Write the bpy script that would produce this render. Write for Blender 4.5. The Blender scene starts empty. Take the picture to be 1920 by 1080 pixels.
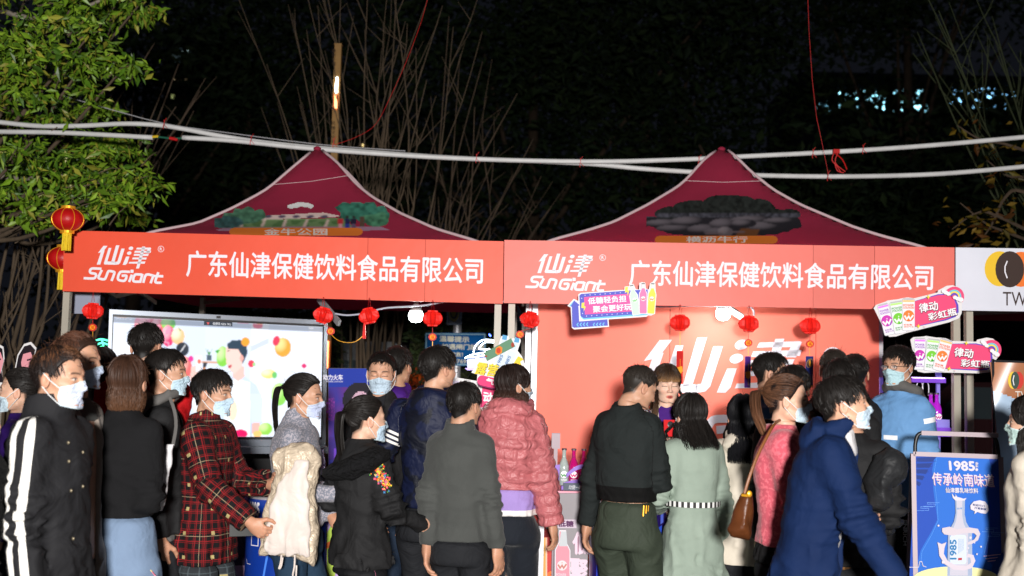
import bpy, math, random
import numpy as np
from mathutils import Vector, Matrix, Quaternion
from mathutils.geometry import tessellate_polygon
R_ = math.radians
rng = np.random.default_rng(7)
random.seed(7)
scene = bpy.context.scene
COL = scene.collection

# ------------------------------------------------------------------ camera
F = 2050.0                      # focal length in pixels of the 1920 wide photograph
CAMZ = 1.65
PITCH, ROLL = R_(4.4), R_(1.3)
fwd = Vector((0, math.cos(PITCH), math.sin(PITCH)))
r0 = Vector((1, 0, 0)); u0 = Vector((0, -math.sin(PITCH), math.cos(PITCH)))
cr = r0*math.cos(ROLL) + u0*math.sin(ROLL)
cu = -r0*math.sin(ROLL) + u0*math.cos(ROLL)
CAM = Vector((0, 0, CAMZ))
cam = bpy.data.cameras.new('camera'); camo = bpy.data.objects.new('camera', cam); COL.objects.link(camo)
m3 = Matrix((cr, cu, -fwd)).transposed()
camo.matrix_world = Matrix.Translation(CAM) @ m3.to_4x4()
cam.sensor_width = 36; cam.lens = F/1920*36; cam.clip_end = 600; cam.clip_start = 0.05
cam.dof.use_dof = True; cam.dof.focus_distance = 5.9; cam.dof.aperture_fstop = 2.2
scene.camera = camo
# ------------------------------------------------------------------ night sky, flash, exposure
w = bpy.data.worlds.new('World'); scene.world = w; w.use_nodes = True
nt = w.node_tree; bg = nt.nodes['Background']
bg.inputs[0].default_value = (0.008, 0.009, 0.013, 1); bg.inputs[1].default_value = 0.6
scene.view_settings.view_transform = 'Standard'; scene.view_settings.look = 'None'
scene.view_settings.exposure = 0.0; scene.view_settings.gamma = 1.0
scene.cycles.use_denoising = True
scene.cycles.max_bounces = 6; scene.cycles.transparent_max_bounces = 12
scene.cycles.sample_clamp_indirect = 6
def area(name, loc, target, size, power, color):
    l = bpy.data.lights.new(name, 'AREA'); l.shape = 'DISK'; l.size = size; l.energy = power; l.color = color
    o = bpy.data.objects.new(name, l); COL.objects.link(o); o.location = loc
    o.rotation_euler = (Vector(target)-Vector(loc)).to_track_quat('-Z', 'Y').to_euler(); return o
# the photographer's flash: just above and behind the lens
area('camera_flash', (0.12, -2.6, 2.12), (0.1, 7, 1.9), 0.45, 1130, (1.0, 0.965, 0.93))

# ------------------------------------------------------------------ pixel helpers
def ray(px, py):
    return (fwd + cr*((px-960)/F) - cu*((py-540)/F))
def at(px, py, Y):
    d = ray(px, py); return CAM + d*(Y/d.y)
def proj(p):
    v = Vector(p)-CAM; z = v.dot(fwd)
    return 960+F*v.dot(cr)/z, 540-F*v.dot(cu)/z
def lin(r, g, b):
    f = lambda c: (c/255/12.92) if c/255 <= .04045 else ((c/255+.055)/1.055)**2.4
    return (f(r), f(g), f(b))
class Plane:
    """vertical (or tilted) plane through two plan points; pixels are carried on to it along the view"""
    def __init__(s, pxa, Ya, pxb, Yb, py=600, tilt=0):
        s.a = at(pxa, py, Ya); b = at(pxb, py, Yb)
        ux = Vector((b.x-s.a.x, b.y-s.a.y, 0)).normalized()
        s.ux = ux; n = Vector((ux.y, -ux.x, 0))          # towards the camera
        s.n = (Quaternion(ux, R_(tilt)) @ n).normalized()
        s.uz = (Quaternion(ux, R_(tilt)) @ Vector((0, 0, 1))).normalized()
    def pt(s, px, py, off=0.0):
        d = ray(px, py); t = (s.a-CAM).dot(s.n)/d.dot(s.n)
        return CAM + d*t + s.n*off

# ------------------------------------------------------------------ materials
MATS = {}
def mat(name, color=(.5, .5, .5), rough=.6, metal=0, emit=None, estr=0, bump=0, bscale=40, bdetail=4, stretch=(1, 1, 1),
        vary=0, vscale=3, alpha=1, trans=0, sheen=0, glowonly=False, attr=None, coat=0, spec=.5, color2=None, wrinkle=0, wscale=5, ior=1.45, sss=0):
    if name in MATS: return MATS[name]
    m = bpy.data.materials.new(name); m.use_nodes = True; t = m.node_tree; N = t.nodes; L = t.links
    b = N['Principled BSDF']; b.inputs['Roughness'].default_value = rough; b.inputs['Metallic'].default_value = metal
    b.inputs['Specular IOR Level'].default_value = spec; b.inputs['IOR'].default_value = ior
    b.inputs['Base Color'].default_value = (*color, 1)
    b.inputs['Sheen Weight'].default_value = sheen; b.inputs['Coat Weight'].default_value = coat
    b.inputs['Transmission Weight'].default_value = trans; b.inputs['Alpha'].default_value = alpha
    if sss: b.inputs['Subsurface Weight'].default_value = sss; b.inputs['Subsurface Radius'].default_value = (.012, .004, .002); b.inputs['Subsurface Scale'].default_value = 1
    tc = N.new('ShaderNodeTexCoord')
    src = None
    if attr:
        a = N.new('ShaderNodeAttribute'); a.attribute_name = attr; src = a.outputs['Color']
    if vary or color2:
        n = N.new('ShaderNodeTexNoise'); n.inputs['Scale'].default_value = vscale; n.inputs['Detail'].default_value = 5; n.inputs['Roughness'].default_value = .6
        L.new(tc.outputs['Object'], n.inputs['Vector'])
        rp = N.new('ShaderNodeMapRange'); rp.inputs[1].default_value = .32; rp.inputs[2].default_value = .68
        L.new(n.outputs['Fac'], rp.inputs[0])
        mx = N.new('ShaderNodeMix'); mx.data_type = 'RGBA'
        if color2:
            mx.inputs['A'].default_value = (*color, 1); mx.inputs['B'].default_value = (*color2, 1)
            L.new(rp.outputs[0], mx.inputs['Factor'])
        else:
            mx.blend_type = 'MULTIPLY'; mx.inputs['Factor'].default_value = 1
            rp.inputs[3].default_value = 1-vary; rp.inputs[4].default_value = 1+vary*.4
            if src: L.new(src, mx.inputs['A'])
            else: mx.inputs['A'].default_value = (*color, 1)
            L.new(rp.outputs[0], mx.inputs['B'])
        src = mx.outputs['Result']
    if src and not glowonly: L.new(src, b.inputs['Base Color'])
    if emit is not None or estr:
        if emit == 'attr': L.new(src, b.inputs['Emission Color'])
        else: b.inputs['Emission Color'].default_value = (*emit, 1)
        b.inputs['Emission Strength'].default_value = estr
    prev = None
    for (amt, sc, det, dist) in ((wrinkle, wscale, 2, .06), (bump, bscale, bdetail, .01)):
        if not amt: continue
        n = N.new('ShaderNodeTexNoise'); n.inputs['Scale'].default_value = sc; n.inputs['Detail'].default_value = det
        mp = N.new('ShaderNodeMapping'); mp.inputs['Scale'].default_value = stretch
        L.new(tc.outputs['Object'], mp.inputs[0]); L.new(mp.outputs[0], n.inputs['Vector'])
        if dist == .06: n.inputs['Distortion'].default_value = 1.2
        bp = N.new('ShaderNodeBump'); bp.inputs['Strength'].default_value = amt; bp.inputs['Distance'].default_value = dist
        L.new(n.outputs['Fac'], bp.inputs['Height'])
        if prev: L.new(prev, bp.inputs['Normal'])
        prev = bp.outputs[0]
    if prev: L.new(prev, b.inputs['Normal'])
    MATS[name] = m; return m

# ------------------------------------------------------------------ objects
def tag(o, label=None, cat=None, group=None, kind=None):
    if label: o['label'] = label
    if cat: o['category'] = cat
    if group: o['group'] = group
    if kind: o['kind'] = kind
    return o
def thing(name, label, cat, loc=(0, 0, 0), rotz=0, group=None):
    o = bpy.data.objects.new(name, None); COL.objects.link(o); o.location = loc; o.rotation_euler = (0, 0, rotz)
    o.empty_display_size = .1
    return tag(o, label, cat, group)
def linkmesh(name, me, parent=None, world=True):
    o = bpy.data.objects.new(name, me); COL.objects.link(o)
    if parent is not None:
        o.parent = parent
        if world:
            def wm(q): b_ = Matrix.LocRotScale(q.location, q.rotation_euler, q.scale); return b_ if q.parent is None else wm(q.parent) @ q.matrix_parent_inverse @ b_
            M = wm(parent)
            o.matrix_parent_inverse = M.inverted()
    return o
def np_mesh(name, V, Fq, m=None, cols=None, smooth=True, attrs=None, fmat=None):
    """V (n,3); Fq (k,4) or (k,3) or list of both arrays"""
    me = bpy.data.meshes.new(name)
    V = np.asarray(V, np.float32)
    FL = Fq if isinstance(Fq, list) else [Fq]
    FL = [np.asarray(f, np.int32) for f in FL if len(f)]
    nl = sum(f.size for f in FL); nf = sum(len(f) for f in FL)
    me.vertices.add(len(V)); me.vertices.foreach_set('co', V.ravel())
    me.loops.add(nl); me.loops.foreach_set('vertex_index', np.concatenate([f.ravel() for f in FL]))
    me.polygons.add(nf)
    tot = np.concatenate([np.full(len(f), f.shape[1], np.int32) for f in FL])
    st = np.concatenate(([0], np.cumsum(tot)[:-1])).astype(np.int32)
    me.polygons.foreach_set('loop_start', st)
    try: me.polygons.foreach_set('loop_total', tot)
    except Exception: pass
    me.polygons.foreach_set('use_smooth', np.full(nf, smooth))
    if cols is not None:
        a = me.color_attributes.new('Col', 'FLOAT_COLOR', 'POINT')
        c = np.ones((len(V), 4), np.float32); c[:, :3] = cols; a.data.foreach_set('color', c.ravel())
    for k, v in (attrs or {}).items():
        v = np.asarray(v, np.float32)
        if v.ndim == 1: a = me.attributes.new(k, 'FLOAT', 'POINT'); a.data.foreach_set('value', v)
        else: a = me.attributes.new(k, 'FLOAT_VECTOR', 'POINT'); a.data.foreach_set('vector', v.ravel())
    for mm in (m if isinstance(m, (list, tuple)) else [m]):
        if mm: me.materials.append(mm)
    me.update(calc_edges=True); me.validate()
    return me
class MB:
    def __init__(s): s.v = []; s.f = []; s.c = []; s.col = None; s.mi = []; s.m = 0
    def add(s, vs, fs):
        k = len(s.v); s.v += [tuple(v) for v in vs]; s.c += [s.col or (1, 1, 1)]*len(vs)
        s.f += [tuple(i+k for i in f) for f in fs]; s.mi += [s.m]*len(fs)
    def box(s, c, d, M=None):
        x, y, z = (q/2 for q in d); vs = [Vector((a, b, e)) for a in (-x, x) for b in (-y, y) for e in (-z, z)]
        if M: vs = [M @ v for v in vs]
        vs = [v+Vector(c) for v in vs]
        s.add(vs, [(0, 1, 3, 2), (4, 6, 7, 5), (0, 4, 5, 1), (2, 3, 7, 6), (0, 2, 6, 4), (1, 5, 7, 3)])
    def beam(s, a, b, w, h, up=(0, 0, 1)):
        a, b = Vector(a), Vector(b); d = (b-a); L = d.length; d.normalize(); sd = d.cross(Vector(up))
        if sd.length < 1e-4: sd = Vector((1, 0, 0))
        sd.normalize(); u = sd.cross(d); vs = []
        for p in (a, b):
            for i, j in ((-1, -1), (1, -1), (1, 1), (-1, 1)): vs.append(p+sd*(w/2*i)+u*(h/2*j))
        s.add(vs, [(3, 2, 1, 0), (4, 5, 6, 7)]+[(i, (i+1) % 4, 4+(i+1) % 4, 4+i) for i in range(4)])
    def tube(s, pts, r, n=8, cap=True):
        pts = [Vector(p) for p in pts]; k = len(pts); rr = r if hasattr(r, '__len__') else [r]*k; vs = []
        t0 = (pts[1]-pts[0]).normalized(); nrm = t0.orthogonal().normalized()
        for i, p in enumerate(pts):
            t = (pts[min(i+1, k-1)]-pts[max(i-1, 0)]).normalized()
            nrm = (nrm-t*nrm.dot(t)).normalized(); bn = t.cross(nrm)
            for j in range(n):
                a = 2*math.pi*j/n; vs.append(p+(nrm*math.cos(a)+bn*math.sin(a))*rr[i])
        fs = [(i*n+j, i*n+(j+1) % n, (i+1)*n+(j+1) % n, (i+1)*n+j) for i in range(k-1) for j in range(n)]
        if cap: fs += [tuple(range(n))[::-1], tuple((k-1)*n+j for j in range(n))]
        s.add(vs, fs)
    def lathe(s, prof, c=(0, 0, 0), n=20, M=None, cap=True):
        c = Vector(c); vs = []
        for (r, z) in prof:
            for j in range(n):
                a = 2*math.pi*j/n; v = Vector((r*math.cos(a), r*math.sin(a), z))
                if M: v = M @ v
                vs.append(v+c)
        k = len(prof); fs = [(i*n+j, i*n+(j+1) % n, (i+1)*n+(j+1) % n, (i+1)*n+j) for i in range(k-1) for j in range(n)]
        if cap: fs += [tuple(range(n))[::-1], tuple((k-1)*n+j for j in range(n))]
        s.add(vs, fs)
    def ell(s, c, r, n=12, k=8, M=None):
        prof = [(max(1e-4, math.sin(math.pi*i/k)), -math.cos(math.pi*i/k)) for i in range(k+1)]
        S = Matrix.Diagonal(r); s.lathe(prof, c, n, (M @ S) if M else S, cap=False)
    def slab(s, pts, back):
        """closed prism: pts = outline (world), back = vector for the far side"""
        n = len(pts); P = [Vector(p) for p in pts]; b = Vector(back)
        tri = [tuple(t) for t in tessellate_polygon([P])]
        s.add(P+[p+b for p in P], tri+[tuple(i+n for i in t[::-1]) for t in tri]+[(i, (i+1) % n, n+(i+1) % n, n+i) for i in range(n)])
    def poly(s, pts):
        P = [Vector(p) for p in pts]
        s.add(P, [tuple(t) for t in tessellate_polygon([P])])
    def build(s, name, m, parent=None, smooth=False, cols=False, label=None):
        me = bpy.data.meshes.new(name); me.from_pydata(s.v, [], s.f); 
        for mm in (m if isinstance(m, (list, tuple)) else [m]): me.materials.append(mm)
        if smooth: me.polygons.foreach_set('use_smooth', [True]*len(me.polygons))
        if any(s.mi): me.polygons.foreach_set('material_index', s.mi)
        if cols:
            a = me.color_attributes.new('Col', 'FLOAT_COLOR', 'POINT')
            a.data.foreach_set('color', [q for c in s.c for q in (*c, 1)])
        import bmesh
        bm = bmesh.new(); bm.from_mesh(me); bmesh.ops.recalc_face_normals(bm, faces=bm.faces); bm.to_mesh(me); bm.free()
        me.update()
        o = linkmesh(name, me, parent)
        if smooth == 'auto': me.set_sharp_from_angle(angle=R_(40))
        if label: o['label'] = label
        return o
def smoothpath(pts, n=6):
    P = [Vector(p) for p in pts]; out = []
    for i in range(len(P)-1):
        a, b, c, d = P[max(i-1, 0)], P[i], P[i+1], P[min(i+2, len(P)-1)]
        for j in range(n):
            t = j/n; out.append(.5*((2*b)+(c-a)*t+(2*a-5*b+4*c-d)*t*t+(3*b-a-3*c+d)*t**3))
    out.append(P[-1]); return out
def rrect(x0, y0, x1, y1, r, n=5):
    out = []
    for cx, cy, a0 in ((x1-r, y0+r, -90), (x1-r, y1-r, 0), (x0+r, y1-r, 90), (x0+r, y0+r, 180)):
        for i in range(n+1):
            a = R_(a0+90*i/n); out.append((cx+r*math.cos(a), cy+r*math.sin(a)))
    return out
def ellpts(cx, cy, rx, ry, n=24, rot=0, a0=0, a1=360):
    out = []; c, s_ = math.cos(R_(rot)), math.sin(R_(rot)); full = abs(a1-a0) >= 360
    for i in range(n if full else n+1):
        a = R_(a0+(a1-a0)*i/n); x, y = rx*math.cos(a), ry*math.sin(a); out.append((cx+x*c-y*s_, cy+x*s_+y*c))
    return out
def rotp(pts, cx, cy, deg):
    c, s_ = math.cos(R_(deg)), math.sin(R_(deg)); return [(cx+(x-cx)*c-(y-cy)*s_, cy+(x-cx)*s_+(y-cy)*c) for x, y in pts]

# ------------------------------------------------------------------ lettering (Blender's own built-in font)
_tc = {}
def textgeo(s, bold=0.0, shear=0.0):
    k = (s, bold, shear)
    if k in _tc: return _tc[k]
    c = bpy.data.curves.new('lettering', 'FONT'); c.body = s; c.size = 1; c.shear = shear; c.resolution_u = 3; c.fill_mode = 'FRONT'
    o = bpy.data.objects.new('lettering', c); COL.objects.link(o)
    dg = bpy.context.evaluated_depsgraph_get(); me = bpy.data.meshes.new_from_object(o.evaluated_get(dg))
    V = np.array([v.co[:2] for v in me.vertices]); Fc = [tuple(p.vertices) for p in me.polygons]
    bpy.data.objects.remove(o); bpy.data.curves.remove(c); bpy.data.meshes.remove(me)
    mn, mx_ = V.min(0), V.max(0)
    if bold:
        W0 = V.copy(); n0 = len(V); Fb = list(Fc); L_ = [np.c_[W0, np.zeros(n0)]]; sets = [(1, 0), (-1, 0), (0, 1), (0, -1)]
        for i_, (sx_, sy_) in enumerate(sets): L_.append(np.c_[W0+np.array([sx_, sy_])*bold*.8, np.full(n0, i_+1)]); Fc = Fc+[tuple(q+n0*(i_+1) for q in f) for f in Fb]
        V = np.concatenate(L_); mn, mx_ = V.min(0)[:2], V.max(0)[:2]
    else: V = np.c_[V, np.zeros(len(V))]
    V[:, :2] = (V[:, :2]-mn)/(mx_-mn)
    _tc[k] = (V, Fc); return _tc[k]
class Art:
    """flat print: coloured shapes and letters lying on a plane, each layer 0.6 mm above the last"""
    def __init__(s, plane, base=.001, step=.0006): s.p = plane; s.mb = MB(); s.L = 0; s.base = base; s.step = step
    def off(s): return s.base+s.L*s.step
    def shape(s, pts, c, up=True):
        if up: s.L += 1
        s.mb.col = c; s.mb.poly([s.p.pt(x, y, s.off()) for x, y in pts])
    def line(s, pts, wd, c, up=True):
        s.L += 1 if up else .12
        s.mb.col = c; P = [np.array(q, float) for q in pts]; n = len(P); closed = n > 3 and np.allclose(P[0], P[-1])
        D = [(P[i+1]-P[i])/(np.linalg.norm(P[i+1]-P[i])+1e-9) for i in range(n-1)]; vs = []
        for i in range(n):
            d0 = D[i-1] if i > 0 else (D[-1] if closed else D[0]); d1 = D[i] if i < n-1 else (D[0] if closed else D[-1])
            t_ = d0+d1; l = np.linalg.norm(t_); t_ = t_/l if l > .3 else d0
            nn = np.array([-t_[1], t_[0]]); k = min(1.6, 1/max(.3, abs(nn @ np.array([-d0[1], d0[0]])))); e = np.zeros(2)
            if not closed: e = -d0*wd*.3 if i == 0 else (d0*wd*.3 if i == n-1 else e)
            vs += [P[i]+e+nn*wd/2*k, P[i]+e-nn*wd/2*k]
        s.mb.add([s.p.pt(q[0], q[1], s.off()) for q in vs], [(2*i, 2*i+1, 2*i+3, 2*i+2) for i in range(n-1)])
    def text(s, t, tl, tr, bl, c, bold=.02, shear=0, up=True):
        if up: s.L += 1
        V, Fc = textgeo(t, bold, shear); s.mb.col = c
        tl, tr, bl = (np.array(q, float) for q in (tl, tr, bl))
        P = [(bl+u*(tr-tl)+v*(tl-bl), k) for u, v, k in V]
        s.mb.add([s.p.pt(q[0], q[1], s.off()+k*s.step*.08) for q, k in P], Fc)
    def textbox(s, t, x0, y0, x1, y1, c, slope=0, bold=.02, shear=0, up=True):
        d = slope*(x1-x0); s.text(t, (x0, y0), (x1, y0+d), (x0, y1), c, bold, shear, up)
    def build(s, name, parent, m=None, **k): return s.mb.build(name, m or mat('print', attr='Col', rough=.45), parent, cols=True, **k)

# ------------------------------------------------------------------ painted canvas -> coloured grid
class Canvas:
    def __init__(s, w, h, bg=None):
        s.w, s.h = w, h; s.rgb = np.zeros((h, w, 3)); s.a = np.zeros((h, w), bool)
        s.Y, s.X = np.mgrid[0:h, 0:w]; s.X = (s.X+.5)/w; s.Y = (s.Y+.5)/h      # v down
        if bg is not None: s.rgb[:] = bg; s.a[:] = True
    def put(s, m, c, soft=None, cut=False):
        if soft is None: s.rgb[m] = c if not callable(c) else c(s.X[m], s.Y[m])
        if not cut: s.a |= m
    def ell(s, cx, cy, rx, ry, c, rot=0, grad=None, soft=0):
        co, si = math.cos(R_(rot)), math.sin(R_(rot)); dx = s.X-cx; dy = (s.Y-cy)*s.h/s.w
        u = (dx*co+dy*si)/rx; v = (-dx*si+dy*co)/(ry*s.h/s.w); d = np.sqrt(u*u+v*v)
        if soft:
            k = np.clip((1+soft-d)/(2*soft), 0, 1)[..., None]; s.rgb[:] = s.rgb*(1-k)+np.array(c)*k; s.a |= k[..., 0] > .5
        else:
            m = d < 1; s.rgb[m] = c
            if grad is not None: g = np.clip(1-((u+.4)**2+(v+.4)**2), 0, 1)[m][:, None]; s.rgb[m] = s.rgb[m]*(1-g)+np.array(grad)*g
            s.a |= m
    def poly(s, pts, c):
        x, y = s.X, s.Y; m = np.zeros(x.shape, bool); n = len(pts)
        for i in range(n):
            x0, y0 = pts[i]; x1, y1 = pts[(i+1) % n]
            if y0 == y1: continue
            cond = ((y0 > y) != (y1 > y)) & (x < (x1-x0)*(y-y0)/(y1-y0)+x0); m ^= cond
        s.rgb[m] = c; s.a |= m; return m
    def blur(s, n=1):
        for _ in range(n):
            for ax in (0, 1):
                a = np.roll(s.rgb, 1, ax); b = np.roll(s.rgb, -1, ax); ma = np.roll(s.a, 1, ax)[..., None]; mb_ = np.roll(s.a, -1, ax)[..., None]
                s.rgb = (s.rgb*2+np.where(ma, a, s.rgb)+np.where(mb_, b, s.rgb))/4
    def noise(s, sc, seed=0):
        r = np.random.default_rng(seed); gy, gx = int(sc*s.h/s.w)+3, int(sc)+3; g = r.random((gy, gx))
        fx = s.X*sc; fy = s.Y*sc*s.h/s.w; ix = fx.astype(int); iy = fy.astype(int); fx -= ix; fy -= iy
        return (g[iy, ix]*(1-fx)+g[iy, ix+1]*fx)*(1-fy)+(g[iy+1, ix]*(1-fx)+g[iy+1, ix+1]*fx)*fy
    def mesh(s, name, fn, m, parent):
        """fn(u,v)->world point for cell corners (v down)"""
        idx = {}; V = []; C = []; Fc = []
        ys, xs = np.nonzero(s.a)
        for y, x in zip(ys, xs):
            q = []
            pp = [fn(a/s.w, b/s.h) for (a, b) in ((x, y), (x+1, y), (x+1, y+1), (x, y+1))]
            if any(k is None for k in pp): continue
            for k in pp: V.append(k); C.append(s.rgb[y, x]); q.append(len(V)-1)
            Fc.append(q)
        me = np_mesh(name, np.array([tuple(v) for v in V]), np.array(Fc)[:, ::-1], m, cols=np.array(C), smooth=False)
        return linkmesh(name, me, parent)
# ================================================================== SETTING
M_asph = mat('asphalt', (.045, .045, .048), .85, bump=.5, bscale=60, vary=.35, vscale=4)
M_soil = mat('soil', (.03, .028, .02), .95, bump=.6, bscale=20, vary=.5, vscale=3)
mb = MB(); mb.box((0, 60, -.05), (300, 200, .1)); tag(mb.build('ground', M_asph), kind='structure')
mb = MB(); mb.box((0, 44, .06), (120, 60, .12)); tag(mb.build('planted_ground', M_soil), kind='structure')

M_post = mat('post_paint', lin(178, 172, 158), .45, bump=.1, bscale=80, vary=.12)
M_steel = mat('aluminium', lin(200, 200, 205),   .4, .25, bump=.05, bscale=90)
M_white = mat('white_plastic', (.78, .78, .8), .4)
M_black = mat('black_plastic', (.012, .012, .014), .4)
M_print = mat('print', attr='Col', rough=.6, spec=.25)
M_board = mat('foam_board', (.75, .74, .75), .5)
M_redcord = mat('red_cord', lin(190, 20, 20), .6)

BP = Plane(120, 6.95, 1800, 6.70, py=500)        # front of the booths
WHITE = lin(235, 232, 240)

# ---------------------------------------------------------------- brand marks drawn as strokes
def sungiant(art, m, wd, c):
    """m maps the unit box of the word (u right, v down) to pixels"""
    def P(l): return [m((x-175)/715, (y-330)/130) for x, y in l]
    def sm(l, n=4): return [tuple(p)[:2] for p in smoothpath([(x, y, 0) for x, y in l], n)]
    art.L += 1
    for l in ([(330, 345), (262, 344), (240, 352), (232, 372), (242, 388), (275, 392), (288, 402), (282, 424), (262, 438), (182, 438)],
              [(338, 362), (312, 418), (318, 437), (362, 442), (378, 420), (396, 372), (412, 364), (446, 370), (453, 384), (430, 450)],
              [(588, 366), (524, 366), (502, 378), (486, 420), (494, 445), (546, 450), (562, 405), (526, 404)],
              [(610, 398), (589, 455)],
              [(697, 388), (650, 388), (636, 398), (624, 435), (634, 455), (688, 455)], [(707, 388), (687, 458)],
              [(717, 458), (740, 390), (790, 391), (803, 402), (784, 460)],
              [(850, 368), (826, 440), (834, 459), (876, 459)], [(816, 398), (890, 398)]):
        art.line(P(sm(l) if len(l) > 2 else l), wd, c, up=False)
    art.line(P([(608, 360), (619, 360)]), wd*1.3, c, up=False)
def xianjin(art, m, wd, c):
    """the two slanted characters; coordinates from the large backdrop print"""
    def P(l): return [m((x-35)/1425, (y-350)/520) for x, y in l]
    art.L += 1
    for q in ([(178, 372), (288, 370), (200, 485), (212, 488), (95, 855), (0, 858), (110, 545), (35, 562)],
              [(320, 421), (392, 420), (285, 770), (520, 772), (508, 850), (205, 850), (190, 820)],
              [(515, 350), (604, 348), (470, 790), (385, 790)],
              [(660, 430), (746, 428), (632, 790), (590, 835), (500, 852), (500, 775), (552, 765)],
              [(785, 630), (872, 628), (815, 800), (770, 846), (692, 846)],
              [(1218, 362), (1300, 360), (1130, 925), (1050, 930)],
              [(1075, 395), (1440, 382), (1456, 392), (1405, 528), (1310, 528), (1355, 436), (1052, 440)],
              [(1020, 475), (1455, 462), (1440, 515), (1000, 525)], [(1000, 555), (1390, 545), (1370, 600), (985, 605)],
              [(960, 650), (1340, 640), (1320, 692), (945, 697)], [(870, 765), (1300, 742), (1280, 800), (855, 808)]):
        art.shape(P(q), c, up=False)
    art.shape(P(ellpts(915, 415, 62, 44, 20, -15)), c, up=False); art.shape(P(ellpts(868, 540, 62, 42, 20, -15)), c, up=False)
def regmark(art, x, y, r, c):
    art.line(ellpts(x, y, r, r, 20)+[ (x+r, y)], r*.16, c)
    art.textbox('R', x-r*.42, y-r*.52, x+r*.42, y+r*.52, c, up=False)
def lerpmap(x0, y0, x1, y1, slope=0): return lambda u, v: (x0+u*(x1-x0), y0+v*(y1-y0)+slope*u*(x1-x0))

# ---------------------------------------------------------------- banners
def banner(label, col, corners, seams, build):
    (tlx, tly), (trx, try_), (brx, bry), (blx, bly) = corners
    t = thing('booth_banner', label, 'banner', BP.pt((tlx+trx)/2, (bly+bry)/2), group='red name banners across the booth fronts')
    xs = [0]+[(s-tlx)/(trx-tlx) for s in seams]+[1]
    for i in range(len(xs)-1):
        a, b = xs[i]+.0004, xs[i+1]-.0004
        top = lambda u: (tlx+u*(trx-tlx), tly+u*(try_-tly)); bot = lambda u: (blx+u*(brx-blx), bly+u*(bry-bly))
        f = -.0015*(i % 2)
        q = [BP.pt(*p, f) for p in (top(a), top(b), bot(b), bot(a))]
        k = 1-.05*(i % 2)
        mb = MB(); mb.slab(q, -BP.n*.012)
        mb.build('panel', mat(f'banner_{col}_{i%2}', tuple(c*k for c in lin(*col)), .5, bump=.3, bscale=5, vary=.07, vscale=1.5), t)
    for nm, fn_ in build:
        art = Art(BP, .001); fn_(art); art.build(nm, t)
    return t
b1 = (('character_logo', lambda a: xianjin(a, lerpmap(184, 459, 284, 497, .03), 1, WHITE)), ('wordmark', lambda a: sungiant(a, lerpmap(157, 500, 305, 526, .03), 4.6, WHITE)), ('registered_mark', lambda a: regmark(a, 302, 467, 5.5, WHITE)),
      ('company_lettering', lambda a: a.text('广东仙津保健饮料食品有限公司', (350, 469), (906, 483), (349, 519), WHITE, bold=.022)))
b2 = (('character_logo', lambda a: xianjin(a, lerpmap(1010, 475, 1112, 513, .02), 1, WHITE)), ('wordmark', lambda a: sungiant(a, lerpmap(985, 516, 1134, 542, .02), 4.6, WHITE)), ('registered_mark', lambda a: regmark(a, 1130, 483, 5.5, WHITE)),
      ('company_lettering', lambda a: a.text('广东仙津保健饮料食品有限公司', (1180, 487), (1750, 496), (1179, 536), WHITE, bold=.022)))
banner('orange red banner on the left booth beside the big round lanterns', (233, 84, 56), [(120, 432), (944.6, 452.5), (943, 569.5), (117, 546)], [690, 798], b1)
banner('red banner paled by painted-in haze over the right booth with the coral backdrop', (227, 110, 98), [(945.4, 450), (1790, 464), (1790, 582), (944, 568)], [1525, 1640], b2)  # haze and gloss on this banner are put into its base colour

# white banner of the next booth
t = thing('booth_banner', 'white banner with overlapping yellow brown and orange ovals', 'banner', BP.pt(1880, 582))
mb = MB(); mb.slab([BP.pt(1792, 464), BP.pt(2200, 470), BP.pt(2200, 588), BP.pt(1792, 582)], -BP.n*.012)
mb.build('panel', mat('white_banner', lin(218, 220, 232), .5, vary=.05, bump=.1, bscale=5), t)
a = Art(BP); OV = (lin(232, 190, 50), lin(235, 120, 50), lin(62, 48, 44))
a.shape(ellpts(1874, 504, 28, 33), OV[0]); a.shape(ellpts(1914, 505, 28, 33), OV[1]); a.shape(ellpts(1893, 505, 27, 34), OV[2])
a.line([(1888, 490), (1884, 500), (1884, 510), (1888, 521)], 2.2, WHITE)
a.text('TWO CUPS', (1880, 547), (2020, 549), (1880, 573), OV[2], bold=0)
a.build('lettering', t)

# ---------------------------------------------------------------- tents
M_can = mat('maroon_canvas', lin(176, 42, 76), .85, bump=.25, bscale=160, wrinkle=.25, wscale=1.6, vary=.12, vscale=2.5)
_t = M_can.node_tree; _b = _t.nodes['Principled BSDF']; _o = [n for n in _t.nodes if n.type == 'OUTPUT_MATERIAL'][0]; _tr = _t.nodes.new('ShaderNodeBsdfTranslucent'); _tr.inputs[0].default_value = (*lin(190, 40, 75), 1); _mx = _t.nodes.new('ShaderNodeMixShader'); _mx.inputs[0].default_value = .35
_t.links.new(_b.outputs[0], _mx.inputs[1]); _t.links.new(_tr.outputs[0], _mx.inputs[2]); _t.links.new(_mx.outputs[0], _o.inputs[0])
M_pipe = mat('pale_piping', lin(205, 180, 185), .6)
RT = [(0, 1.0), (.04, .93), (.1, .78), (.2, .56), (.337, .355), (.474, .205), (.65, .105), (.85, .035), (1, 0)]
def rz(r): return float(np.interp(r, [q[0] for q in RT], [q[1] for q in RT]))
T1L = [(595, 276), (545, 318), (500, 357), (435, 392), (370, 420), (285, 436), (200, 464), (60, 505)]
T1R = [(595, 276), (632, 305), (667, 346), (698, 371), (752, 402), (818, 431), (892, 453), (941, 475), (990, 505)]
T2L = [(1353, 276), (1320, 300), (1285, 340), (1270, 352), (1215, 385), (1150, 418), (1100, 434), (1040, 450), (960, 480), (900, 505)]
T2R = [(1353, 276), (1372, 287), (1410, 325), (1450, 357), (1500, 385), (1550, 406), (1600, 427), (1650, 443), (1725, 463), (1800, 490), (1850, 510)]
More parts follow.
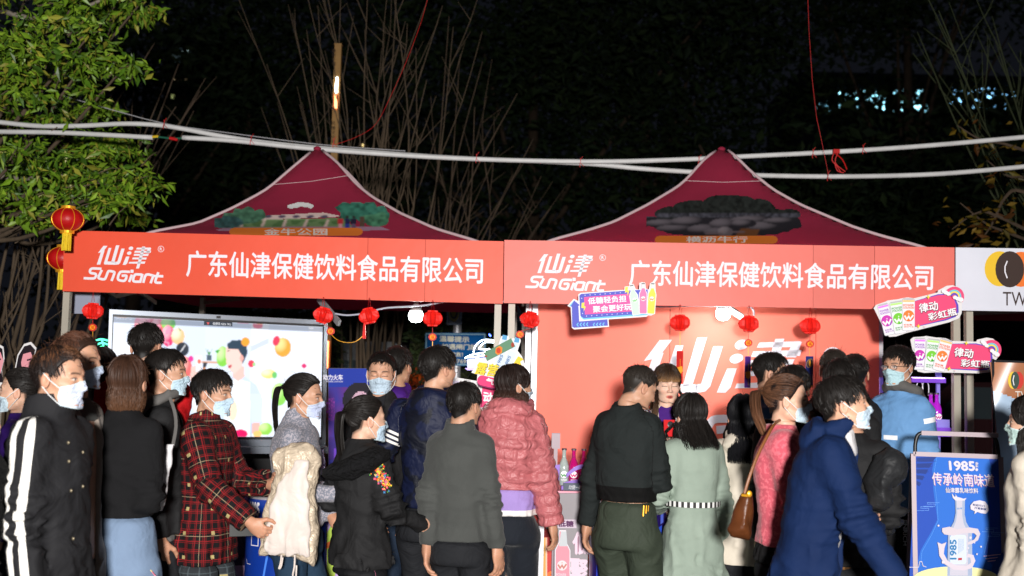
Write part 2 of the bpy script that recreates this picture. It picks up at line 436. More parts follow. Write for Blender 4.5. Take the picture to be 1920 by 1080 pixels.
def make_tent(label, pl, pr, peakpx, eave, depth=2.75, art=None, ridges=None):
    A = Vector((at(pl[0], 500, pl[1]).x, pl[1], 0)); B = Vector((at(pr[0], 500, pr[1]).x, pr[1], 0))
    ux = (B-A).normalized(); uy = Vector((-ux.y, ux.x, 0)); W = (B-A).length
    cen = (A+B)/2+uy*depth/2
    pk = at(peakpx[0], peakpx[1], cen.y); off = (pk.x-cen.x)
    t = thing('canopy_tent', label, 'tent', (cen.x, cen.y, 0), 0, 'maroon peaked canopy tents')
    H = pk.z
    tabs = []
    for sg, rd in zip((-1, 1), ridges or ((None,)*2)):
        if rd is None: tabs.append(([q[0] for q in RT], [q[1] for q in RT])); continue
        rs_, zs_ = [0.0], [1.0]; xs_ = [sg*q[0] for q in rd]; ys_ = [q[1] for q in rd]
        for k in range(1, 29):
            r = k/28; Pp = Vector((cen.x+off*(1-r), cen.y, 0))+ux*(sg*r*W/2)-uy*(r*depth/2); z = 3.0
            for _ in range(6):
                Pp.z = z; x_, y_ = proj(Pp); yt = float(np.interp(sg*x_, xs_, ys_)); z += (y_-yt)*Pp.y/F
            rs_.append(r); zs_.append(max(0, (z-eave)/(H-eave)))
        zs_[-1] = 0.0; k_ = np.minimum.accumulate(zs_); tabs.append((rs_, list(k_)))
    def rise(r, a): u = (a/max(r, 1e-5)+1)/2; return float(np.interp(r, *tabs[0]))*(1-u)+float(np.interp(r, *tabs[1]))*u
    def S(a, b):                                     # a across, b into depth, both -1..1
        r = max(abs(a), abs(b)); z = eave+(H-eave)*rise(r, a)
        mid = 1-abs(abs(a)-abs(b))/max(r, 1e-5)      # 1 on the hips, 0 mid-panel
        z -= .018*(1-mid)*math.sin(math.pi*min(1, r))
        s = 1-r
        return Vector((cen.x+off*s, cen.y, z))+ux*(a*W/2)+uy*(b*depth/2)
    n = 44; mb = MB(); vs = []; fs = []
    for j in range(n+1):
        for i in range(n+1): vs.append(S(-1+2*i/n, -1+2*j/n))
    for j in range(n):
        for i in range(n): fs.append((j*(n+1)+i, j*(n+1)+i+1, (j+1)*(n+1)+i+1, (j+1)*(n+1)+i))
    mb.add(vs, fs); canopy = mb.build('canopy', M_can, t, smooth='auto')
    mb = MB()                                        # valance all round
    C4 = [S(-1, -1), S(1, -1), S(1, 1), S(-1, 1)]
    for i in range(4):
        p, q = C4[i], C4[(i+1) % 4]; mb.poly([p+Vector((0, 0, .0)), q, q-Vector((0, 0, .1)), p-Vector((0, 0, .1))])
    mb.build('valance', M_can, t)
    for sx in (-1, 1):
        for sy in (-1, 1):
            mb = MB(); mb.tube([S(sx*k/30, sy*k/30)+Vector((0, 0, .006)) for k in range(1, 31)], .011, 6); mb.build('piping', M_pipe, t, smooth=True)
    mb = MB(); mb.tube([S(-.2+.4*k/12, -.2)+Vector((0, -.004, .003)) for k in range(13)], .002, 4); mb.build('seam', M_pipe, t)
    mb = MB(); mb.ell(S(0, 0)+Vector((0, 0, -.012)), (.03, .03, .02)); mb.build('peak_cap', M_can, t, smooth=True)
    for sx in (-1, 1):                               # legs
        for sy in (-1, 1):
            p = cen+ux*(sx*(W/2-.02))+uy*(sy*(depth/2-.03)); mb = MB()
            mb.beam((p.x, p.y, .0), (p.x, p.y, eave-.02), .042, .042, up=(0, 1, 0)); l = mb.build('leg', M_post, t)
            mb = MB(); mb.box((p.x, p.y, .006), (.1, .1, .012)); mb.build('foot_plate', M_post, l)
            mb = MB(); mb.box((p.x, p.y, 1.0), (.05, .05, .06)); mb.build('leg_slider', M_black, l)
    for sy in (-1,):                                 # scissor truss bars
        for k in range(4):
            for d in (0, 1):
                a0 = -1+.5*k; a1 = a0+.5; z0, z1 = (eave-.03, eave-(.2 if False else .15)) if d == k % 2 else (eave-.15, eave-.03)
                p = cen+ux*(a0*W/2)+uy*(sy*(depth/2-.07-.03*d)); q = cen+ux*(a1*W/2)+uy*(sy*(depth/2-.07-.03*d)); mb = MB()
                mb.beam((p.x, p.y, z0), (q.x, q.y, z1), .014, .028); mb.build('truss_bar', M_post, t)
    for sx in (-1, 1):
        for k in range(2):
            for d in (0, 1):
                a0 = -1+.5*k; a1 = a0+.5; z0, z1 = (eave-.03, eave-(.2 if False else .15)) if d == k % 2 else (eave-.15, eave-.03)
                p = cen+uy*(a0*depth/2)+ux*(sx*(W/2-.07-.03*d)); q = cen+uy*(a1*depth/2)+ux*(sx*(W/2-.07-.03*d)); mb = MB()
                mb.beam((p.x, p.y, z0), (q.x, q.y, z1), .014, .028); mb.build('truss_bar', M_post, t)
    for sx, sy in ((-1, -1), (1, -1), (1, 1), (-1, 1)):   # inner rafters
        p = S(sx*.97, sy*.97)-Vector((0, 0, .12)); q = Vector((cen.x+off*.9, cen.y, eave-.02)); mb = MB(); mb.beam(p, q, .02, .03); mb.build('rafter', M_post, t)
    mb = MB(); mb.tube([(cen.x+off*.9, cen.y, eave-.06), (cen.x+off, cen.y, H-.02)], .016, 8); mb.build('centre_pole', M_post, t)
    # printed picture on the front slope
    from mathutils.bvhtree import BVHTree
    bv = BVHTree.FromPolygons(vs, fs)
    def onslope(px, py, lift=.004):
        d = ray(px, py).normalized(); h = bv.ray_cast(CAM, d)
        if h[0] is None or abs(h[1].dot(ux)) > abs(h[1].dot(uy)): return None
        return h[0]-d*lift
    art(t, onslope)
    return t
def slopeprint(t, fn, box, cv, text, oval, bright=1.5):
    x0, y0, x1, y1 = box
    cv.rgb = np.clip(cv.rgb*bright, 0, .8); cv.blur(1)
    cv.mesh('printed_picture', lambda u, v: fn(x0+u*(x1-x0), y0+v*(y1-y0)), M_print, t)
    ox0, oy0, ox1, oy1 = oval; mb = MB(); mb.col = lin(240, 130, 50)
    oc = Canvas(130, 14); r_ = (oc.h/oc.w)*.5; dx = np.maximum(abs(oc.X-.5)-(.5-r_*.8), 0)/(r_*.8); dy = (oc.Y-.5)*2; m_ = (dx**2+dy**2) < 1; oc.rgb[m_] = lin(240, 130, 50); oc.a |= m_
    oc.mesh('printed_oval', lambda u, v: fn(ox0+u*(ox1-ox0), oy0+v*(oy1-oy0), .010), M_print, t)
    V, Fc = textgeo(text[0], .03, 0); mb.col = lin(250, 235, 225); tx0, ty0, tx1, ty1 = text[1:]
    mb.add([fn(tx0+u*(tx1-tx0), ty1+v*(ty0-ty1), .025) for u, v, _ in V], Fc)
    mb.build('lettering', M_print, t, cols=True)
def art1(t, fn):
    c = Canvas(190, 40); n = c.noise(40, 1); n2 = c.noise(18, 2)
    g = lambda a, b: None
    def foliage(cx, cy, rx, ry, base, seed):
        m = (((c.X-cx)/rx)**2+((c.Y-cy)/ry)**2 + (c.noise(26, seed)-.5)*1.1) < 1
        k = c.noise(60, seed+9)[m][:, None]; c.rgb[m] = np.array(base)*(.4+1.3*k); c.a |= m
    c.poly([(0, .98), (.05, .9), (.5, .82), (.95, .86), (1, .97), (.8, 1), (.05, 1)], lin(140, 105, 125))
    c.poly([(.1, .62), (.75, .55), (.78, .84), (.08, .88)], lin(95, 120, 80))
    m = (c.X > .12) & (c.X < .72) & (c.Y > .62) & (c.Y < .85) & (n > .45); c.rgb[m] = lin(70, 100, 60)
    c.poly([(.12, .52), (.62, .36), (.74, .5), (.1, .66)], lin(185, 165, 160))
    for k in range(6): c.poly([(.2+.08*k, .47), (.24+.08*k, .45), (.25+.08*k, .53), (.21+.08*k, .55)], lin(75, 65, 85))
    for k in range(5): c.poly([(.16+.12*k, .6), (.175+.12*k, .6), (.16+.12*k, .86), (.14+.12*k, .86)], lin(180, 160, 150))
    foliage(.14, .5, .16, .33, lin(60, 95, 75), 3); foliage(.06, .72, .1, .22, lin(45, 75, 75), 4); foliage(.84, .34, .15, .36, lin(45, 95, 80), 5); foliage(.92, .6, .08, .25, lin(60, 105, 80), 6)
    m = (abs(c.X-.84) < .012) & (c.Y > .5) & (c.Y < .85); c.rgb[m] = lin(80, 60, 50); c.a |= m
    for cx, cc, cd in ((.715, (200, 130, 140), (170, 40, 50)), (.755, (40, 50, 130), (30, 30, 70)), (.79, (90, 70, 95), (35, 30, 50))):
        c.ell(cx, .52, .008, .045, lin(40, 20, 25)); c.poly([(cx-.014, .57), (cx+.014, .57), (cx+.014, .74), (cx-.014, .74)], lin(*cd)); c.poly([(cx-.012, .74), (cx+.012, .74), (cx+.014, .93), (cx-.012, .93)], lin(*cc))
    for dx, dy, r in ((-.03, .12, .03), (0, .07, .035), (.03, .1, .03), (.055, .14, .02), (-.055, .15, .02)): c.ell(.49+dx, dy, r, .075, lin(215, 195, 200))
    slopeprint(t, fn, (402, 379, 732, 433), c, ('金牛公园', 495, 428, 614, 441), (430, 427, 680, 442))
def art2(t, fn):
    c = Canvas(190, 50); n = c.noise(30, 11)
    m = (((c.X-.5)/.5)**2+((c.Y-.62)/.36)**2+(n-.5)*.35) < 1; c.rgb[m] = lin(42, 40, 46); c.a |= m
    for cx, cy, rx, ry, s in ((.16, .42, .13, .14, 1), (.3, .32, .15, .2, 2), (.52, .2, .2, .2, 3), (.66, .28, .16, .18, 4), (.84, .45, .14, .14, 5), (.45, .38, .2, .14, 6)):
        m = (((c.X-cx)/rx)**2+((c.Y-cy)/ry)**2+(c.noise(22, s+20)-.5)*.9) < 1; k = c.noise(70, s)[m][:, None]
        c.rgb[m] = np.array(lin(40, 44, 42))*(.3+1.6*k); c.a |= m
    m = (c.Y > .42) & (c.Y < .52) & c.a; k = c.noise(90, 44)[m][:, None]; c.rgb[m] = np.array(lin(75, 75, 85))*(.2+1.8*k)
    for cx, cy, rx, ry in ((.12, .66, .13, .1), (.28, .62, .13, .12), (.2, .78, .14, .09), (.38, .8, .12, .12), (.5, .68, .1, .14), (.47, .86, .11, .1), (.68, .58, .15, .1), (.76, .74, .13, .13), (.86, .6, .12, .08), (.62, .66, .08, .1)):
        c.ell(cx, cy, rx, ry, lin(44, 42, 48), grad=lin(120, 112, 120)); 
    c.poly([(.6, .78), (.72, .8), (.7, .98), (.56, .98)], lin(120, 75, 45))
    c.ell(.5, .86, .05, .12, lin(105, 98, 104), grad=lin(150, 140, 146)); c.ell(.43, .9, .06, .03, lin(115, 100, 104)); c.ell(.57, .86, .06, .03, lin(115, 100, 104))
    slopeprint(t, fn, (1212, 366, 1507, 446), c, ('横沥牛行', 1286, 443, 1402, 455), (1228, 442, 1458, 457), .85)
make_tent('maroon tent printed with a park scene, over the big screen', (120, 7.03), (941, 6.91), (595, 276), 2.27, art=art1, ridges=(T1L, T1R))
make_tent('maroon tent printed with a herd of buffalo, over the coral backdrop', (955, 6.90), (1800, 6.78), (1353, 277), 2.27, art=art2, ridges=(T2L, T2R))
# far right tent, only its slope shows above the white banner
def noart(t, fn): pass
make_tent('dark red tent edge rising above the white oval banner', (1812, 6.78), (2500, 6.68), (2230, 330), 2.29, art=noart)

# ---------------------------------------------------------------- coral backdrop of booth 2
KP = Plane(1003, 7.55, 1650, 7.40, py=600)
t = thing('backdrop', 'large coral backdrop board with giant white logo behind the right booth', 'backdrop', KP.pt(1325, 1000))
M_bk = mat('coral_vinyl', lin(248, 120, 98), .55, bump=.18, bscale=5, bdetail=2, vary=.07, vscale=2)
def zdown(px, z):
    p = KP.pt(px, 700); return Vector((p.x, p.y, z))
for x0, x1 in ((1003, 1256.4), (1257.4, 1529.4), (1530.4, 1648)):
    mb = MB(); mb.slab([KP.pt(x0, 540), KP.pt(x1, 540), zdown(x1, .05), zdown(x0, .05)], -KP.n*.02); mb.build('panel', M_bk, t)
KW = lin(222, 222, 232)
a = Art(KP, .002); xianjin(a, lerpmap(1207, 633, 1504, 741), 1, KW); a.build('character_logo', t); a = Art(KP, .002); sungiant(a, lerpmap(1128, 766, 1575, 836), 15, KW); a.build('wordmark', t); a = Art(KP, .002); regmark(a, 1561, 669, 17, KW); a.build('registered_mark', t)
for px in (988.5, 1000.5, 1652):
    p = KP.pt(px, 700); mb = MB(); mb.beam((p.x, p.y+.03-.12*(px < 1003), 0), (p.x, p.y+.03-.12*(px < 1003), 2.42), .036, .036, up=(0, 1, 0)); mb.build('frame_post', M_steel, t)
mb = MB(); mb.beam(KP.pt(985, 566, -.02), KP.pt(1655, 578, -.02), .03, .03); mb.build('frame_rail', M_steel, t)

# ---------------------------------------------------------------- big display
SP = Plane(205, 7.25, 614, 7.85, py=700)
t = thing('display_screen', 'large bright touch display in a silver frame under the left tent', 'display', SP.pt(405, 1050))
Q = lambda u, v: (205+u*409+(-9+5*u)*v, 580+u*21+v*(258-22*u))
mb = MB(); mb.slab([SP.pt(*Q(u, v)) for u, v in ((0, 0), (1, 0), (1, 1), (0, 1))], -SP.n*.07); mb.build('casing', M_black, t)
fr = ((0, 0, 1, .034), (0, .945, 1, 1), (0, .034, .016, .945), (.984, .034, 1, .945))
for i, (a0, b0, a1, b1_) in enumerate(fr):
    mb = MB(); mb.slab([SP.pt(*Q(u, v), .008) for u, v in ((a0, b0), (a1, b0), (a1, b1_), (a0, b1_))], -SP.n*.0075); mb.build('frame', mat('screen_frame', lin(135, 142, 152), .35, .7), t)
mb = MB(); mb.slab([SP.pt(*Q(u, v), .010) for u, v in ((.49, .008), (.51, .008), (.51, .027), (.49, .027))], -SP.n*.0019); mb.build('webcam', M_black, t)
c = Canvas(300, 168, lin(214, 224, 243))
c.poly([(.44, 0), (.75, 0), (.75, 1), (.44, 1)], lin(218, 228, 246)); c.poly([(.66, 0), (.745, 0), (.745, 1), (.66, 1)], lin(240, 243, 250)); c.poly([(.745, 0), (1, 0), (1, 1), (.745, 1)], lin(226, 233, 247))
c.poly([(.66, .2), (.745, .12), (.745, .17), (.66, .25)], lin(205, 215, 238)); c.poly([(.935, 0), (.99, 0), (.99, 1), (.935, 1)], lin(240, 243, 252)); c.poly([(.0, .2), (.09, .2), (.09, 1), (0, 1)], lin(236, 238, 248))
def rasp(cx, cy, rx, ry, col, s):
    c.ell(cx, cy, rx, ry, lin(*col), grad=lin(255, 190, 200)); m = (((c.X-cx)/rx)**2+((c.Y-cy)/ry)**2 < 1) & (c.noise(90, s) > .6); c.rgb[m] = lin(255, 150, 180)
rasp(.155, .05, .055, .1, (225, 50, 70), 1); rasp(.21, .07, .03, .08, (240, 80, 90), 2); c.ell(.262, .035, .035, .055, lin(110, 200, 70), grad=lin(190, 230, 140)); rasp(.262, .14, .033, .09, (225, 50, 110), 3)
c.ell(.31, .14, .032, .07, lin(255, 195, 140), grad=lin(255, 235, 210)); c.poly([(.305, .05), (.325, .09), (.32, .1)], lin(60, 160, 80))
c.ell(.333, .25, .031, .06, lin(40, 48, 62)); c.poly([(.33, .25), (.345, .21), (.348, .215), (.335, .255)], lin(220, 220, 225)); c.poly([(.33, .25), (.318, .28), (.321, .283), (.335, .255)], lin(220, 220, 225))
c.poly([(.448, .29), (.474, .29), (.472, .34), (.45, .34)], lin(70, 90, 105))
for dx in (-.018, -.008, .004, .016): c.poly([(.458, .29), (.464, .29), (.461+dx, .235)], lin(60, 140, 70))
c.poly([(.42, .345), (.53, .345), (.53, .362), (.42, .362)], lin(215, 165, 140)); c.poly([(.435, .36), (.447, .36), (.447, .5), (.435, .5)], lin(205, 140, 100)); c.poly([(.435, .36), (.455, .36), (.447, .4), (.435, .4)], lin(50, 50, 60))
c.ell(.525, .3, .03, .09, lin(130, 210, 70), grad=lin(210, 240, 170)); c.poly([(.488, .25), (.515, .24), (.5, .28)], lin(70, 170, 60))
c.ell(.345, .41, .036, .1, lin(250, 110, 110), grad=lin(255, 200, 190)); c.ell(.375, .33, .012, .025, lin(225, 50, 150))
# man with a can
c.poly([(.375, .47), (.41, .45), (.43, .62), (.47, .8), (.5, .92), (.42, .95), (.385, .68)], lin(243, 246, 252)); c.poly([(.378, .4), (.41, .38), (.415, .52), (.39, .56), (.372, .5)], lin(240, 200, 190))
c.poly([(.398, .3), (.426, .3), (.428, .44), (.4, .44)], lin(248, 240, 244)); c.ell(.414, .35, .009, .02, lin(235, 110, 90))
c.poly([(.53, .58), (.57, .46), (.635, .47), (.69, .54), (.72, .66), (.722, .9), (.69, .97), (.54, 1.0), (.52, .8)], lin(205, 220, 242)); c.poly([(.54, .52), (.6, .49), (.66, .52), (.665, 1), (.54, 1)], lin(238, 243, 250)); c.poly([(.672, .6), (.675, .6), (.672, 1), (.668, 1)], lin(180, 195, 225))
c.poly([(.575, .38), (.63, .38), (.632, .47), (.603, .515), (.578, .48)], lin(243, 195, 185)); c.poly([(.54, .22), (.6, .19), (.63, .25), (.62, .38), (.585, .45), (.562, .42), (.545, .36), (.54, .29)], lin(247, 208, 198))
c.poly([(.552, .375), (.572, .37), (.565, .4), (.554, .4)], lin(190, 70, 80)); c.poly([(.545, .25), (.56, .243), (.56, .25), (.546, .258)], lin(40, 50, 60))
c.poly([(.545, .19), (.57, .155), (.61, .15), (.64, .19), (.643, .27), (.622, .36), (.615, .28), (.6, .235), (.57, .23), (.552, .235)], lin(38, 62, 82)); c.ell(.617, .31, .009, .03, lin(235, 170, 160))
c.poly([(.675, .87), (.712, .87), (.706, .97), (.672, .97)], lin(238, 185, 175)); c.poly([(.66, .62), (.715, .62), (.722, .87), (.67, .88)], lin(214, 226, 244))
c.ell(.633, .165, .02, .04, lin(245, 160, 50)); c.ell(.812, .2, .039, .085, lin(245, 165, 60), grad=lin(255, 225, 150)); c.ell(.78, .145, .016, .045, lin(230, 60, 90), rot=15)
c.ell(.663, .355, .015, .032, lin(235, 60, 90)); c.ell(.677, .36, .008, .015, lin(150, 220, 140)); c.ell(.745, .44, .035, .042, lin(250, 220, 130), grad=lin(255, 245, 210)); c.ell(.775, .45, .012, .03, lin(110, 200, 110))
c.ell(.915, .36, .011, .022, lin(220, 40, 110)); c.ell(.8, .62, .038, .1, lin(140, 215, 90), grad=lin(210, 240, 160)); c.ell(.855, .53, .03, .04, lin(250, 225, 160)); c.ell(.738, .93, .032, .055, lin(150, 215, 80), grad=lin(210, 240, 160))
c.ell(.62, .975, .033, .04, lin(230, 30, 100)); c.ell(.7, .975, .02, .03, lin(250, 200, 120)); c.ell(.58, .77, .022, .09, lin(255, 225, 200)); c.ell(.69, .015, .025, .03, lin(240, 120, 130)); c.ell(.97, .55, .008, .02, lin(245, 170, 70)); c.ell(.04, .95, .03, .07, lin(250, 190, 130))
m = c.Y < .045; c.rgb[m] = c.rgb[m]*.35+np.array(lin(70, 95, 130))*.35
M_scr = mat('screen_picture', (.01, .01, .01), attr='Col', rough=.25, emit='attr', estr=1.3, glowonly=True)
c.blur(1)
f2 = lambda u, v, o=.0008: SP.pt(*Q(.021+u*.957, .052+v*.873), o)
so = c.mesh('screen_picture', f2, M_scr, t)
a = Art(SP, .0015); M_scre = mat('screen_text', (.01, .01, .01), attr='Col', rough=.25, emit='attr', estr=1, glowonly=True)
def QB(u0, v0, u1, v1):
    return Q(u0, v0), Q(u1, v0), Q(u0, v1)
a.shape([Q(u, v) for u, v in ((.435, .052), (.565, .052), (.565, .082), (.435, .082))], lin(45, 55, 70)); a.text('投屏码 NZX 7FU', *QB(.475, .057, .558, .077), lin(240, 240, 245)); a.shape([Q(u, v) for u, v in ((.447, .06), (.46, .06), (.4535, .08))], lin(240, 90, 90))
a.text('仙津饮料_MV_2021_1.mp4', *QB(.03, .058, .105, .072), lin(210, 220, 235)); a.text('16:34', *QB(.915, .06, .935, .075), lin(240, 240, 245))
a.build('screen_text', t, M_scre)
p = SP.pt(405, 900); d = SP.ux
mb = MB(); mb.beam(SP.pt(205, 843, .05), SP.pt(612, 842, .05), .12, .045); mb.build('tray', mat('screen_frame'), t)
q0 = SP.pt(215, 860); q1 = SP.pt(604, 860)
mb = MB(); mb.slab([Vector((q0.x, q0.y, q0.z)), Vector((q1.x, q1.y, q1.z)), Vector((q1.x, q1.y, .02)), Vector((q0.x, q0.y, .02))], -SP.n*.4); mb.build('cabinet', mat('black_cabinet', (.006, .006, .007), .35), t)
# ================================================================== STREET LIGHT LINES, LAMPS, LANTERNS
M_tube = mat('white_tube', lin(215, 215, 215), .5, bump=.3, bscale=30, vary=.12, vscale=6)
def pipeobj(label, pxs, r=.019, Y=8.55):
    pts = smoothpath([at(x, y, Y) for x, y in pxs], 5)
    mb = MB(); mb.tube(pts, r, 10); o = mb.build('foam_pipe', M_tube, None, smooth=True)
    return tag(o, label, 'pipe', 'white padded pipes strung over the tents')
pipeobj('upper white padded pipe crossing from the leafy tree and dipping behind the right tent', [(-60, 222), (0, 229), (70, 236), (150, 236), (230, 232), (290, 234), (340, 241), (420, 256), (520, 270), (640, 281), (850, 296), (1085, 306), (1200, 316), (1290, 322), (1400, 328), (1560, 331), (1720, 328), (1840, 320), (2000, 304)])
pipeobj('short white pipe end poking out of the leafy tree', [(-60, 245), (0, 247), (120, 249), (287, 258)])
pipeobj('white padded pipe running from the coloured knot up to the right edge', [(342, 258), (440, 264), (600, 280), (850, 296.5), (1100, 303), (1280, 299), (1400, 293), (1560, 285), (1740, 273), (1920, 257), (2000, 250)], Y=8.51)
mb = MB(); mb.col = lin(30, 90, 70); mb.tube([at(x, y, 8.54) for x, y in ((285, 258), (300, 257), (322, 260), (344, 259))], .008, 6)
mb.col = lin(215, 180, 30); mb.tube([at(x, y, 8.54) for x, y in ((286, 257), (297, 256))], .012, 6); mb.col = lin(190, 20, 25); mb.tube([at(x, y, 8.54) for x, y in ((318, 259), (333, 262))], .013, 6)
tag(mb.build('knotted_cord', mat('print'), None, cols=True), 'green and red knotted cord joining two white pipes', 'cord')
TIES = ['nearest the leafy tree on the upper pipe', 'on the upper pipe left of the left tent peak', 'just right of the left tent peak', 'on the double pipe above the left tent slope', 'where the two pipes part, between the tents', 'at the left foot of the right tent peak', 'on the upper pipe beside the straight hanging cord', 'on the upper pipe right of the cord bundle', 'at the low end of the straight hanging cord on the lower pipe']
for i, (x, y) in enumerate(((307, 233), (470, 263), (625, 268), (893, 297), (1088, 305), (1310, 302), (1524, 288), (1618, 280), (1552, 331))):
    mb = MB(); c0 = at(x, y, 8.48)
    mb.tube([c0+Vector((.004*math.sin(k), 0, .035-k*.012)) for k in range(7)], .003, 4); mb.tube([c0+Vector((.0, 0, 0)), c0+Vector((.03, 0, -.03))], .002, 4); mb.tube([c0+Vector((.0, 0, .02)), c0+Vector((.02, 0, .05))], .002, 4)
    tag(mb.build('cord_tie', M_redcord), 'red cord tie '+TIES[i], 'tie', 'red cord ties on the white pipes')
mb = MB(); mb.tube([at(x, y, 8.4) for x, y in ((1514, -20), (1517, 60), (1523, 150), (1531, 220), (1540, 262), (1553, 325))], .0018, 5)
tag(mb.build('red_cord', M_redcord), 'red cord hanging straight down to the pipes, right of the right tent peak', 'cord')
mb = MB(); mb.tube(smoothpath([at(x, y, 8.6) for x, y in ((806, -20), (790, 40), (762, 115), (735, 175), (705, 232), (668, 257), (625, 272))], 4), .0016, 5)
tag(mb.build('red_cord', M_redcord), 'red cord slanting down to the left tent peak through bare twigs', 'cord')
mb = MB()
for l in (((1564, 285), (1560, 300), (1568, 310), (1576, 322)), ((1572, 285), (1566, 305), (1585, 322)), ((1566, 287), (1580, 300), (1588, 318)), ((1565, 305), (1570, 320), (1582, 324))): mb.tube(smoothpath([at(x, y, 8.45) for x, y in l], 3), .0045, 5)
mb.box(at(1568, 284, 8.46), (.05, .03, .03)); tag(mb.build('cord_bundle', M_redcord), 'loose bundle of red cord looped below the upper pipe', 'cord')
mb = MB(); mb.tube(smoothpath([at(x, y, 9.2) for x, y in ((120, 180), (200, 203), (310, 232), (420, 248), (600, 271), (760, 283))], 3), .004, 5)
tag(mb.build('steel_wire', M_steel), 'thin pale wire sloping from the leafy tree to the pipes', 'wire')

# lamp column with upright writing
YL = 12.0
t = thing('lamp_column', 'tall tan square column with a glowing white and orange strip behind the left tent', 'lamp column', (at(627, 500, YL).x, YL, 0))
LP = Plane(600, YL, 650, YL, py=300); M_tan = mat('tan_column', lin(165, 125, 70), .6, vary=.15, bump=.2, bscale=20)
p0 = at(626, 300, YL); top = at(628, 83, YL).z
mb = MB(); mb.box((p0.x, YL+.04, top/2), (.075, .075, top)); mb.build('column', M_tan, t)
mb = MB(); mb.box((p0.x, YL+.04, top+.006), (.085, .085, .012)); mb.build('cap', M_tan, t)
for z0, z1, cc, nm in ((145, 175, (1, 1, .9), 'white_light'), (176, 203, (1, .30, .12), 'orange_light')):
    a0, a1 = at(627, z0, YL).z, at(627, z1, YL).z; mb = MB(); mb.box((p0.x, YL-.006, (a0+a1)/2), (.03, .016, a0-a1)); mb.build('light_strip', mat(nm, cc, .4, emit=cc, estr=5), t)
a0, a1 = at(627, 640, YL).z, at(627, 690, YL).z; mb = MB(); mb.box((p0.x, YL-.006, (a0+a1)/2), (.03, .016, a0-a1)); mb.build('light_strip', mat('orange_light'), t)
a = Art(Plane(600, YL, 650, YL, py=300), .006)
for k, ch in enumerate('横沥牛墟'): a.textbox(ch, 622.5, 92+k*8, 630, 99+k*8, lin(60, 42, 25), bold=.01)
for k, ch in enumerate('风情文化街'): a.textbox(ch, 621.5, 228+k*8.5, 629, 235.5+k*8.5, lin(60, 42, 25), bold=.01)
a.build('lettering', t)

# ---------------------------------------------------------------- bulbs and cable
M_bulb = mat('lit_bulb', (1, 1, 1), .3, emit=(.93, 1, .97), estr=14)
def bulb(label, px, py, Y):
    c0 = at(px, py, Y); t = thing('light_bulb', label, 'light bulb', c0, group='lit bulbs hanging under the tents')
    s = 1.0
    mb = MB(); mb.lathe([(.014, .07), (.016, .045), (.032, .028), (.040, .0), (.040, -.002)], c0, 20); mb.build('housing', mat('bulb_housing', (.4, .42, .42), .5), t, smooth=True)
    mb = MB(); mb.lathe([(.040, -.002), (.048, -.02), (.049, -.035), (.044, -.055), (.030, -.070), (.004, -.076)], c0, 20); mb.build('globe', M_bulb, t, smooth=True)
    mb = MB(); mb.tube([c0+Vector((0, 0, .07)), c0+Vector((0, 0, .13))], .012, 8); mb.build('socket', M_white, t)
    l = bpy.data.lights.new('bulb_light', 'POINT'); l.energy = 10; l.color = (.93, 1, .97); l.shadow_soft_size = .05
    o = bpy.data.objects.new('bulb_light', l); COL.objects.link(o); o.location = c0+Vector((0, 0, -.1)); return t
bulb('lit white bulb hanging under the left tent beside a red lantern', 780, 583, 7.2)
bulb('lit white bulb hanging before the coral backdrop', 1356, 579, 7.1)
mb = MB(); mb.tube(smoothpath([at(x, y, 7.0) for x, y in ((628, 588), (650, 591), (680, 588), (720, 578), (760, 575), (800, 572), (860, 562), (940, 566), (1000, 560), (1100, 575), (1235, 575), (1300, 573), (1345, 574), (1400, 574), (1412, 580), (1414, 592))], 4), .006, 6)
tag(mb.build('power_cable', mat('pale_cable', lin(170, 180, 195), .5), smooth=True), 'pale blue power cable looping under both banners to the bulbs', 'cable')
for (x0, y0, x1, y1), lb in (((598, 560, 636, 606), 'pale folded bracket bar behind the lantern at the screen corner'), ((1362, 575, 1412, 608), 'pale strut sloping from the bulb behind a red lantern')):
    mb = MB(); mb.beam(at(x0, y0, 7.25), at(x1, y1, 7.05), .02, .04); tag(mb.build('strut', mat('grey_strut', (.22, .22, .23), .6)), lb, 'strut')

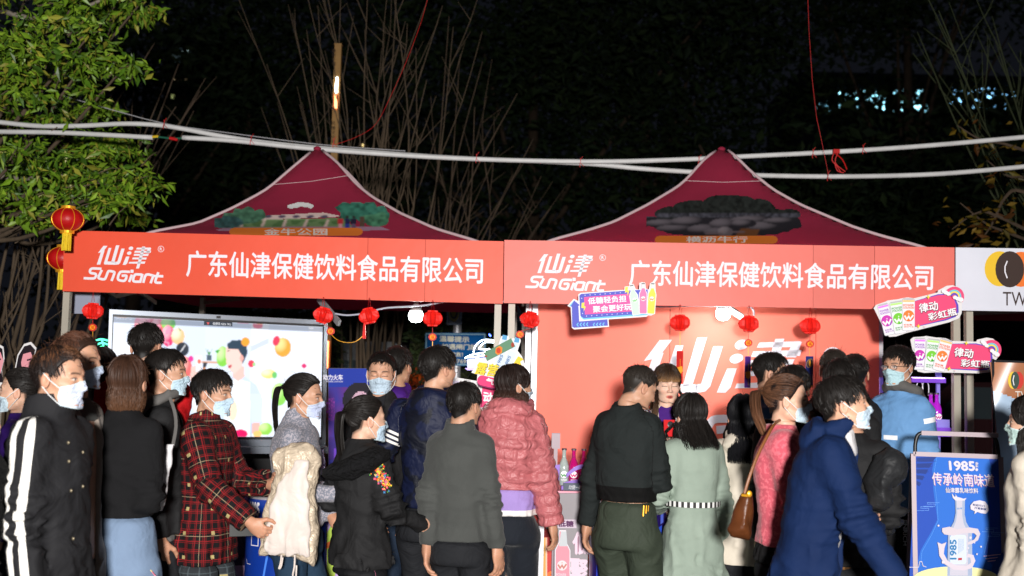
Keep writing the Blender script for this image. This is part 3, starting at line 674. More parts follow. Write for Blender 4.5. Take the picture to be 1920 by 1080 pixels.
# ---------------------------------------------------------------- hanging honeycomb lanterns
M_paper = mat('red_paper', lin(225, 30, 20), .55, emit=lin(235, 25, 14), estr=.14, vary=.25, vscale=30)  # unlit paper; faint emission added to brighten the red
M_medal = mat('medallion', lin(205, 40, 20), .6)
M_gold = mat('gold_print', lin(240, 170, 30), .4, .2)
def lantern(label, px, py, Y, tilt=0, rough=1.0, medal=None, hang=None, card=None):
    c0 = at(px, py, Y); s = Y/2050
    t = thing('paper_lantern', label, 'paper lantern', c0, group='small red honeycomb lanterns under the banners')
    R0 = Matrix.Rotation(R_(tilt), 3, 'Y'); n = 30; vs = []; fs = []
    prof = [(.35, .62), (.5, .6), (.5, .5), (.72, .42), (.93, .22), (1.0, 0), (.95, -.2), (.75, -.4), (.52, -.5), (.5, -.6), (.35, -.62)]
    W = 19.5*s; rr = np.random.default_rng(int(px))
    for (r, z) in prof:
        for j in range(n):
            a = 2*math.pi*j/n; k = 1-.2*(j % 2)*(1 if abs(z) < .55 else .8)+(rr.random()-.5)*.1*rough
            vs.append(R0 @ Vector((W*r*k*math.cos(a), W*r*k*math.sin(a), W*z*1.25*(1+(rr.random()-.5)*.04)))+c0)
    k = len(prof); fs = [(i*n+j, i*n+(j+1) % n, (i+1)*n+(j+1) % n, (i+1)*n+j) for i in range(k-1) for j in range(n)]+[tuple(range(n))[::-1], tuple((k-1)*n+j for j in range(n))]
    mb = MB(); mb.add(vs, fs); mb.build('paper_shade', M_paper, t)
    mb = MB(); mb.tube([at(px-2, py-17, Y), at(px, py-34, Y-.12)], .0018, 4); mb.tube([at(px+3, py-17, Y), at(px+1, py-34, Y-.12)], .0018, 4)
    if medal: mb.tube([at(px, py+17, Y), at(medal[0], medal[1]-6, Y)], .002, 4)
    mb.build('cord', M_redcord, t)
    if medal:
        mx, my = medal; c1 = at(mx, my, Y); pl = Plane(mx-10, Y, mx+10, Y, py=my)
        mb = MB(); mb.slab([pl.pt(x, y, .004) for x, y in [(mx+8*(1-.1*(k % 2))*math.cos(k*math.pi/10), my+7.3*(1-.1*(k % 2))*math.sin(k*math.pi/10)) for k in range(20)]], -pl.n*.008); md = mb.build('medallion', M_medal, t)
        a = Art(pl, .005); a.shape(ellpts(mx, my, 4.8, 4.6, 14), lin(250, 175, 30)); a.textbox('福', mx-3.4, my-3.6, mx+3.4, my+3.6, lin(200, 40, 20), bold=.02); a.build('lettering', md)
    if hang:
        mb = MB(); mb.tube(smoothpath([at(x, y, Y) for x, y in hang], 3), .0018, 4); mb.build('tassel_cord', M_gold, t)
    if card:
        cc, x0, y0, x1, y1, style = card; pl = Plane(x0, Y, x1, Y+.01, py=y0)
        mb = MB(); mb.slab([pl.pt(*q) for q in ((x0, y0), (x1, y0), (x1-1, y1), (x0-1, y1))], -pl.n*.002); cd = mb.build('hanging_card', mat('card_%d_%d_%d' % cc, lin(*cc), .5), t)
        a = Art(pl, .001); mx, my = (x0+x1)/2, (y0+y1)/2; g = lin(235, 165, 45)
        if style == 'ox':
            a.shape(ellpts(mx, my+6, 3.6, 7), g); a.shape([(mx-5, my), (mx+4, my-2), (mx+5, my+8), (mx-4, my+11)], g); a.line([(mx, my-15), (mx, my+24)], .8, g)
        elif style == 'blue':
            a.shape(ellpts(mx, y0+13, 6, 9, 8, 22), lin(190, 150, 60)); a.shape(ellpts(mx, y0+13, 5, 8, 8, 22), lin(20, 30, 70)); a.shape(ellpts(mx, y0+13, 2, 6), g)
            for k in range(4): a.line([(mx-5+k*3.2, y0+34), (mx-5+k*3.2, y0+52)], 1.1, lin(120, 140, 190))
            a.shape([(x0, y1-4), (x1-1, y1-4), (x1-1, y1), (x0, y1)], lin(215, 150, 50))
        a.build('gilt_print', cd)
    return t
LG = 'small red honeycomb lanterns under the banners'
lantern('red honeycomb lantern hanging left of the screen below the left banner end', 174, 583, 6.9, 3, medal=(174, 614), hang=((174, 621), (174, 640)))
lantern('crumpled red lantern at the top right corner of the screen', 606, 591, 6.85, 14, 1.6, medal=(620, 621), hang=((622, 628), (632, 637), (648, 642), (665, 641), (678, 632), (684, 622)))
lantern('tilted red lantern midway between the screen corner and the lit bulb', 692, 592, 6.85, -14, 1.4)
lantern('neat red lantern touching the glow of the left bulb', 811, 597, 6.83, 0, .6, medal=(811, 632), hang=((811, 640), (811, 652)))
lantern('crumpled red lantern in front of the silver posts', 994, 599, 6.8, 12, 2.2, medal=(975, 627), hang=((975, 634), (970, 640)))
lantern('red lantern above the red hanging card on the coral backdrop', 1275, 605, 6.85, 0, 1, card=((200, 22, 20), 1269, 658, 1281, 719, 'ox'), hang=((1275, 622), (1275, 658)))
lantern('red lantern above the purple hanging card, beside the bulb on the coral backdrop', 1404, 607, 6.85, 2, 1, medal=(1403, 643), card=((75, 30, 130), 1397, 668, 1408, 727, 'ox'), hang=((1403, 650), (1403, 668)))
lantern('red lantern above the blue hanging card on the coral backdrop', 1519, 611, 6.85, 0, 1, medal=(1518.5, 645), card=((25, 45, 120), 1511, 668, 1525, 726, 'blue'), hang=((1518, 652), (1518, 668)))
mb = MB(); c0 = at(683, 620, 6.85); mb.lathe([(.002, .06), (.006, .05), (.008, .03), (.013, -.05)], c0, 10); mb.tube([at(688, 606, 6.85), c0+Vector((0, 0, .05))], .0018, 4)
tag(mb.build('tassel', M_paper), 'small red tassel below the tilted lantern', 'tassel')

# big festive lanterns at the left end
M_silk = mat('red_silk', lin(170, 14, 16), .45, emit=lin(170, 10, 12), estr=.15, bump=.2, bscale=60)  # faint emission added to the silk, no lamp inside
M_goldt = mat('gold_trim', lin(245, 180, 50), .3, .7, emit=lin(245, 170, 40), estr=.2)  # added emission brightens the gold, which is no lamp
M_tas = mat('yellow_tassel', lin(235, 200, 20), .6, bump=.5, bscale=90, stretch=(4, 4, .3))
def biglantern(label, px, py, Y, w, h):
    c0 = at(px, py, Y); s = Y/2050; t = thing('festive_lantern', label, 'lantern', c0, group='big round red lanterns at the left booth end')
    W, H = w/2*s, h/2*s; mb = MB(); n = 32; prof = []
    for i in range(13):
        a = math.pi*(.12+.76*i/12); prof.append((W*math.sin(a), H*math.cos(a)/math.cos(math.pi*.12)))
    k = len(prof); vs = [Vector((r*math.cos(2*math.pi*j/n)*(1-.035*(j % 4 == 0)), r*math.sin(2*math.pi*j/n)*(1-.035*(j % 4 == 0)), z))+c0 for r, z in prof for j in range(n)]
    mb.add(vs, [(i*n+j, i*n+(j+1) % n, (i+1)*n+(j+1) % n, (i+1)*n+j) for i in range(k-1) for j in range(n)]); mb.build('silk_shade', M_silk, t, smooth=True)
    for j in range(0, n, 4):
        a = 2*math.pi*j/n; mb = MB(); mb.tube([c0+Vector((r*1.0*math.cos(a), r*1.0*math.sin(a), z)) for r, z in prof], .0022, 4); mb.build('gilt_rib', M_goldt, t)
    for sg in (1, -1):
        mb = MB(); mb.lathe([(W*.36, H*.98), (W*.42, H*1.0), (W*.42, H*1.22), (W*.36, H*1.24)] if sg > 0 else [(W*.36, -H*1.24), (W*.42, -H*1.22), (W*.42, -H), (W*.36, -H*.98)], c0, 20); mb.build('collar', M_goldt, t)
    mb = MB()
    for j in range(26):
        a = 2*math.pi*j/26; r = W*.26*(.6+.4*((j*7) % 5)/5); p = c0+Vector((r*math.cos(a), r*math.sin(a), -H*1.2)); mb.tube([p, p+Vector((.004*math.cos(a*3), 0, -H*1.6))], .004, 4)
    mb.build('tassel', M_tas, t)
    return t
biglantern('upper big round red lantern with gold collars, hanging under the leafy tree', 127, 412, 6.75, 61, 42)
biglantern('lower big round red lantern half behind the left banner edge', 119, 485, 7.12, 61, 42)

# ================================================================== HAND SIGNS AND POSTERS
def outline_board(t, pl, pts, th=.006, m=None, off=0):
    mb = MB(); mb.slab([pl.pt(x, y, off) for x, y in pts], -pl.n*th); return mb.build('board', m or M_board, t)
def starpts(x, y, r, q=.32): return [(x+(r if k % 2 == 0 else r*q)*math.cos(k*math.pi/4), y+(r if k % 2 == 0 else r*q)*math.sin(k*math.pi/4)) for k in range(8)]
def bottle_outline(cx, y0, y1, w, rot=0):
    h = y1-y0; P = [(-.22, 0), (.22, 0), (.24, .05), (.22, .2), (.5, .36), (.5, .97), (.42, 1), (-.42, 1), (-.5, .97), (-.5, .36), (-.22, .2), (-.24, .05)]
    return rotp([(cx+a*w, y0+b*h) for a, b in P], cx, (y0+y1)/2, rot)
def wmark(a, cx, cy, r, c, rot=0, disc=True, dc=None):
    if disc: a.shape(ellpts(cx, cy, r, r, 18), dc or lin(245, 245, 248))
    a.line(rotp([(cx-r*.75, cy-r*.1), (cx-r*.4, cy+r*.5), (cx-.0*r, cy-r*.02), (cx+r*.3, cy+r*.5), (cx+r*.8, cy-r*.2)], cx, cy, rot), r*.34, c); a.shape(starpts(cx, cy-r*.52, r*.22), c)
# arrow sign
HP = Plane(1060, 6.62, 1240, 6.6, py=580)
t = thing('arrow_sign', 'blue arrow sign with pink panel and three printed bottles, left on the coral backdrop', 'sign', HP.pt(1145, 615))
g = lambda x, y: (1050+x/9, 520+y/9)
G = lambda l: [g(x, y) for x, y in l]
outline_board(t, HP, G([(125, 480), (232, 362), (310, 400), (308, 290), (345, 262), (1085, 210), (1092, 155), (1165, 150), (1185, 112), (1240, 112), (1280, 200), (1335, 205), (1340, 95), (1385, 78), (1440, 95), (1450, 190), (1500, 205), (1520, 100), (1570, 85), (1610, 100), (1615, 230), (1628, 300), (1590, 620), (1540, 645), (1490, 640), (1460, 665), (820, 710), (828, 835), (238, 880), (200, 850), (180, 510)]))
a = Art(HP); PB, PK, CY = lin(92, 98, 200), lin(240, 95, 165), lin(120, 200, 235)
a.shape(G([(150, 485), (240, 385), (255, 400), (180, 488)]), CY); a.shape(G([(178, 490), (240, 392), (325, 460), (325, 480), (310, 480), (325, 745), (800, 708), (808, 815), (235, 852), (205, 830), (200, 500)]), PB)
a.shape(G([(325, 310), (355, 280), (1160, 222), (1480, 205), (1480, 630), (1440, 640), (400, 715), (350, 670)]), CY); a.shape(G([(325, 310), (355, 280), (1160, 222), (1480, 205), (1480, 600), (1440, 612), (400, 690), (345, 650)]), PB)
a.shape(G([(405, 335), (1190, 275), (1265, 570), (420, 628)]), PK)
for k in range(9): a.shape(ellpts(*g(422+k*85, 303-k*6), .9, .9, 8), WHITE, up=k == 0)
for k in range(10): a.shape(ellpts(*g(448+k*86, 654-k*6), .9, .9, 8), WHITE, up=k == 0)
a.shape(ellpts(*g(365, 355), .9, .9, 8), WHITE); a.shape(ellpts(*g(380, 610), .9, .9, 8), WHITE)
a.text('低糖轻负担', g(468, 345), g(1115, 300), g(474, 460), lin(250, 248, 252), bold=.03); a.text('聚会更好玩', g(550, 485), g(1205, 440), g(556, 600), lin(250, 248, 252), bold=.03)
for k in range(4):
    for x0 in (285, 560): a.line(G([(x0+22+k*54, 772-k*2), (x0+k*54, 800-k*2), (x0+22+k*54, 828-k*2)]), 1.6, CY, up=False)
for bx, by in ((365, 430), (1100, 165)): a.shape(G([(bx, by), (bx+50, by-2), (bx+40, by+50), (bx+70, by+70), (bx+30, by+150), (bx+38, by+90), (bx-5, by+88)]), lin(245, 225, 95))
for cx, y0, y1, w_, rt, cc, wc in ((1250, 125, 630, 125, -10, (205, 228, 215), (90, 200, 90)), (1400, 98, 610, 120, 0, (240, 130, 180), (225, 40, 90)), (1545, 100, 615, 120, 4, (245, 220, 90), (225, 140, 30))):
    x, ya = g(cx, y0); yb = g(cx, y1)[1]
    a.shape(bottle_outline(x, ya-1, yb+1, w_/9+2.5, rt), lin(245, 245, 245)); a.shape(bottle_outline(x, ya, yb, w_/9, rt), lin(*cc)); a.shape(rotp([(x-w_*.022, ya), (x+w_*.022, ya), (x+w_*.022, ya+10), (x-w_*.022, ya+10)], x, (ya+yb)/2, rt), lin(225, 232, 232)); a.shape(rotp([(x-3.2, ya), (x+3.2, ya), (x+3.2, ya+2.4), (x-3.2, ya+2.4)], x, (ya+yb)/2, rt), lin(130, 130, 135))
    wmark(a, x+(rt < 0)*1, (ya+yb)/2+1, 4.5, lin(*wc), rt, dc=lin(235, 238, 238))
a.build('printed_graphic', t)
# rainbow can signs (drawn once in crop coordinates of the upper one)
def can_sign(label, pl, mp, straight):
    t = thing('can_sign', label, 'sign', pl.pt(*mp(740, 500)), group='pink rainbow can signs')
    G = lambda l: [mp(x, y) for x, y in l]
    k = abs(mp(100, 0)[0]-mp(0, 0)[0])/100
    outline_board(t, pl, G([(50, 285), (75, 250), (185, 212), (205, 200), (330, 185), (350, 178), (430, 165), (505, 175), (770, 110), (775, 85), (805, 70), (870, 35), (940, 28), (1010, 60), (1045, 120), (1058, 200), (1040, 240), (1040, 340), (1010, 400), (900, 445), (420, 565), (300, 605), (225, 610), (190, 570)]))
    a = Art(pl)
    a.shape(G([(480, 215), (770, 130), (940, 120), (1000, 250), (1005, 330), (970, 385), (860, 425), (420, 520)]), lin(95, 75, 190)); a.shape(G([(490, 215), (770, 142), (930, 132), (975, 250), (980, 320), (950, 375), (850, 412), (430, 515)]), lin(233, 80, 125))
    for cx, y0, y1, r, cc, c2, wx in ((190, 240, 590, -14, (150, 60, 190), (205, 60, 180), 60), (320, 215, 570, -9, (45, 160, 60), (120, 205, 60), 68), (430, 185, 540, 0, (235, 90, 30), (245, 130, 60), 68)):
        P = lambda l: G(rotp(l, cx, (y0+y1)/2, r))
        a.shape(P(rrect(cx-wx-4, y0-4, cx+wx+4, y1+4, 20)), lin(175, 178, 190)); a.shape(P(rrect(cx-wx, y0, cx+wx, y1, 18)), lin(236, 236, 240)); a.shape(P(rrect(cx-wx+8, y0-8, cx+wx-8, y0+12, 5)), lin(190, 190, 195))
        a.shape(P([(cx-wx+2, y0+14), (cx+wx-2, y0+14), (cx+wx-2, y0+34), (cx-wx+2, y0+34)]), lin(*[min(255, q+70) for q in c2]))
        for tt, ya, yb in (('POWER', y0+58, y0+84), ('STATION', y0+88, y0+112)):
            q = P([(cx-wx+8, ya), (cx+wx-8, ya), (cx-wx+8, yb)]); a.text(tt, *q, lin(*cc), bold=.035)
        mx, my = P([(cx, y0+190)])[0]; a.shape(ellpts(mx, my, 62*k, 64*k, 22), lin(*c2)); a.shape(P([(cx-15, y0+252), (cx+60, y0+195), (cx+35, y0+245)]), lin(*cc)); 
        wmark(a, mx, my+8*k, 58*k, lin(240, 240, 242), r, disc=False)
        q = P([(cx-wx+12, y0+282), (cx+wx-30, y0+282), (cx-wx+12, y0+300)]); a.text('彩虹瓶', *q, lin(*cc), bold=.02)
        q = P([(cx-wx+12, y0+306), (cx+wx-14, y0+306), (cx-wx+12, y0+322)]); a.text('果味气泡', *q, lin(*cc), bold=.0)
    for (tt, tl, tr, bl) in (('律动', (535, 240), (748, 205), (550, 345)), ('彩虹瓶', (635, 350), (955, 280), (655, 435))):
        sh = 6; a.text(tt, *G([(tl[0]+sh, tl[1]+sh), (tr[0]+sh, tr[1]+sh), (bl[0]+sh, bl[1]+sh)]), lin(80, 30, 60), bold=.03); a.text(tt, *G([tl, tr, bl]), lin(248, 245, 248), bold=.03)
    cx, cy = 935, 165
    for r, cc in ((112, (233, 80, 125)), (80, (110, 200, 220)), (62, (245, 220, 80)), (46, (110, 80, 190))):
        a.shape(G(ellpts(cx, cy, r, r*1.05, 26, 25, -185, 5)+[(cx, cy)]), lin(*cc))
    a.shape(G(ellpts(cx, cy, 24, 24)), lin(236, 80, 125))
    for dx, dy, r in ((-125, -65, 24), (-100, -50, 26), (-70, -35, 24), (10, 5, 24), (40, 20, 26), (75, 30, 30)):
        a.shape(G(ellpts(cx+dx*.95, cy+dy, r, r*.85)), lin(240, 240, 244))
    for sx, sy in ((642, 165), (532, 492)): a.shape(G(starpts(sx, sy, 28)), lin(245, 225, 70))
    a.shape(G(starpts(600, 497, 14)), lin(250, 210, 220))
    a.build('printed_graphic', t)
HP2 = Plane(1640, 6.6, 1810, 6.58, py=580)
can_sign('upper pink rainbow sign with three cans, tilted upward over the red banner end', HP2, lambda x, y: (1630+x/6, 530+y/6), False)
def mp2(x, y):
    a0 = R_(15.5); dx, dy = (x-550)/6, (y-320)/6; return (1786+dx*math.cos(a0)*1.0-dy*math.sin(a0), 664.5+dx*math.sin(a0)*1.0+dy*math.cos(a0))
can_sign('lower pink rainbow sign with three cans, level against the dark booth gap', Plane(1700, 6.5, 1880, 6.5, py=660), mp2, True)

# camping sign with bottles and green card
GP = Plane(880, 6.5, 1010, 6.5, py=680); gx = lambda x, y: (780+x/4.91, 560+y/4.91); G = lambda l: [gx(x, y) for x, y in l]
t = thing('camping_sign', 'yellow lettered camping sign with bottles and a green card stuck on it', 'sign', GP.pt(940, 735))
outline_board(t, GP, G([(510, 680), (570, 580), (650, 545), (740, 480), (785, 345), (850, 342), (862, 380), (890, 365), (960, 370), (965, 390), (935, 480), (975, 530), (1000, 600), (1010, 760), (900, 800), (790, 858), (560, 760), (565, 700)]))
a = Art(GP)
for bx, by, ex, ey in ((818, 350, 760, 620), (930, 375, 830, 640)):
    a.line(G([(bx, by), ((bx*2+ex)/3, (by*2+ey)/3)]), 9, lin(205, 218, 232)); a.line(G([((bx+ex)/2, (by+ey)/2), (ex, ey)]), 17, lin(210, 222, 235)); a.line(G([(bx, by), (bx-3, by+15)]), 9, lin(90, 160, 205))
for ox, oy in ((760, 535), (830, 545)): a.text('1985', *G([(ox-20, oy+70), (ox+20, oy-25), (ox+5, oy+85)]), lin(30, 100, 160), bold=.02)
a.shape(G([(890, 610), (940, 530), (965, 540), (990, 560), (960, 580), (980, 640), (900, 640)]), lin(245, 205, 60))
a.text('露营必备', *G([(575, 580), (980, 640), (540, 695)]), lin(60, 40, 30), bold=.05); a.text('露营必备', *G([(572, 578), (977, 638), (537, 693)]), lin(245, 215, 60), bold=.025)
a.shape(G(rotp(rrect(575, 705, 1010, 800, 46), 575, 705, 13)), lin(130, 30, 90)); a.shape(G(rotp(rrect(575, 697, 1010, 788, 44), 575, 700, 13)), lin(232, 60, 120)); a.text('气氛燃料', *G([(650, 725), (960, 795), (635, 780)]), lin(250, 245, 248), bold=.03)
a.build('printed_graphic', t)
mb = MB(); mb.slab([GP.pt(*q, .012) for q in G([(622, 500), (875, 365), (915, 440), (655, 575)])], -GP.n*.002); cd = mb.build('green_card', mat('green_card', lin(30, 110, 65), .5), t)
a = Art(GP, .013); a.shape(G([(735, 455), (770, 435), (795, 450), (790, 500), (755, 520), (730, 500)]), lin(225, 130, 40)); a.shape(G(ellpts(760, 478, 20, 26)), lin(200, 60, 30)); a.shape(G(ellpts(890, 425, 15, 22)), lin(160, 60, 40)); a.shape(G(ellpts(645, 530, 12, 8)), lin(160, 60, 40)); a.build('gilt_print', cd)
# second hand sign mostly hidden below the camping sign
GP2 = Plane(840, 6.7, 940, 6.7, py=740)
t = thing('can_sign', 'white edged sign with a pink tail half hidden behind heads, below the camping sign', 'sign', GP2.pt(890, 770))
outline_board(t, GP2, [(842, 712), (858, 708), (880, 712), (905, 716), (932, 722), (936, 768), (880, 772), (846, 760)])
a = Art(GP2); a.shape([(905, 722), (930, 727), (932, 764), (900, 764)], lin(232, 70, 125)); a.shape(rrect(845, 714, 862, 758, 4), lin(225, 215, 240)); a.shape(ellpts(853, 728, 6, 6), lin(160, 70, 190)); a.text('动', (906, 733), (926, 737), (906, 755), lin(250, 245, 248), bold=.04)
a.build('printed_graphic', t)
# standee faces left
for lb, xs, Yd in (('dark haired cut-out face board peeking between people at left', [(28, 690), (33, 665), (45, 645), (58, 641), (68, 652), (64, 672), (66, 700), (60, 760), (26, 760)], 6.6), ('white edged face board cut by the left picture edge', [(-30, 640), (-8, 642), (6, 650), (8, 672), (3, 692), (6, 760), (-34, 760)], 6.5)):
    pl = Plane(xs[0][0], Yd, xs[0][0]+60, Yd, py=690); cx = sum(p[0] for p in xs)/len(xs)
    t = thing('face_board', lb, 'cut-out board', pl.pt(cx, 760)); outline_board(t, pl, xs)
    a = Art(pl); sh = lambda l, s_, cy=690: [(cx+(x-cx)*s_, cy+(y-cy)*s_) for x, y in l]
    a.shape(sh(xs[:-2]+[(cx+15, 720), (cx-15, 720)], .9), lin(25, 15, 25)); a.shape([(cx-6, 664), (cx+8, 660), (cx+14, 676), (cx+8, 700), (cx-6, 704), (cx-10, 680)], lin(222, 150, 160))
    a.shape([(cx+1, 674), (cx+9, 672), (cx+9, 675), (cx+1, 677)], lin(40, 20, 40)); a.shape([(cx+2, 692), (cx+8, 691), (cx+5, 695)], lin(190, 40, 70)); a.build('printed_graphic', t)
    b = pl.pt(cx, 760, -.03); mb = MB(); mb.beam((b.x, b.y, 0), (b.x, b.y, b.z+.15), .03, .02); mb.build('stake', M_post, t); mb = MB(); mb.box((b.x, b.y, .01), (.4, .3, .02)); mb.build('base', M_black, t)

# neon camper sign
NP = Plane(870, 7.4, 960, 7.4, py=660); t = thing('neon_sign', 'white neon camper outline with violet glow beside the blue road sign', 'neon sign', NP.pt(900, 695))
M_neon = mat('neon_white', (.9, .95, 1), .3, emit=(.75, .9, 1), estr=6); M_neonb = mat('neon_blue', (.05, .1, .9), .3, emit=(.08, .15, 1), estr=6)
G = lambda l: [gx(x, y) for x, y in l]
for l in ([(450, 548), (520, 515), (640, 495), (720, 470)], [(530, 495), (545, 440), (590, 395), (640, 378), (725, 385)], [(580, 460), (610, 420), (650, 400), (725, 405)], [(580, 462), (640, 468), (680, 462)], [(470, 540), (560, 535), (700, 505)]):
    mb = MB(); mb.tube(smoothpath([NP.pt(*q, .01) for q in G(l)], 4), .0045, 6); mb.build('neon_tube', M_neon, t, smooth=True)
mb = MB(); mb.tube([NP.pt(*q, .01) for q in G([(672, 325), (690, 348)])], .006, 6); mb.build('neon_tube', M_neonb, t)
mb = MB(); mb.slab([NP.pt(*q) for q in G([(470, 560), (640, 540), (640, 640), (475, 655)])], -NP.n*.006); mb.build('panel', mat('violet_panel', lin(150, 150, 230), .3, emit=lin(120, 110, 230), estr=.5), t)
mb = MB(); mb.slab([NP.pt(*q) for q in G([(450, 640), (640, 625), (640, 650), (475, 660)])], NP.n*.008); mb.build('ledge', mat('violet_ledge', lin(110, 60, 190), .3, emit=lin(110, 60, 200), estr=.6), t)
b = NP.pt(905, 690); mb = MB(); mb.beam((b.x, b.y+.03, 0), (b.x, b.y+.03, b.z), .03, .03); mb.build('stand', M_black, t)

# blue road signs behind
YS = 11.5; RP = Plane(790, YS, 930, YS, py=660); M_bluesign = mat('blue_sign', lin(15, 95, 165), .8, vary=.1, spec=.1); M_signw = lin(222, 222, 205)
t = thing('road_sign', 'blue notice board with cream Chinese lettering behind the booths', 'sign', (RP.pt(855, 660).x, YS, 0))
mb = MB(); mb.slab([RP.pt(x, y) for x, y in rrect(797, 624, 911, 686, 3)], -RP.n*.02); mb.build('board', M_bluesign, t)
a = Art(RP, .001, .001); a.line([(799, 626), (909, 627), (909, 684), (799, 683), (799, 626)], 2.4, lin(150, 195, 215))
a.text('温馨提示', (824, 629), (880, 631), (824, 640.5), M_signw, bold=.05); a.text('如遇闸门故障', (828, 644), (908, 646), (828, 655), M_signw, bold=.045); a.text('求救！', (845, 660), (868, 660.5), (845, 669), M_signw, bold=.045); a.text('0769-8', (850, 673), (885, 674), (850, 681), M_signw, bold=.04)
a.build('lettering', t)
p = RP.pt(855, 700); mb = MB(); mb.tube([(p.x, YS+.05, 0), (p.x, YS+.05, RP.pt(855, 560).z)], .045, 12); mb.build('post', M_steel, t)
t = thing('foot_sign', 'small dark blue sign with a yellow crest above the notice board', 'sign', RP.pt(851, 612, -.3))
mb = MB(); mb.slab([RP.pt(x, y) for x, y in rrect(837, 540, 866, 609, 3)], -RP.n*.02); mb.build('board', mat('dark_blue_sign', lin(15, 40, 95), .35), t)
a = Art(RP, .001, .001); a.line([(838.5, 541), (864.5, 541), (864.5, 607.5), (838.5, 607.5), (838.5, 541)], 1.2, lin(120, 150, 190)); a.shape(ellpts(851, 585, 10, 18), lin(150, 140, 90)); a.shape(ellpts(851, 583, 7.5, 15), lin(15, 35, 85)); a.shape(ellpts(850.5, 584, 5, 11), lin(125, 118, 60)); a.build('printed_graphic', t)

# ---------------------------------------------------------------- A-frame poster stands
M_rail = mat('rose_aluminium', lin(135, 122, 128), .5, .3)
def aframe(label, pl, tl, tr, ybot_z, art, handle=True, wpx=6):
    """tl, tr top corners in pixels; panel runs down to world height ybot_z"""
    p0, p1 = pl.pt(*tl), pl.pt(*tr); t = thing('poster_stand', label, 'poster stand', ((p0.x+p1.x)/2, (p0.y+p1.y)/2, 0))
    def dn(p, z): return p-pl.uz*((p.z-z)/pl.uz.z)
    b0, b1 = dn(p0, ybot_z), dn(p1, ybot_z); W = .022
    mb = MB(); mb.slab([p0-pl.n*.008, p1-pl.n*.008, b1-pl.n*.008, b0-pl.n*.008], -pl.n*.006); mb.build('panel', M_white, t)
    for q0, q1 in ((p0, p1), (b0, b1), (p0, b0), (p1, b1)):
        mb = MB(); mb.beam(q0, q1, W, .018, up=pl.n); mb.build('rail', M_rail, t)
    for q in (b0, b1):
        mb = MB(); mb.beam(q, Vector((q.x, q.y, 0)), .02, .02); mb.build('foot', M_rail, t)
        r = Vector((q.x, q.y, 0))-Vector((pl.n.x, pl.n.y, 0))*.55; u = (p0 if q is b0 else p1)
        mb = MB(); mb.beam(u-pl.n*.03, r, .02, .02); mb.build('back_leg', M_rail, t)
    if handle:
        up = pl.uz*.105; i0, i1 = p0+(p1-p0)*.1, p1-(p1-p0)*.02
        mb = MB(); mb.beam(i0+up, i1+up, .022, .022); mb.build('handle_bar', M_rail, t)
        for q, s in ((p0, 1), (p1, -1)):
            d = (p1-p0).normalized()*s; mb = MB(); mb.tube(smoothpath([q+d*.01, q+d*.012+up*.5, q+d*.03+up*.95, q+d*.09+up*1.02], 4), .010, 8); mb.build('handle_corner', M_black, t, smooth=True)
    art(t); return t
PP = Plane(1705, 5.45, 1885, 5.35, py=950, tilt=-6)
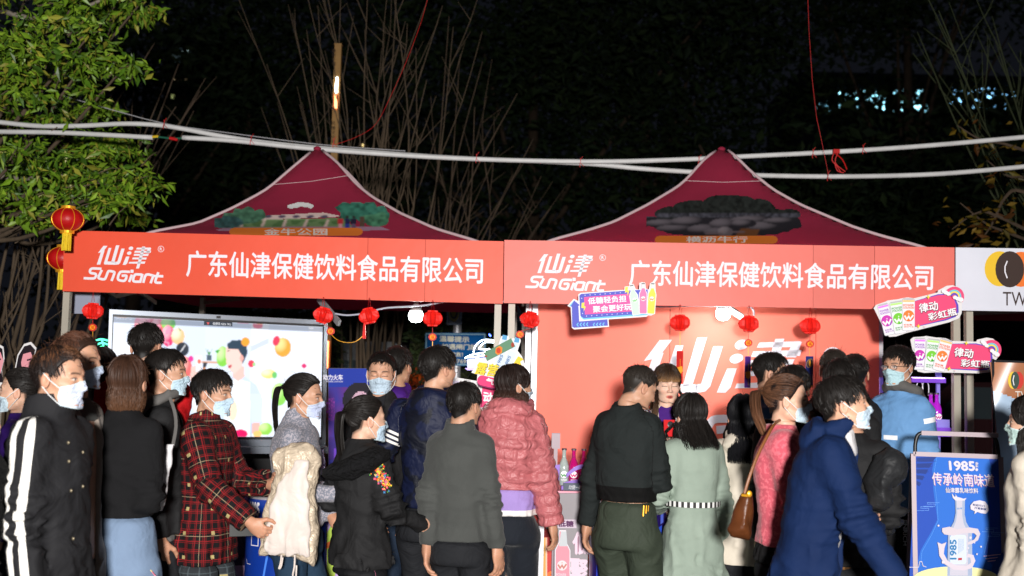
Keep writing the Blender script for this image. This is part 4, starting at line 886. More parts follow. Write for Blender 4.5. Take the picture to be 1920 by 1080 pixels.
def poster(t):
    u = lambda x, y: (1690+x/4.152, 820+y/4.154); G = lambda l: [u(x, y) for x, y in l]
    yb = 1190
    a = Art(PP, .002, .0004)
    a.shape([u(107, 148), u(780, 165), (1880, yb), (1700, yb)], lin(18, 68, 170))
    a.shape(G([(260, 152), (680, 160), (700, 250), (665, 420), (690, 700), (650, 900), (720, 1020), (800, 1200), (60, 1200), (120, 1000), (150, 880), (230, 740), (280, 640), (250, 420), (240, 250)]), lin(28, 100, 195))
    a.line(G([(275, 160), (250, 300), (275, 480), (285, 650), (235, 760), (160, 890), (150, 1000)]), .5, lin(90, 150, 220)); a.line(G([(700, 230), (668, 420), (685, 640), (685, 740), (645, 900)]), .5, lin(90, 150, 220))
    for i in range(5): a.line(G([(115+i*4, 150+i*45+40), (180-i*8, 190+i*45), (270-i*30, 185+i*42)]), .8, lin(15, 45, 120)); a.shape(G([(118, 160+i*45), (275-i*33, 150+i*50), (240-i*25, 190+i*48), (118, 185+i*46)]), lin(14, 48, 125))
    for x0, y0, d in ((200, 512, 1), (150, 545, 1), (655, 710, -1), (700, 745, -1)): a.line(G([(x0-30, y0+25), (x0+60, y0+25), (x0+62, y0+8), (x0, y0+8), (x0, y0-5), (x0+95, y0-3)]), .6, lin(110, 160, 225))
    for k in range(3): a.line(G([(640+k*15, 925+k*20), (770, 910+k*22)]), 1.4, lin(215, 180, 195))
    for k in range(9): a.shape(G([(800-k*5, 890+k*30), (815, 885+k*30), (820, 905+k*30), (775-k*12, 915+k*30)]), lin(12, 38, 95))
    a.shape(G([(790, 890), (820, 885), (830, 1200), (690, 1200), (700, 1010), (740, 940)]), lin(20, 60, 140)); 
    for k in range(10): a.line(G([(712+k*3, 1200), (800, 900+k*25)]), .7, lin(80, 160, 215), up=False)
    PW = lin(205, 200, 212)
    a.text('1985', u(363, 182), u(565, 186), u(370, 260), PW, bold=.05); a.text('露饮', u(573, 192), u(594, 193), u(573, 236), PW, bold=.03); a.shape(ellpts(*u(582, 252), 2.6, 2.6), PW)
    sh = 1.0
    a.text('传承岭南味道', (u(230, 272)[0]+sh, u(230, 272)[1]+sh), (u(712, 288)[0]+sh, u(712, 288)[1]+sh), (u(240, 372)[0]+sh, u(240, 372)[1]+sh), lin(190, 120, 160), bold=.012); a.text('传承岭南味道', u(230, 272), u(712, 288), u(240, 372), PW, bold=.012)
    a.text('仙津露乳味饮料', u(338, 390), u(592, 396), u(340, 432), PW, bold=.03)
    # cream table, bottle and milk ribbon
    a.shape(G(ellpts(420, 1100, 335, 98, 30)), lin(70, 150, 190)); a.shape(G(ellpts(420, 1095, 330, 92, 30)), lin(225, 222, 160)); a.line(G([(60, 1010), (130, 1010), (140, 965), (155, 965), (165, 1000), (190, 1008)]), 1.1, PW)
    M1, M2 = lin(186, 184, 198), lin(150, 164, 190)
    a.shape(G([(415, 485), (490, 485), (488, 600), (500, 660), (545, 740), (548, 1080), (352, 1080), (360, 740), (405, 655), (418, 590)]), M2); a.shape(G([(425, 485), (470, 485), (468, 600), (480, 670), (515, 745), (512, 1075), (372, 1075), (385, 740), (420, 655), (430, 590)]), M1)
    a.shape(G([(388, 435), (410, 465), (418, 455), (412, 440), (432, 465), (455, 470), (478, 478), (502, 472), (488, 492), (415, 492), (395, 470)]), PW)
    a.shape(G(rrect(375, 760, 500, 985, 20)), lin(195, 215, 235)); a.shape(G(rrect(379, 764, 496, 981, 18)), lin(196, 204, 218))
    a.text('1985', u(372, 950), u(372, 795), u(425, 950), lin(20, 110, 165), bold=.04); a.text('仙津', u(428, 548), u(468, 546), u(428, 562), lin(60, 130, 190)); a.shape(G([(436, 938), (466, 936), (466, 954), (436, 956)]), lin(170, 40, 50))
    for k in range(5): a.line(G([(440+k*9, 790), (440+k*9, 905-k*8)]), .45, lin(90, 140, 190), up=False)
    a.shape(G([(312, 706), (370, 695), (430, 715), (520, 700), (590, 712), (608, 750), (590, 800), (545, 828), (510, 835), (515, 815), (560, 795), (580, 765), (560, 745), (480, 745), (400, 765), (330, 755), (312, 735)]), lin(196, 186, 196))
    a.shape(G([(275, 815), (310, 830), (345, 815), (330, 860), (325, 905), (355, 960), (420, 995), (500, 1000), (535, 975), (530, 935), (498, 930), (515, 905), (555, 915), (570, 960), (545, 1015), (480, 1035), (400, 1028), (330, 985), (290, 920), (285, 860)]), lin(200, 190, 202))
    for x_, y_, r_ in ((284, 687, 8), (614, 850, 7), (582, 908, 7), (563, 820, 5), (515, 860, 6), (505, 885, 5), (320, 970, 12), (530, 780, 10)): a.shape(G(ellpts(x_, y_, r_, r_, 10)), PW)
    a.shape(G([(530, 530), (555, 500), (600, 490), (645, 500), (665, 530), (672, 570), (650, 595), (610, 590), (585, 580), (560, 598), (565, 575), (532, 560)]), PW); a.text('鲜甜可口', u(548, 515), u(640, 527), u(548, 533), lin(30, 50, 110), bold=.03); a.text('开胃解腻', u(560, 540), u(655, 552), u(560, 558), lin(30, 50, 110), bold=.03)
    a.build('printed_poster', t)
aframe('blue drink poster stand with a white bottle at the lower right', PP, (1712, 851), (1876, 857), .28, poster)
def purple_art(px0, px1, top, pl, seed, red=False):
    def f(t):
        a = Art(pl, .002); yb = 1180; r = random.Random(seed)
        a.shape([(px0, top), (px1, top+2), (px1, yb), (px0, yb)], lin(62, 42, 105) if not red else lin(205, 40, 30)); cc = [lin(90, 60, 150), lin(225, 60, 190), lin(45, 160, 190), lin(150, 215, 90), lin(120, 90, 190), lin(40, 30, 80)]
        for k in range(26):
            x, y = r.uniform(px0, px1), r.uniform(top+20, yb); w_, h_ = r.uniform(6, 20), r.uniform(10, 40); q = [(x-w_, y), (x+w_*.3, y-h_), (x+w_, y+h_*.4)]
            q = [(min(max(u_, px0+1), px1-1), min(max(v_, top+2), yb)) for u_, v_ in q]; a.shape(q, r.choice(cc))
        a.build('printed_poster', t)
    return f
P1 = Plane(120, 5.7, 215, 5.9, py=850, tilt=-5)
aframe('purple poster stand whose silver top rail shows left of the bob haired woman', P1, (110, 812), (216, 816), .3, purple_art(110, 216, 816, P1, 3))
P2_ = Plane(340, 6.3, 428, 6.35, py=850, tilt=-4)
aframe('poster stand with black corner handle behind the plaid coat', P2_, (350, 826), (427, 829), .3, purple_art(350, 427, 832, P2_, 5))

# purple standing poster right of the screen
QP = Plane(614, 7.2, 700, 7.2, py=750); t = thing('standing_poster', 'blue and violet poster with a dark haired face to the right of the screen', 'poster', QP.pt(655, 1000))
outline_board(t, QP, [(615, 690), (738, 691), (738, 1120), (615, 1120)], .02, M_black, -.002)
c = Canvas(60, 160, lin(50, 40, 140)); n = c.noise(8, 3)[..., None]; c.rgb[:] = np.array(lin(25, 45, 150))*(1-n)+np.array(lin(95, 40, 130))*n; m = c.Y > .3; c.rgb[m] = c.rgb[m]*.6+np.array(lin(60, 20, 90))*.4
m = c.Y < .08; c.rgb[m] = lin(20, 50, 160); c.ell(.48, .14, .26, .08, lin(18, 14, 30)); c.poly([(.25, .15), (.7, .15), (.74, .32), (.2, .32)], lin(18, 14, 30)); c.ell(.5, .155, .15, .055, lin(205, 170, 190)); c.poly([(.42, .2), (.58, .2), (.6, .27), (.4, .27)], lin(190, 150, 175)); c.poly([(.42, .145), (.58, .145), (.58, .15), (.42, .15)], lin(30, 20, 35))
for k in range(16): c.poly([(.02+k*.06, .4-.08*abs(math.sin(k*7))), (.06+k*.06, .4-.08*abs(math.sin(k*7))), (.06+k*.06, .55), (.02+k*.06, .55)], lin(110, 60, 190) if k % 2 else lin(45, 50, 150))
c.mesh('printed_poster', lambda u, v: QP.pt(616+u*121, 691+v*428, .001), M_print, t)
a = Art(QP, .003); a.text('动力火车', (606, 702), (643, 702), (606, 713), lin(225, 225, 240), bold=.04); a.text('POWER STATION', (612, 714), (643, 714), (612, 717), lin(200, 200, 220)); a.text('中国潮饮', (612, 745), (628, 745), (612, 790), lin(150, 60, 170), bold=.0); a.build('lettering', t)

# ---------------------------------------------------------------- low counter panels, table, coolers
CP = Plane(430, 6.55, 1110, 6.45, py=1000)
def panel(label, pl, x0, x1, top, art=None, name='counter_panel', col=(.5, .5, .5), th=.02, cat='panel'):
    p0, p1 = pl.pt(x0, top), pl.pt(x1, top); t = thing(name, label, cat, ((p0.x+p1.x)/2, (p0.y+p1.y)/2, 0))
    mb = MB(); mb.slab([p0, p1, Vector((p1.x, p1.y, .02)), Vector((p0.x, p0.y, .02))], -pl.n*th); mb.build('board', mat('panel_%d_%d' % (x0, top), col, .5, vary=.05), t)
    if art: a = Art(pl, .001); art(a); a.build('printed_graphic', t)
    return t
def pa(a):
    for q, cc in (([(432, 912), (470, 930), (455, 1000), (435, 985)], (85, 60, 130)), ([(470, 915), (475, 960), (450, 945)], (150, 110, 190)), ([(432, 1010), (440, 1080), (438, 1150), (430, 1150)], (200, 40, 170)), ([(440, 1060), (465, 1060), (458, 1150), (440, 1150)], (225, 190, 230)), ([(520, 930), (560, 960), (530, 1020)], (60, 45, 110)), ([(450, 1000), (468, 990), (468, 1050)], (45, 38, 80))): a.shape(q, lin(*cc))
    a.line([(470, 918), (452, 948), (472, 968)], 1, lin(200, 190, 220))
panel('dark violet counter panel with faceted shapes left of the blue cooler', CP, 380, 612, 907, pa, col=lin(62, 52, 88))
def pb(a):
    for q, cc in (([(613, 940), (625, 945), (622, 975), (613, 985)], (130, 100, 180)), (ellpts(620, 960, 8, 10), (120, 90, 80)), ([(613, 1000), (628, 970), (632, 1060), (613, 1150)], (190, 220, 90)), ([(612, 1018), (620, 1014), (620, 1026), (610, 1030)], (235, 120, 60)),
                  ([(748, 930), (765, 900), (765, 1000), (752, 1010)], (190, 225, 230)), ([(733, 1030), (765, 1030), (765, 1150), (733, 1150)], (170, 225, 215)), ([(800, 1010), (815, 980), (815, 1150), (798, 1150)], (215, 180, 190)), ([(630, 1100), (690, 1080), (700, 1150), (630, 1150)], (200, 130, 220))): a.shape(q, lin(*cc))
    a.text('POWER', (736, 1035), (762, 1036), (736, 1043), lin(90, 170, 160), bold=.03); a.text('STATION', (736, 1045), (762, 1046), (736, 1053), lin(90, 170, 160), bold=.03)
panel('pale lilac counter panel with green and yellow splashes in the middle', CP, 613, 905, 905, pb, col=lin(190, 165, 215))
def pc(a):
    a.shape([(906, 1008), (1026, 1008), (1026, 1150), (906, 1150)], lin(240, 195, 170)); a.shape([(1018, 1008), (1023, 1008), (1023, 1150), (1018, 1150)], lin(220, 165, 90))
    a.shape([(995, 990), (1036, 990), (1036, 1007), (900, 1007), (900, 1000)], lin(120, 20, 18)); a.shape([(1012, 965), (1020, 965), (1020, 985), (1012, 985)], lin(225, 150, 50)); a.shape([(1024, 982), (1032, 982), (1032, 991), (1024, 991)], lin(50, 150, 150)); a.shape([(958, 1012), (968, 1012), (968, 1028), (958, 1028)], lin(210, 30, 25)); a.textbox('区', 960, 1015, 967, 1024, lin(240, 200, 190))
    for x, y, t_ in ((904, 1035, '品研'), (904, 1043, '饮料'), (904, 1052, '神灯'), (960, 1036, '超起'), (960, 1053, '吸引'), (1008, 1036, '与仙'), (1010, 1055, '食')): a.textbox(t_, x, y, x+(12 if len(t_) > 1 else 6), y+6, lin(60, 45, 50), bold=0)
    for x, r in ((917, 9), (967, 9), (1005, 12), (1034, 8)): a.shape(ellpts(x, 1078, r, r), lin(235, 120, 60)); a.shape(starpts(x, 1076, r*.4), lin(160, 30, 20))
panel('red and peach notice panel behind the pink puffer jacket', CP, 905.8, 1037, 880, pc, col=lin(200, 38, 28))
mb = MB(); q = CP.pt(1040, 940, .02); mb.beam((q.x, q.y, 0), (q.x, q.y, CP.pt(1040, 826).z), .022, .022); mb.box((q.x, q.y, CP.pt(1040, 826).z), (.05, .03, .09))
tag(mb.build('stand_post', M_rail), 'thin silver stand post with a black top beside the pink puffer jacket', 'post')
def pd(a):
    a.shape([(1042, 974), (1081, 974), (1081, 990), (1042, 990)], lin(205, 190, 205)); a.text('低糖', (1046, 976), (1076, 976), (1046, 988), lin(90, 50, 90), bold=.05)
    a.shape(bottle_outline(1055, 994, 1098, 29), lin(232, 225, 232)); a.shape(bottle_outline(1055, 996, 1096, 26), lin(225, 150, 165)); a.shape([(1052, 996), (1062, 996), (1064, 1024), (1048, 1024)], lin(195, 200, 205)); wmark(a, 1054, 1060, 9.5, lin(195, 130, 120), 0, dc=lin(230, 215, 218)); a.text('POWER', (1043, 1074), (1062, 1075), (1043, 1080), lin(210, 200, 210), bold=.03)
    a.text('低', (1073, 996), (1108, 996), (1073, 1040), lin(150, 90, 120), bold=.09); a.text('低', (1073, 996), (1108, 996), (1073, 1040), lin(228, 205, 220), bold=.05); a.text('聚', (1067, 1046), (1104, 1047), (1067, 1092), lin(228, 205, 220), bold=.05)
TP = Plane(1038, 6.32, 1120, 6.3, py=1000)
panel('grey poster panel reading low sugar with a pink bottle, right of the red panel', TP, 1041.5, 1104, 925, pd, col=lin(140, 135, 140))
# pink table top
tz = TP.pt(1060, 922).z; q = TP.pt(1040, 922); q1 = TP.pt(1106, 922)
t = thing('display_table', 'pink topped table holding the row of small bottles', 'table', ((q.x+q1.x)/2+.2, q.y+.3, 0))
mb = MB(); mb.box(((q.x+q1.x)/2+.22, q.y+.27, tz-.02), (.72, .5, .04)); mb.build('tabletop', mat('pink_top', lin(232, 150, 170), .4), t)
for dx in (-.1, .53):
    for dy in (.06, .48): mb = MB(); mb.beam((q.x+dx+.03, q.y+dy, 0), (q.x+dx+.03, q.y+dy, tz-.04), .03, .03); mb.build('leg', M_steel, t)
M_glass = mat('clear_glass', (.9, .95, .95), .05, trans=.85, ior=1.45)
def bottle(label, c0, h, col, wc, group, lbl=True, glow=0):
    c0 = Vector(c0); t = thing('soda_bottle', label, 'bottle', c0, group=group); r = h*.135
    mb = MB(); mb.lathe([(r*.85, 0), (r, .02*h), (r, .52*h), (r*.8, .62*h), (r*.42, .74*h), (r*.36, .9*h), (r*.42, .91*h), (r*.42, .955*h)], c0, 18)
    mb.build('glass', mat('glass_%d_%d_%d_%s' % (*col, glow > 0), lin(*col), .08, trans=.35, emit=lin(*col) if glow else None, estr=glow, coat=.5), t, smooth=True)
    mb = MB(); mb.lathe([(r*.5, .95*h), (r*.52, .99*h), (r*.44, 1.0*h)], c0, 14); mb.build('cap', mat('bottle_cap', lin(120, 110, 115), .3, .8), t)
    if lbl:
        pl = Plane(900, c0.y-r-.002, 1000, c0.y-r-.002); px, py = proj(c0+Vector((0, -r, h*.3))); k = 2050/c0.y
        a = Art(pl); wmark(a, px, py, r*.72*k, lin(*wc)); a.textbox('POWER', px-r*.6*k, py+r*.95*k, px+r*.6*k, py+r*1.25*k, lin(245, 245, 248), bold=.03); a.build('label_print', t)
    return t
tt = tz
for px, cc, wc, lb in ((1057, (200, 215, 210), (50, 140, 60), 'clear bottle with green mark at the left end of the pink table'), (1075, (215, 25, 130), (215, 30, 110), 'first magenta bottle from the left on the pink table'), (1094, (205, 25, 110), (205, 30, 100), 'magenta bottle next to the yellow one on the pink table'), (1114, (225, 190, 20), (225, 170, 20), 'yellow bottle half behind the black jacket on the pink table')):
    p = at(px, 900, 6.48); bottle(lb, (p.x, 6.48, tt+.02), .215, cc, wc, 'small bottles in the purple carrier')
M_pur = mat('purple_card', lin(125, 75, 190), .4)
CR = Plane(1040, 6.40, 1120, 6.40, py=900)
t = thing('bottle_carrier', 'purple bottle carrier with arched handle on the pink table', 'carrier', CR.pt(1085, 922))
def arc(x0, x1, y, rise, n=14): return [(x0+(x1-x0)*i/n, y-rise*math.sin(math.pi*i/n)) for i in range(n+1)]
mb = MB(); mb.slab([CR.pt(*q) for q in arc(1062, 1122, 888, 17)+arc(1062, 1122, 896, 17)[::-1]], -CR.n*.004); mb.build('handle', M_pur, t)
mb = MB(); mb.slab([CR.pt(*q) for q in arc(1056, 1124, 905, 6)+[(1124, 918), (1056, 918)]], -CR.n*.004); mb.build('front', M_pur, t)
mb = MB(); mb.slab([CR.pt(*q) for q in ((1040, 872), (1050, 871), (1048, 905), (1038, 906))], -CR.n*.004); mb.build('side', M_pur, t)
b0 = CR.pt(1090, 918); mb = MB(); mb.box((b0.x, 6.47, tt+.012), (.23, .13, .02)); mb.build('tray', M_pur, t)
mb = MB(); mb.slab([CR.pt(*q, .01) for q in ((1056, 905), (1122, 906), (1122, 921), (1056, 920))], -CR.n*.003); lbp = mb.build('front_label', mat('slate_label', lin(55, 70, 88), .5), t)
a = Art(CR, .011); a.text('动健一刻 相约火车', (1066, 909), (1118, 910), (1066, 917), lin(220, 225, 230), bold=0, shear=.2); a.build('lettering', lbp)

def cooler(label, cx, top, Y, rad, col, art, group='round drink coolers at the booth front', dome=True, H=None):
    c0 = at(cx, top, Y); c0 = Vector((c0.x, Y, 0)); z1 = at(cx, top, Y-rad*.5).z; t = thing('drink_cooler', label, 'cooler', c0, group=group)
    mb = MB(); mb.lathe([(rad*.96, .06), (rad, .09), (rad, z1-.07)], c0, 48); mb.build('drum', mat('drum_%d_%d_%d' % col, lin(*col), .3, vary=.12, vscale=3, coat=.3), t, smooth=True)
    mb = MB(); mb.lathe([(rad*1.0, z1-.07), (rad*1.06, z1-.06), (rad*1.06, z1-.012), (rad*1.02, z1), (rad*.88, z1), (rad*.86, z1-.05)], c0, 48, cap=False); mb.build('rim', mat('rim_white', lin(215, 210, 215), .35), t, smooth=True)
    mb = MB(); mb.lathe([(rad*.86, z1-.04), (.001, z1-.04)], c0, 30, cap=False); mb.build('well', M_black, t)
    if dome:
        mb = MB(); mb.lathe([(rad*.9, z1), (rad*.88, z1+.022), (rad*.7, z1+.055), (rad*.35, z1+.07), (.002, z1+.075)], c0, 40, cap=False); mb.build('dome_lid', mat('clear_lid', (.7, .75, .85), .1, alpha=.22), t, smooth=True)
    for k in range(4):
        a = math.pi*(.25+.5*k); mb = MB(); mb.box((c0.x+rad*.8*math.cos(a), c0.y+rad*.8*math.sin(a), .03), (.05, .05, .06)); mb.build('foot', M_black, t)
    # wrap-around print
    class Wrap:
        n = None
        def pt(s, px, py, off=0):
            x = (px-cx)/(2050/Y)/rad; x = max(-1.5, min(1.5, x)); return Vector((c0.x+(rad+off)*math.sin(x), c0.y-(rad+off)*math.cos(x), at(px, py, Y-rad*.7).z))
    a = Art(Wrap(), .002, .0006); art(a); a.build('printed_graphic', t); return t
def finesub(l, n=6):
    out = []
    for (x0, y0), (x1, y1) in zip(l, l[1:]+l[:1]):
        for i in range(n): out.append((x0+(x1-x0)*i/n, y0+(y1-y0)*i/n))
    return out
def ca(a):
    a.shape([(1128, 955), (1150, 950), (1150, 1010), (1128, 1012)], lin(60, 50, 160)); a.text('动力火车', (1108, 948), (1125, 949), (1108, 956), WHITE, bold=.03); a.text('POWER STATION', (1108, 958), (1125, 959), (1108, 961), WHITE)
    q = rotp(rrect(1117, 1018, 1139, 1062, 5), 1128, 1040, -25); a.shape(q, lin(225, 222, 235)); a.line(rotp([(1118, 1026), (1138, 1026)], 1128, 1040, -25), 2, lin(170, 40, 130)); a.shape(rotp(ellpts(1128, 1019, 9, 4), 1128, 1040, -25), lin(180, 175, 190)); a.text('POWER', *rotp([(1119, 1034), (1137, 1034), (1119, 1039)], 1128, 1040, -25), lin(50, 30, 110), bold=.03); a.text('STATION', *rotp([(1119, 1041), (1137, 1041), (1119, 1046)], 1128, 1040, -25), lin(50, 30, 110), bold=.03)
    a.shape([(1210, 1000), (1240, 985), (1244, 1040), (1215, 1050)], lin(45, 80, 200)); a.line(ellpts(1222, 1012, 6, 9, 16), 1, lin(190, 190, 230)); a.line([(1221, 1062), (1221, 1080), (1229, 1080), (1229, 1060)], 2, lin(225, 60, 150)); a.shape([(1235, 955), (1244, 953), (1244, 980), (1235, 983)], lin(90, 110, 220)); a.shape([(1110, 1060), (1150, 1080), (1240, 1070), (1240, 1120), (1110, 1120)], lin(40, 60, 190))
cooler('indigo round cooler with can print behind the green trousers', 1178, 936, 6.15, .212, (40, 26, 105), ca)
def cb(a):
    a.text('1985', (474, 940), (502, 941), (474, 967), WHITE, bold=.06); a.text('岭', (474, 975), (500, 976), (474, 1000), WHITE, bold=.0); a.line([(484, 994), (484, 1022), (502, 1022), (502, 994)], 1.6, WHITE); a.line([(468, 1050), (472, 1058), (484, 1058)], 1, WHITE); a.shape([(520, 1040), (600, 1030), (600, 1110), (510, 1110)], lin(60, 120, 215))
cooler('royal blue round cooler marked 1985 behind the carried beige coat', 540, 910, 6.0, .212, (18, 55, 150), cb)
c0 = at(604, 850, 6.9); bottle('small clear bottle with pink label on the ledge right of the screen', (c0.x, 6.9, at(604, 888, 6.9).z), .16, (200, 190, 215), (215, 60, 120), 'bottles beside the screen')
mb = MB(); mb.box((c0.x, 6.95, at(604, 890, 6.9).z/2), (.3, .24, at(604, 888, 6.9).z)); tag(mb.build('low_plinth', mat('black_cabinet')), 'small dark plinth right of the screen cabinet', 'plinth')

# ---------------------------------------------------------------- glowing violet bottle shelf at the right
SH = Plane(1640, 7.0, 1780, 7.0, py=760); t = thing('bottle_shelf', 'violet lit rack with hanging bottles behind the blue jacket man', 'shelf', SH.pt(1735, 1000))
M_vio = mat('violet_shelf', lin(120, 70, 190), .3, emit=lin(110, 60, 200), estr=.35); M_viol = mat('violet_led', (.6, .4, 1), .3, emit=(.65, .45, 1), estr=3)
def shelf(nm, x0, x1, y, m=M_vio, d=.25, h=.03):
    p, q = SH.pt(x0, y), SH.pt(x1, y); mb = MB(); mb.box(((p.x+q.x)/2, p.y+d/2-.1, p.z), (q.x-p.x, d, h)); mb.build(nm, m, t)
shelf('top_shelf', 1700, 1762, 712); shelf('lower_shelf', 1642, 1772, 806, h=.055); shelf('led_strip', 1700, 1760, 708, M_viol, .02, .008)
for x in (1662, 1770): 
    p = SH.pt(x, 708); mb = MB(); mb.beam((p.x, p.y+.1, 0), (p.x, p.y+.1, p.z), .02, .02); mb.build('upright', mat('clear_acrylic', lin(140, 130, 200), .1, emit=lin(120, 110, 220), estr=.3), t)
mb = MB(); mb.slab([SH.pt(*q) for q in ((1754, 696), (1765, 696), (1767, 715), (1757, 717))], -SH.n*.01); mb.build('acrylic_edge', mat('clear_acrylic'), t)
for x in (1722, 1733): mb = MB(); mb.tube(smoothpath([SH.pt(*q) for q in ((x-4, 742), (x-3, 722), (x+2, 714), (x+8, 722), (x+8, 742))], 4), .004, 6); mb.build('hook', M_steel, t, smooth=True)
for i, (px, y) in enumerate(((1652, 800), (1661, 800), (1670, 800), (1743.5, 800), (1754.5, 800))):
    p = SH.pt(px, y); bottle(('magenta bottle at the left of the violet rack, behind the clerk', 'magenta bottle in the middle of the three left of the clerk', 'magenta bottle nearest the clerk\'s left side on the violet rack', 'left one of the two violet bottles right of the clerk', 'right one of the two violet bottles right of the clerk')[i], (p.x, p.y-.02, p.z+.0), .215, ((205, 20, 110) if i < 3 else (185, 40, 205)), (200, 40, 150), 'glowing bottles on the violet rack', glow=.25)
mb = MB(); p = SH.pt(1762, 795); mb.box((p.x, p.y, p.z), (.08, .12, .06)); mb.build('ice_box', mat('clear_acrylic'), t)

# brown banner of the next booth
BB = Plane(1855, 6.0, 1950, 5.95, py=780); t = thing('hanging_banner', 'brown and pale blue coffee banner hanging at the right edge', 'banner', BB.pt(1890, 900))
c = Canvas(60, 110, lin(168, 112, 80)); c.poly([(0, .16), (.3, .2), (.6, .33), (1, .55), (1, 1), (0, 1)], lin(168, 190, 214)); n = c.noise(6, 5)[..., None]; c.rgb[:] = c.rgb*(.85+.3*n)
c.mesh('printed_cloth', lambda u, v: BB.pt(1856+u*130+v*26*(1-u), 679+v*330+u*4, .03*math.sin(v*5+u*4)), mat('glossy_print', attr='Col', rough=.25), t)
a = Art(BB, .035); a.shape(ellpts(1896, 713, 9, 16), lin(225, 190, 60)); a.shape(ellpts(1907, 713, 9, 16), lin(190, 50, 40)); a.shape(ellpts(1900, 713, 8, 16), lin(50, 70, 62)); a.line([(1898, 704), (1896, 713), (1898, 722)], 1.5, WHITE); a.text('TWO CUPS', (1900, 733), (1990, 736), (1900, 748), lin(215, 205, 195), bold=0); a.line([(1888, 780), (1902, 822)], 1, lin(80, 30, 20)); a.line([(1902, 782), (1906, 822)], 1, lin(120, 30, 20)); a.build('lettering', t)
q = BB.pt(1860, 680); mb = MB(); mb.beam((q.x, q.y-.01, 0), (q.x, q.y-.01, q.z+.02), .012, .012); mb.beam((q.x, q.y-.01, q.z+.01), (q.x+.5, q.y-.01, q.z), .012, .012); mb.build('stand', M_black, t)
# grey sheet left of the first post and green neon
mb = MB(); LPn = Plane(130, 7.3, 190, 7.3, py=570); mb.slab([LPn.pt(*q) for q in ((133, 540), (188, 540), (187, 588), (133, 588))], -LPn.n*.004)
tag(mb.build('grey_sheet', mat('grey_sheet', lin(150, 155, 175), .5)), 'plain grey sheet hanging behind the left tent post', 'sheet')
t = thing('neon_palm', 'green neon palm leaves glowing left of the screen', 'neon sign', at(192, 700, 7.3)); NG = Plane(170, 7.3, 210, 7.3, py=660); M_ng = mat('neon_green', (.1, .9, .5), .3, emit=(.1, 1, .55), estr=2.2)
for l in ([(176, 640), (190, 636), (206, 640)], [(176, 648), (192, 643), (206, 648)], [(178, 656), (192, 650), (205, 657)], [(180, 664), (192, 658), (204, 666)], [(190, 636), (194, 650), (196, 690)]): mb = MB(); mb.tube(smoothpath([NG.pt(*q) for q in l], 4), .006, 6); mb.build('neon_tube', M_ng, t)
q = NG.pt(196, 690); mb = MB(); mb.beam((q.x, q.y, 0), (q.x, q.y, q.z), .02, .02); mb.build('stand', M_black, t)

# ================================================================== TREES AND FAR BACKGROUND
M_bark = mat('bark', (.12, .085, .055), .9, bump=.8, bscale=30, vary=.3, stretch=(1, 1, .2))
M_twig = mat('dark_bark', (.11, .075, .05), .9, bump=.5, bscale=40, vary=.3)
def leafmesh(name, C, size, m, seed, parent, droop=.4, aspect=.42, kind='stuff', cols=None):
    """C (n,3) leaf positions; each leaf a folded blade of four triangles"""
    r = np.random.default_rng(seed); n = len(C); d = r.normal(size=(n, 3)); d[:, 2] = d[:, 2]*.5-droop; d /= np.linalg.norm(d, axis=1)[:, None]
    s = np.cross(d, r.normal(size=(n, 3))); s /= np.linalg.norm(s, axis=1)[:, None]; u = np.cross(s, d); L = size*(.6+.8*r.random(n))[:, None]; w_ = L*aspect/2
    V = np.stack([C, C+d*L*.45+s*w_+u*L*.08, C+d*L*.45-s*w_+u*L*.08, C+d*L, C+d*L*.5-u*L*.03], 1).reshape(-1, 3); b = np.arange(n)[:, None]*5
    Fc = np.concatenate([b+np.array([[0, 1, 4]]), b+np.array([[1, 3, 4]]), b+np.array([[0, 4, 2]]), b+np.array([[4, 3, 2]])])
    col = cols[r.integers(0, len(cols), n)]*(.7+.6*r.random(n))[:, None]; col = np.repeat(col, 5, 0)
    o = linkmesh(name, np_mesh(name, V, Fc, m, cols=col, smooth=False), parent); o['kind'] = kind; return o
M_leaf = mat('leaf', attr='Col', rough=.42, spec=.5); M_farleaf = mat('far_leaf', attr='Col', rough=.7, spec=.2)
# leafy tree at the left: limbs grown towards crown patches seen in the photograph
YT = 8.9; t = thing('leafy_tree', 'bright green leafy tree filling the upper left corner', 'tree', (at(-260, 500, YT).x, YT+.6, 0))
base = Vector((at(-260, 500, YT).x, YT+.6, 0)); fork = base+Vector((.1, 0, 2.6)); mb = MB(); mb.tube(smoothpath([base, base+Vector((.05, 0, 1.3)), fork, fork+Vector((.2, 0, 1.2))], 5), [.17-.004*i for i in range(16)], 12); mb.build('trunk', M_bark, t, smooth=True)
R3 = random.Random(4); leafC = []
pads = [(40, 40, 80), (130, 20, 55), (215, 12, 42), (60, 120, 75), (165, 70, 36), (262, 8, 22), (20, 200, 70), (100, 185, 55), (150, 130, 34), (60, 265, 75), (150, 250, 45), (205, 262, 35), (120, 310, 75), (200, 305, 48), (235, 345, 40), (40, 340, 60), (150, 365, 50), (205, 385, 36), (90, 392, 26), (258, 330, 18), (180, 195, 14), (10, 100, 60), (0, 280, 60), (-60, 150, 90), (-60, 60, 90), (-70, 300, 80), (60, -40, 80), (160, -50, 60), (250, 395, 14), (240, 118, 10)]
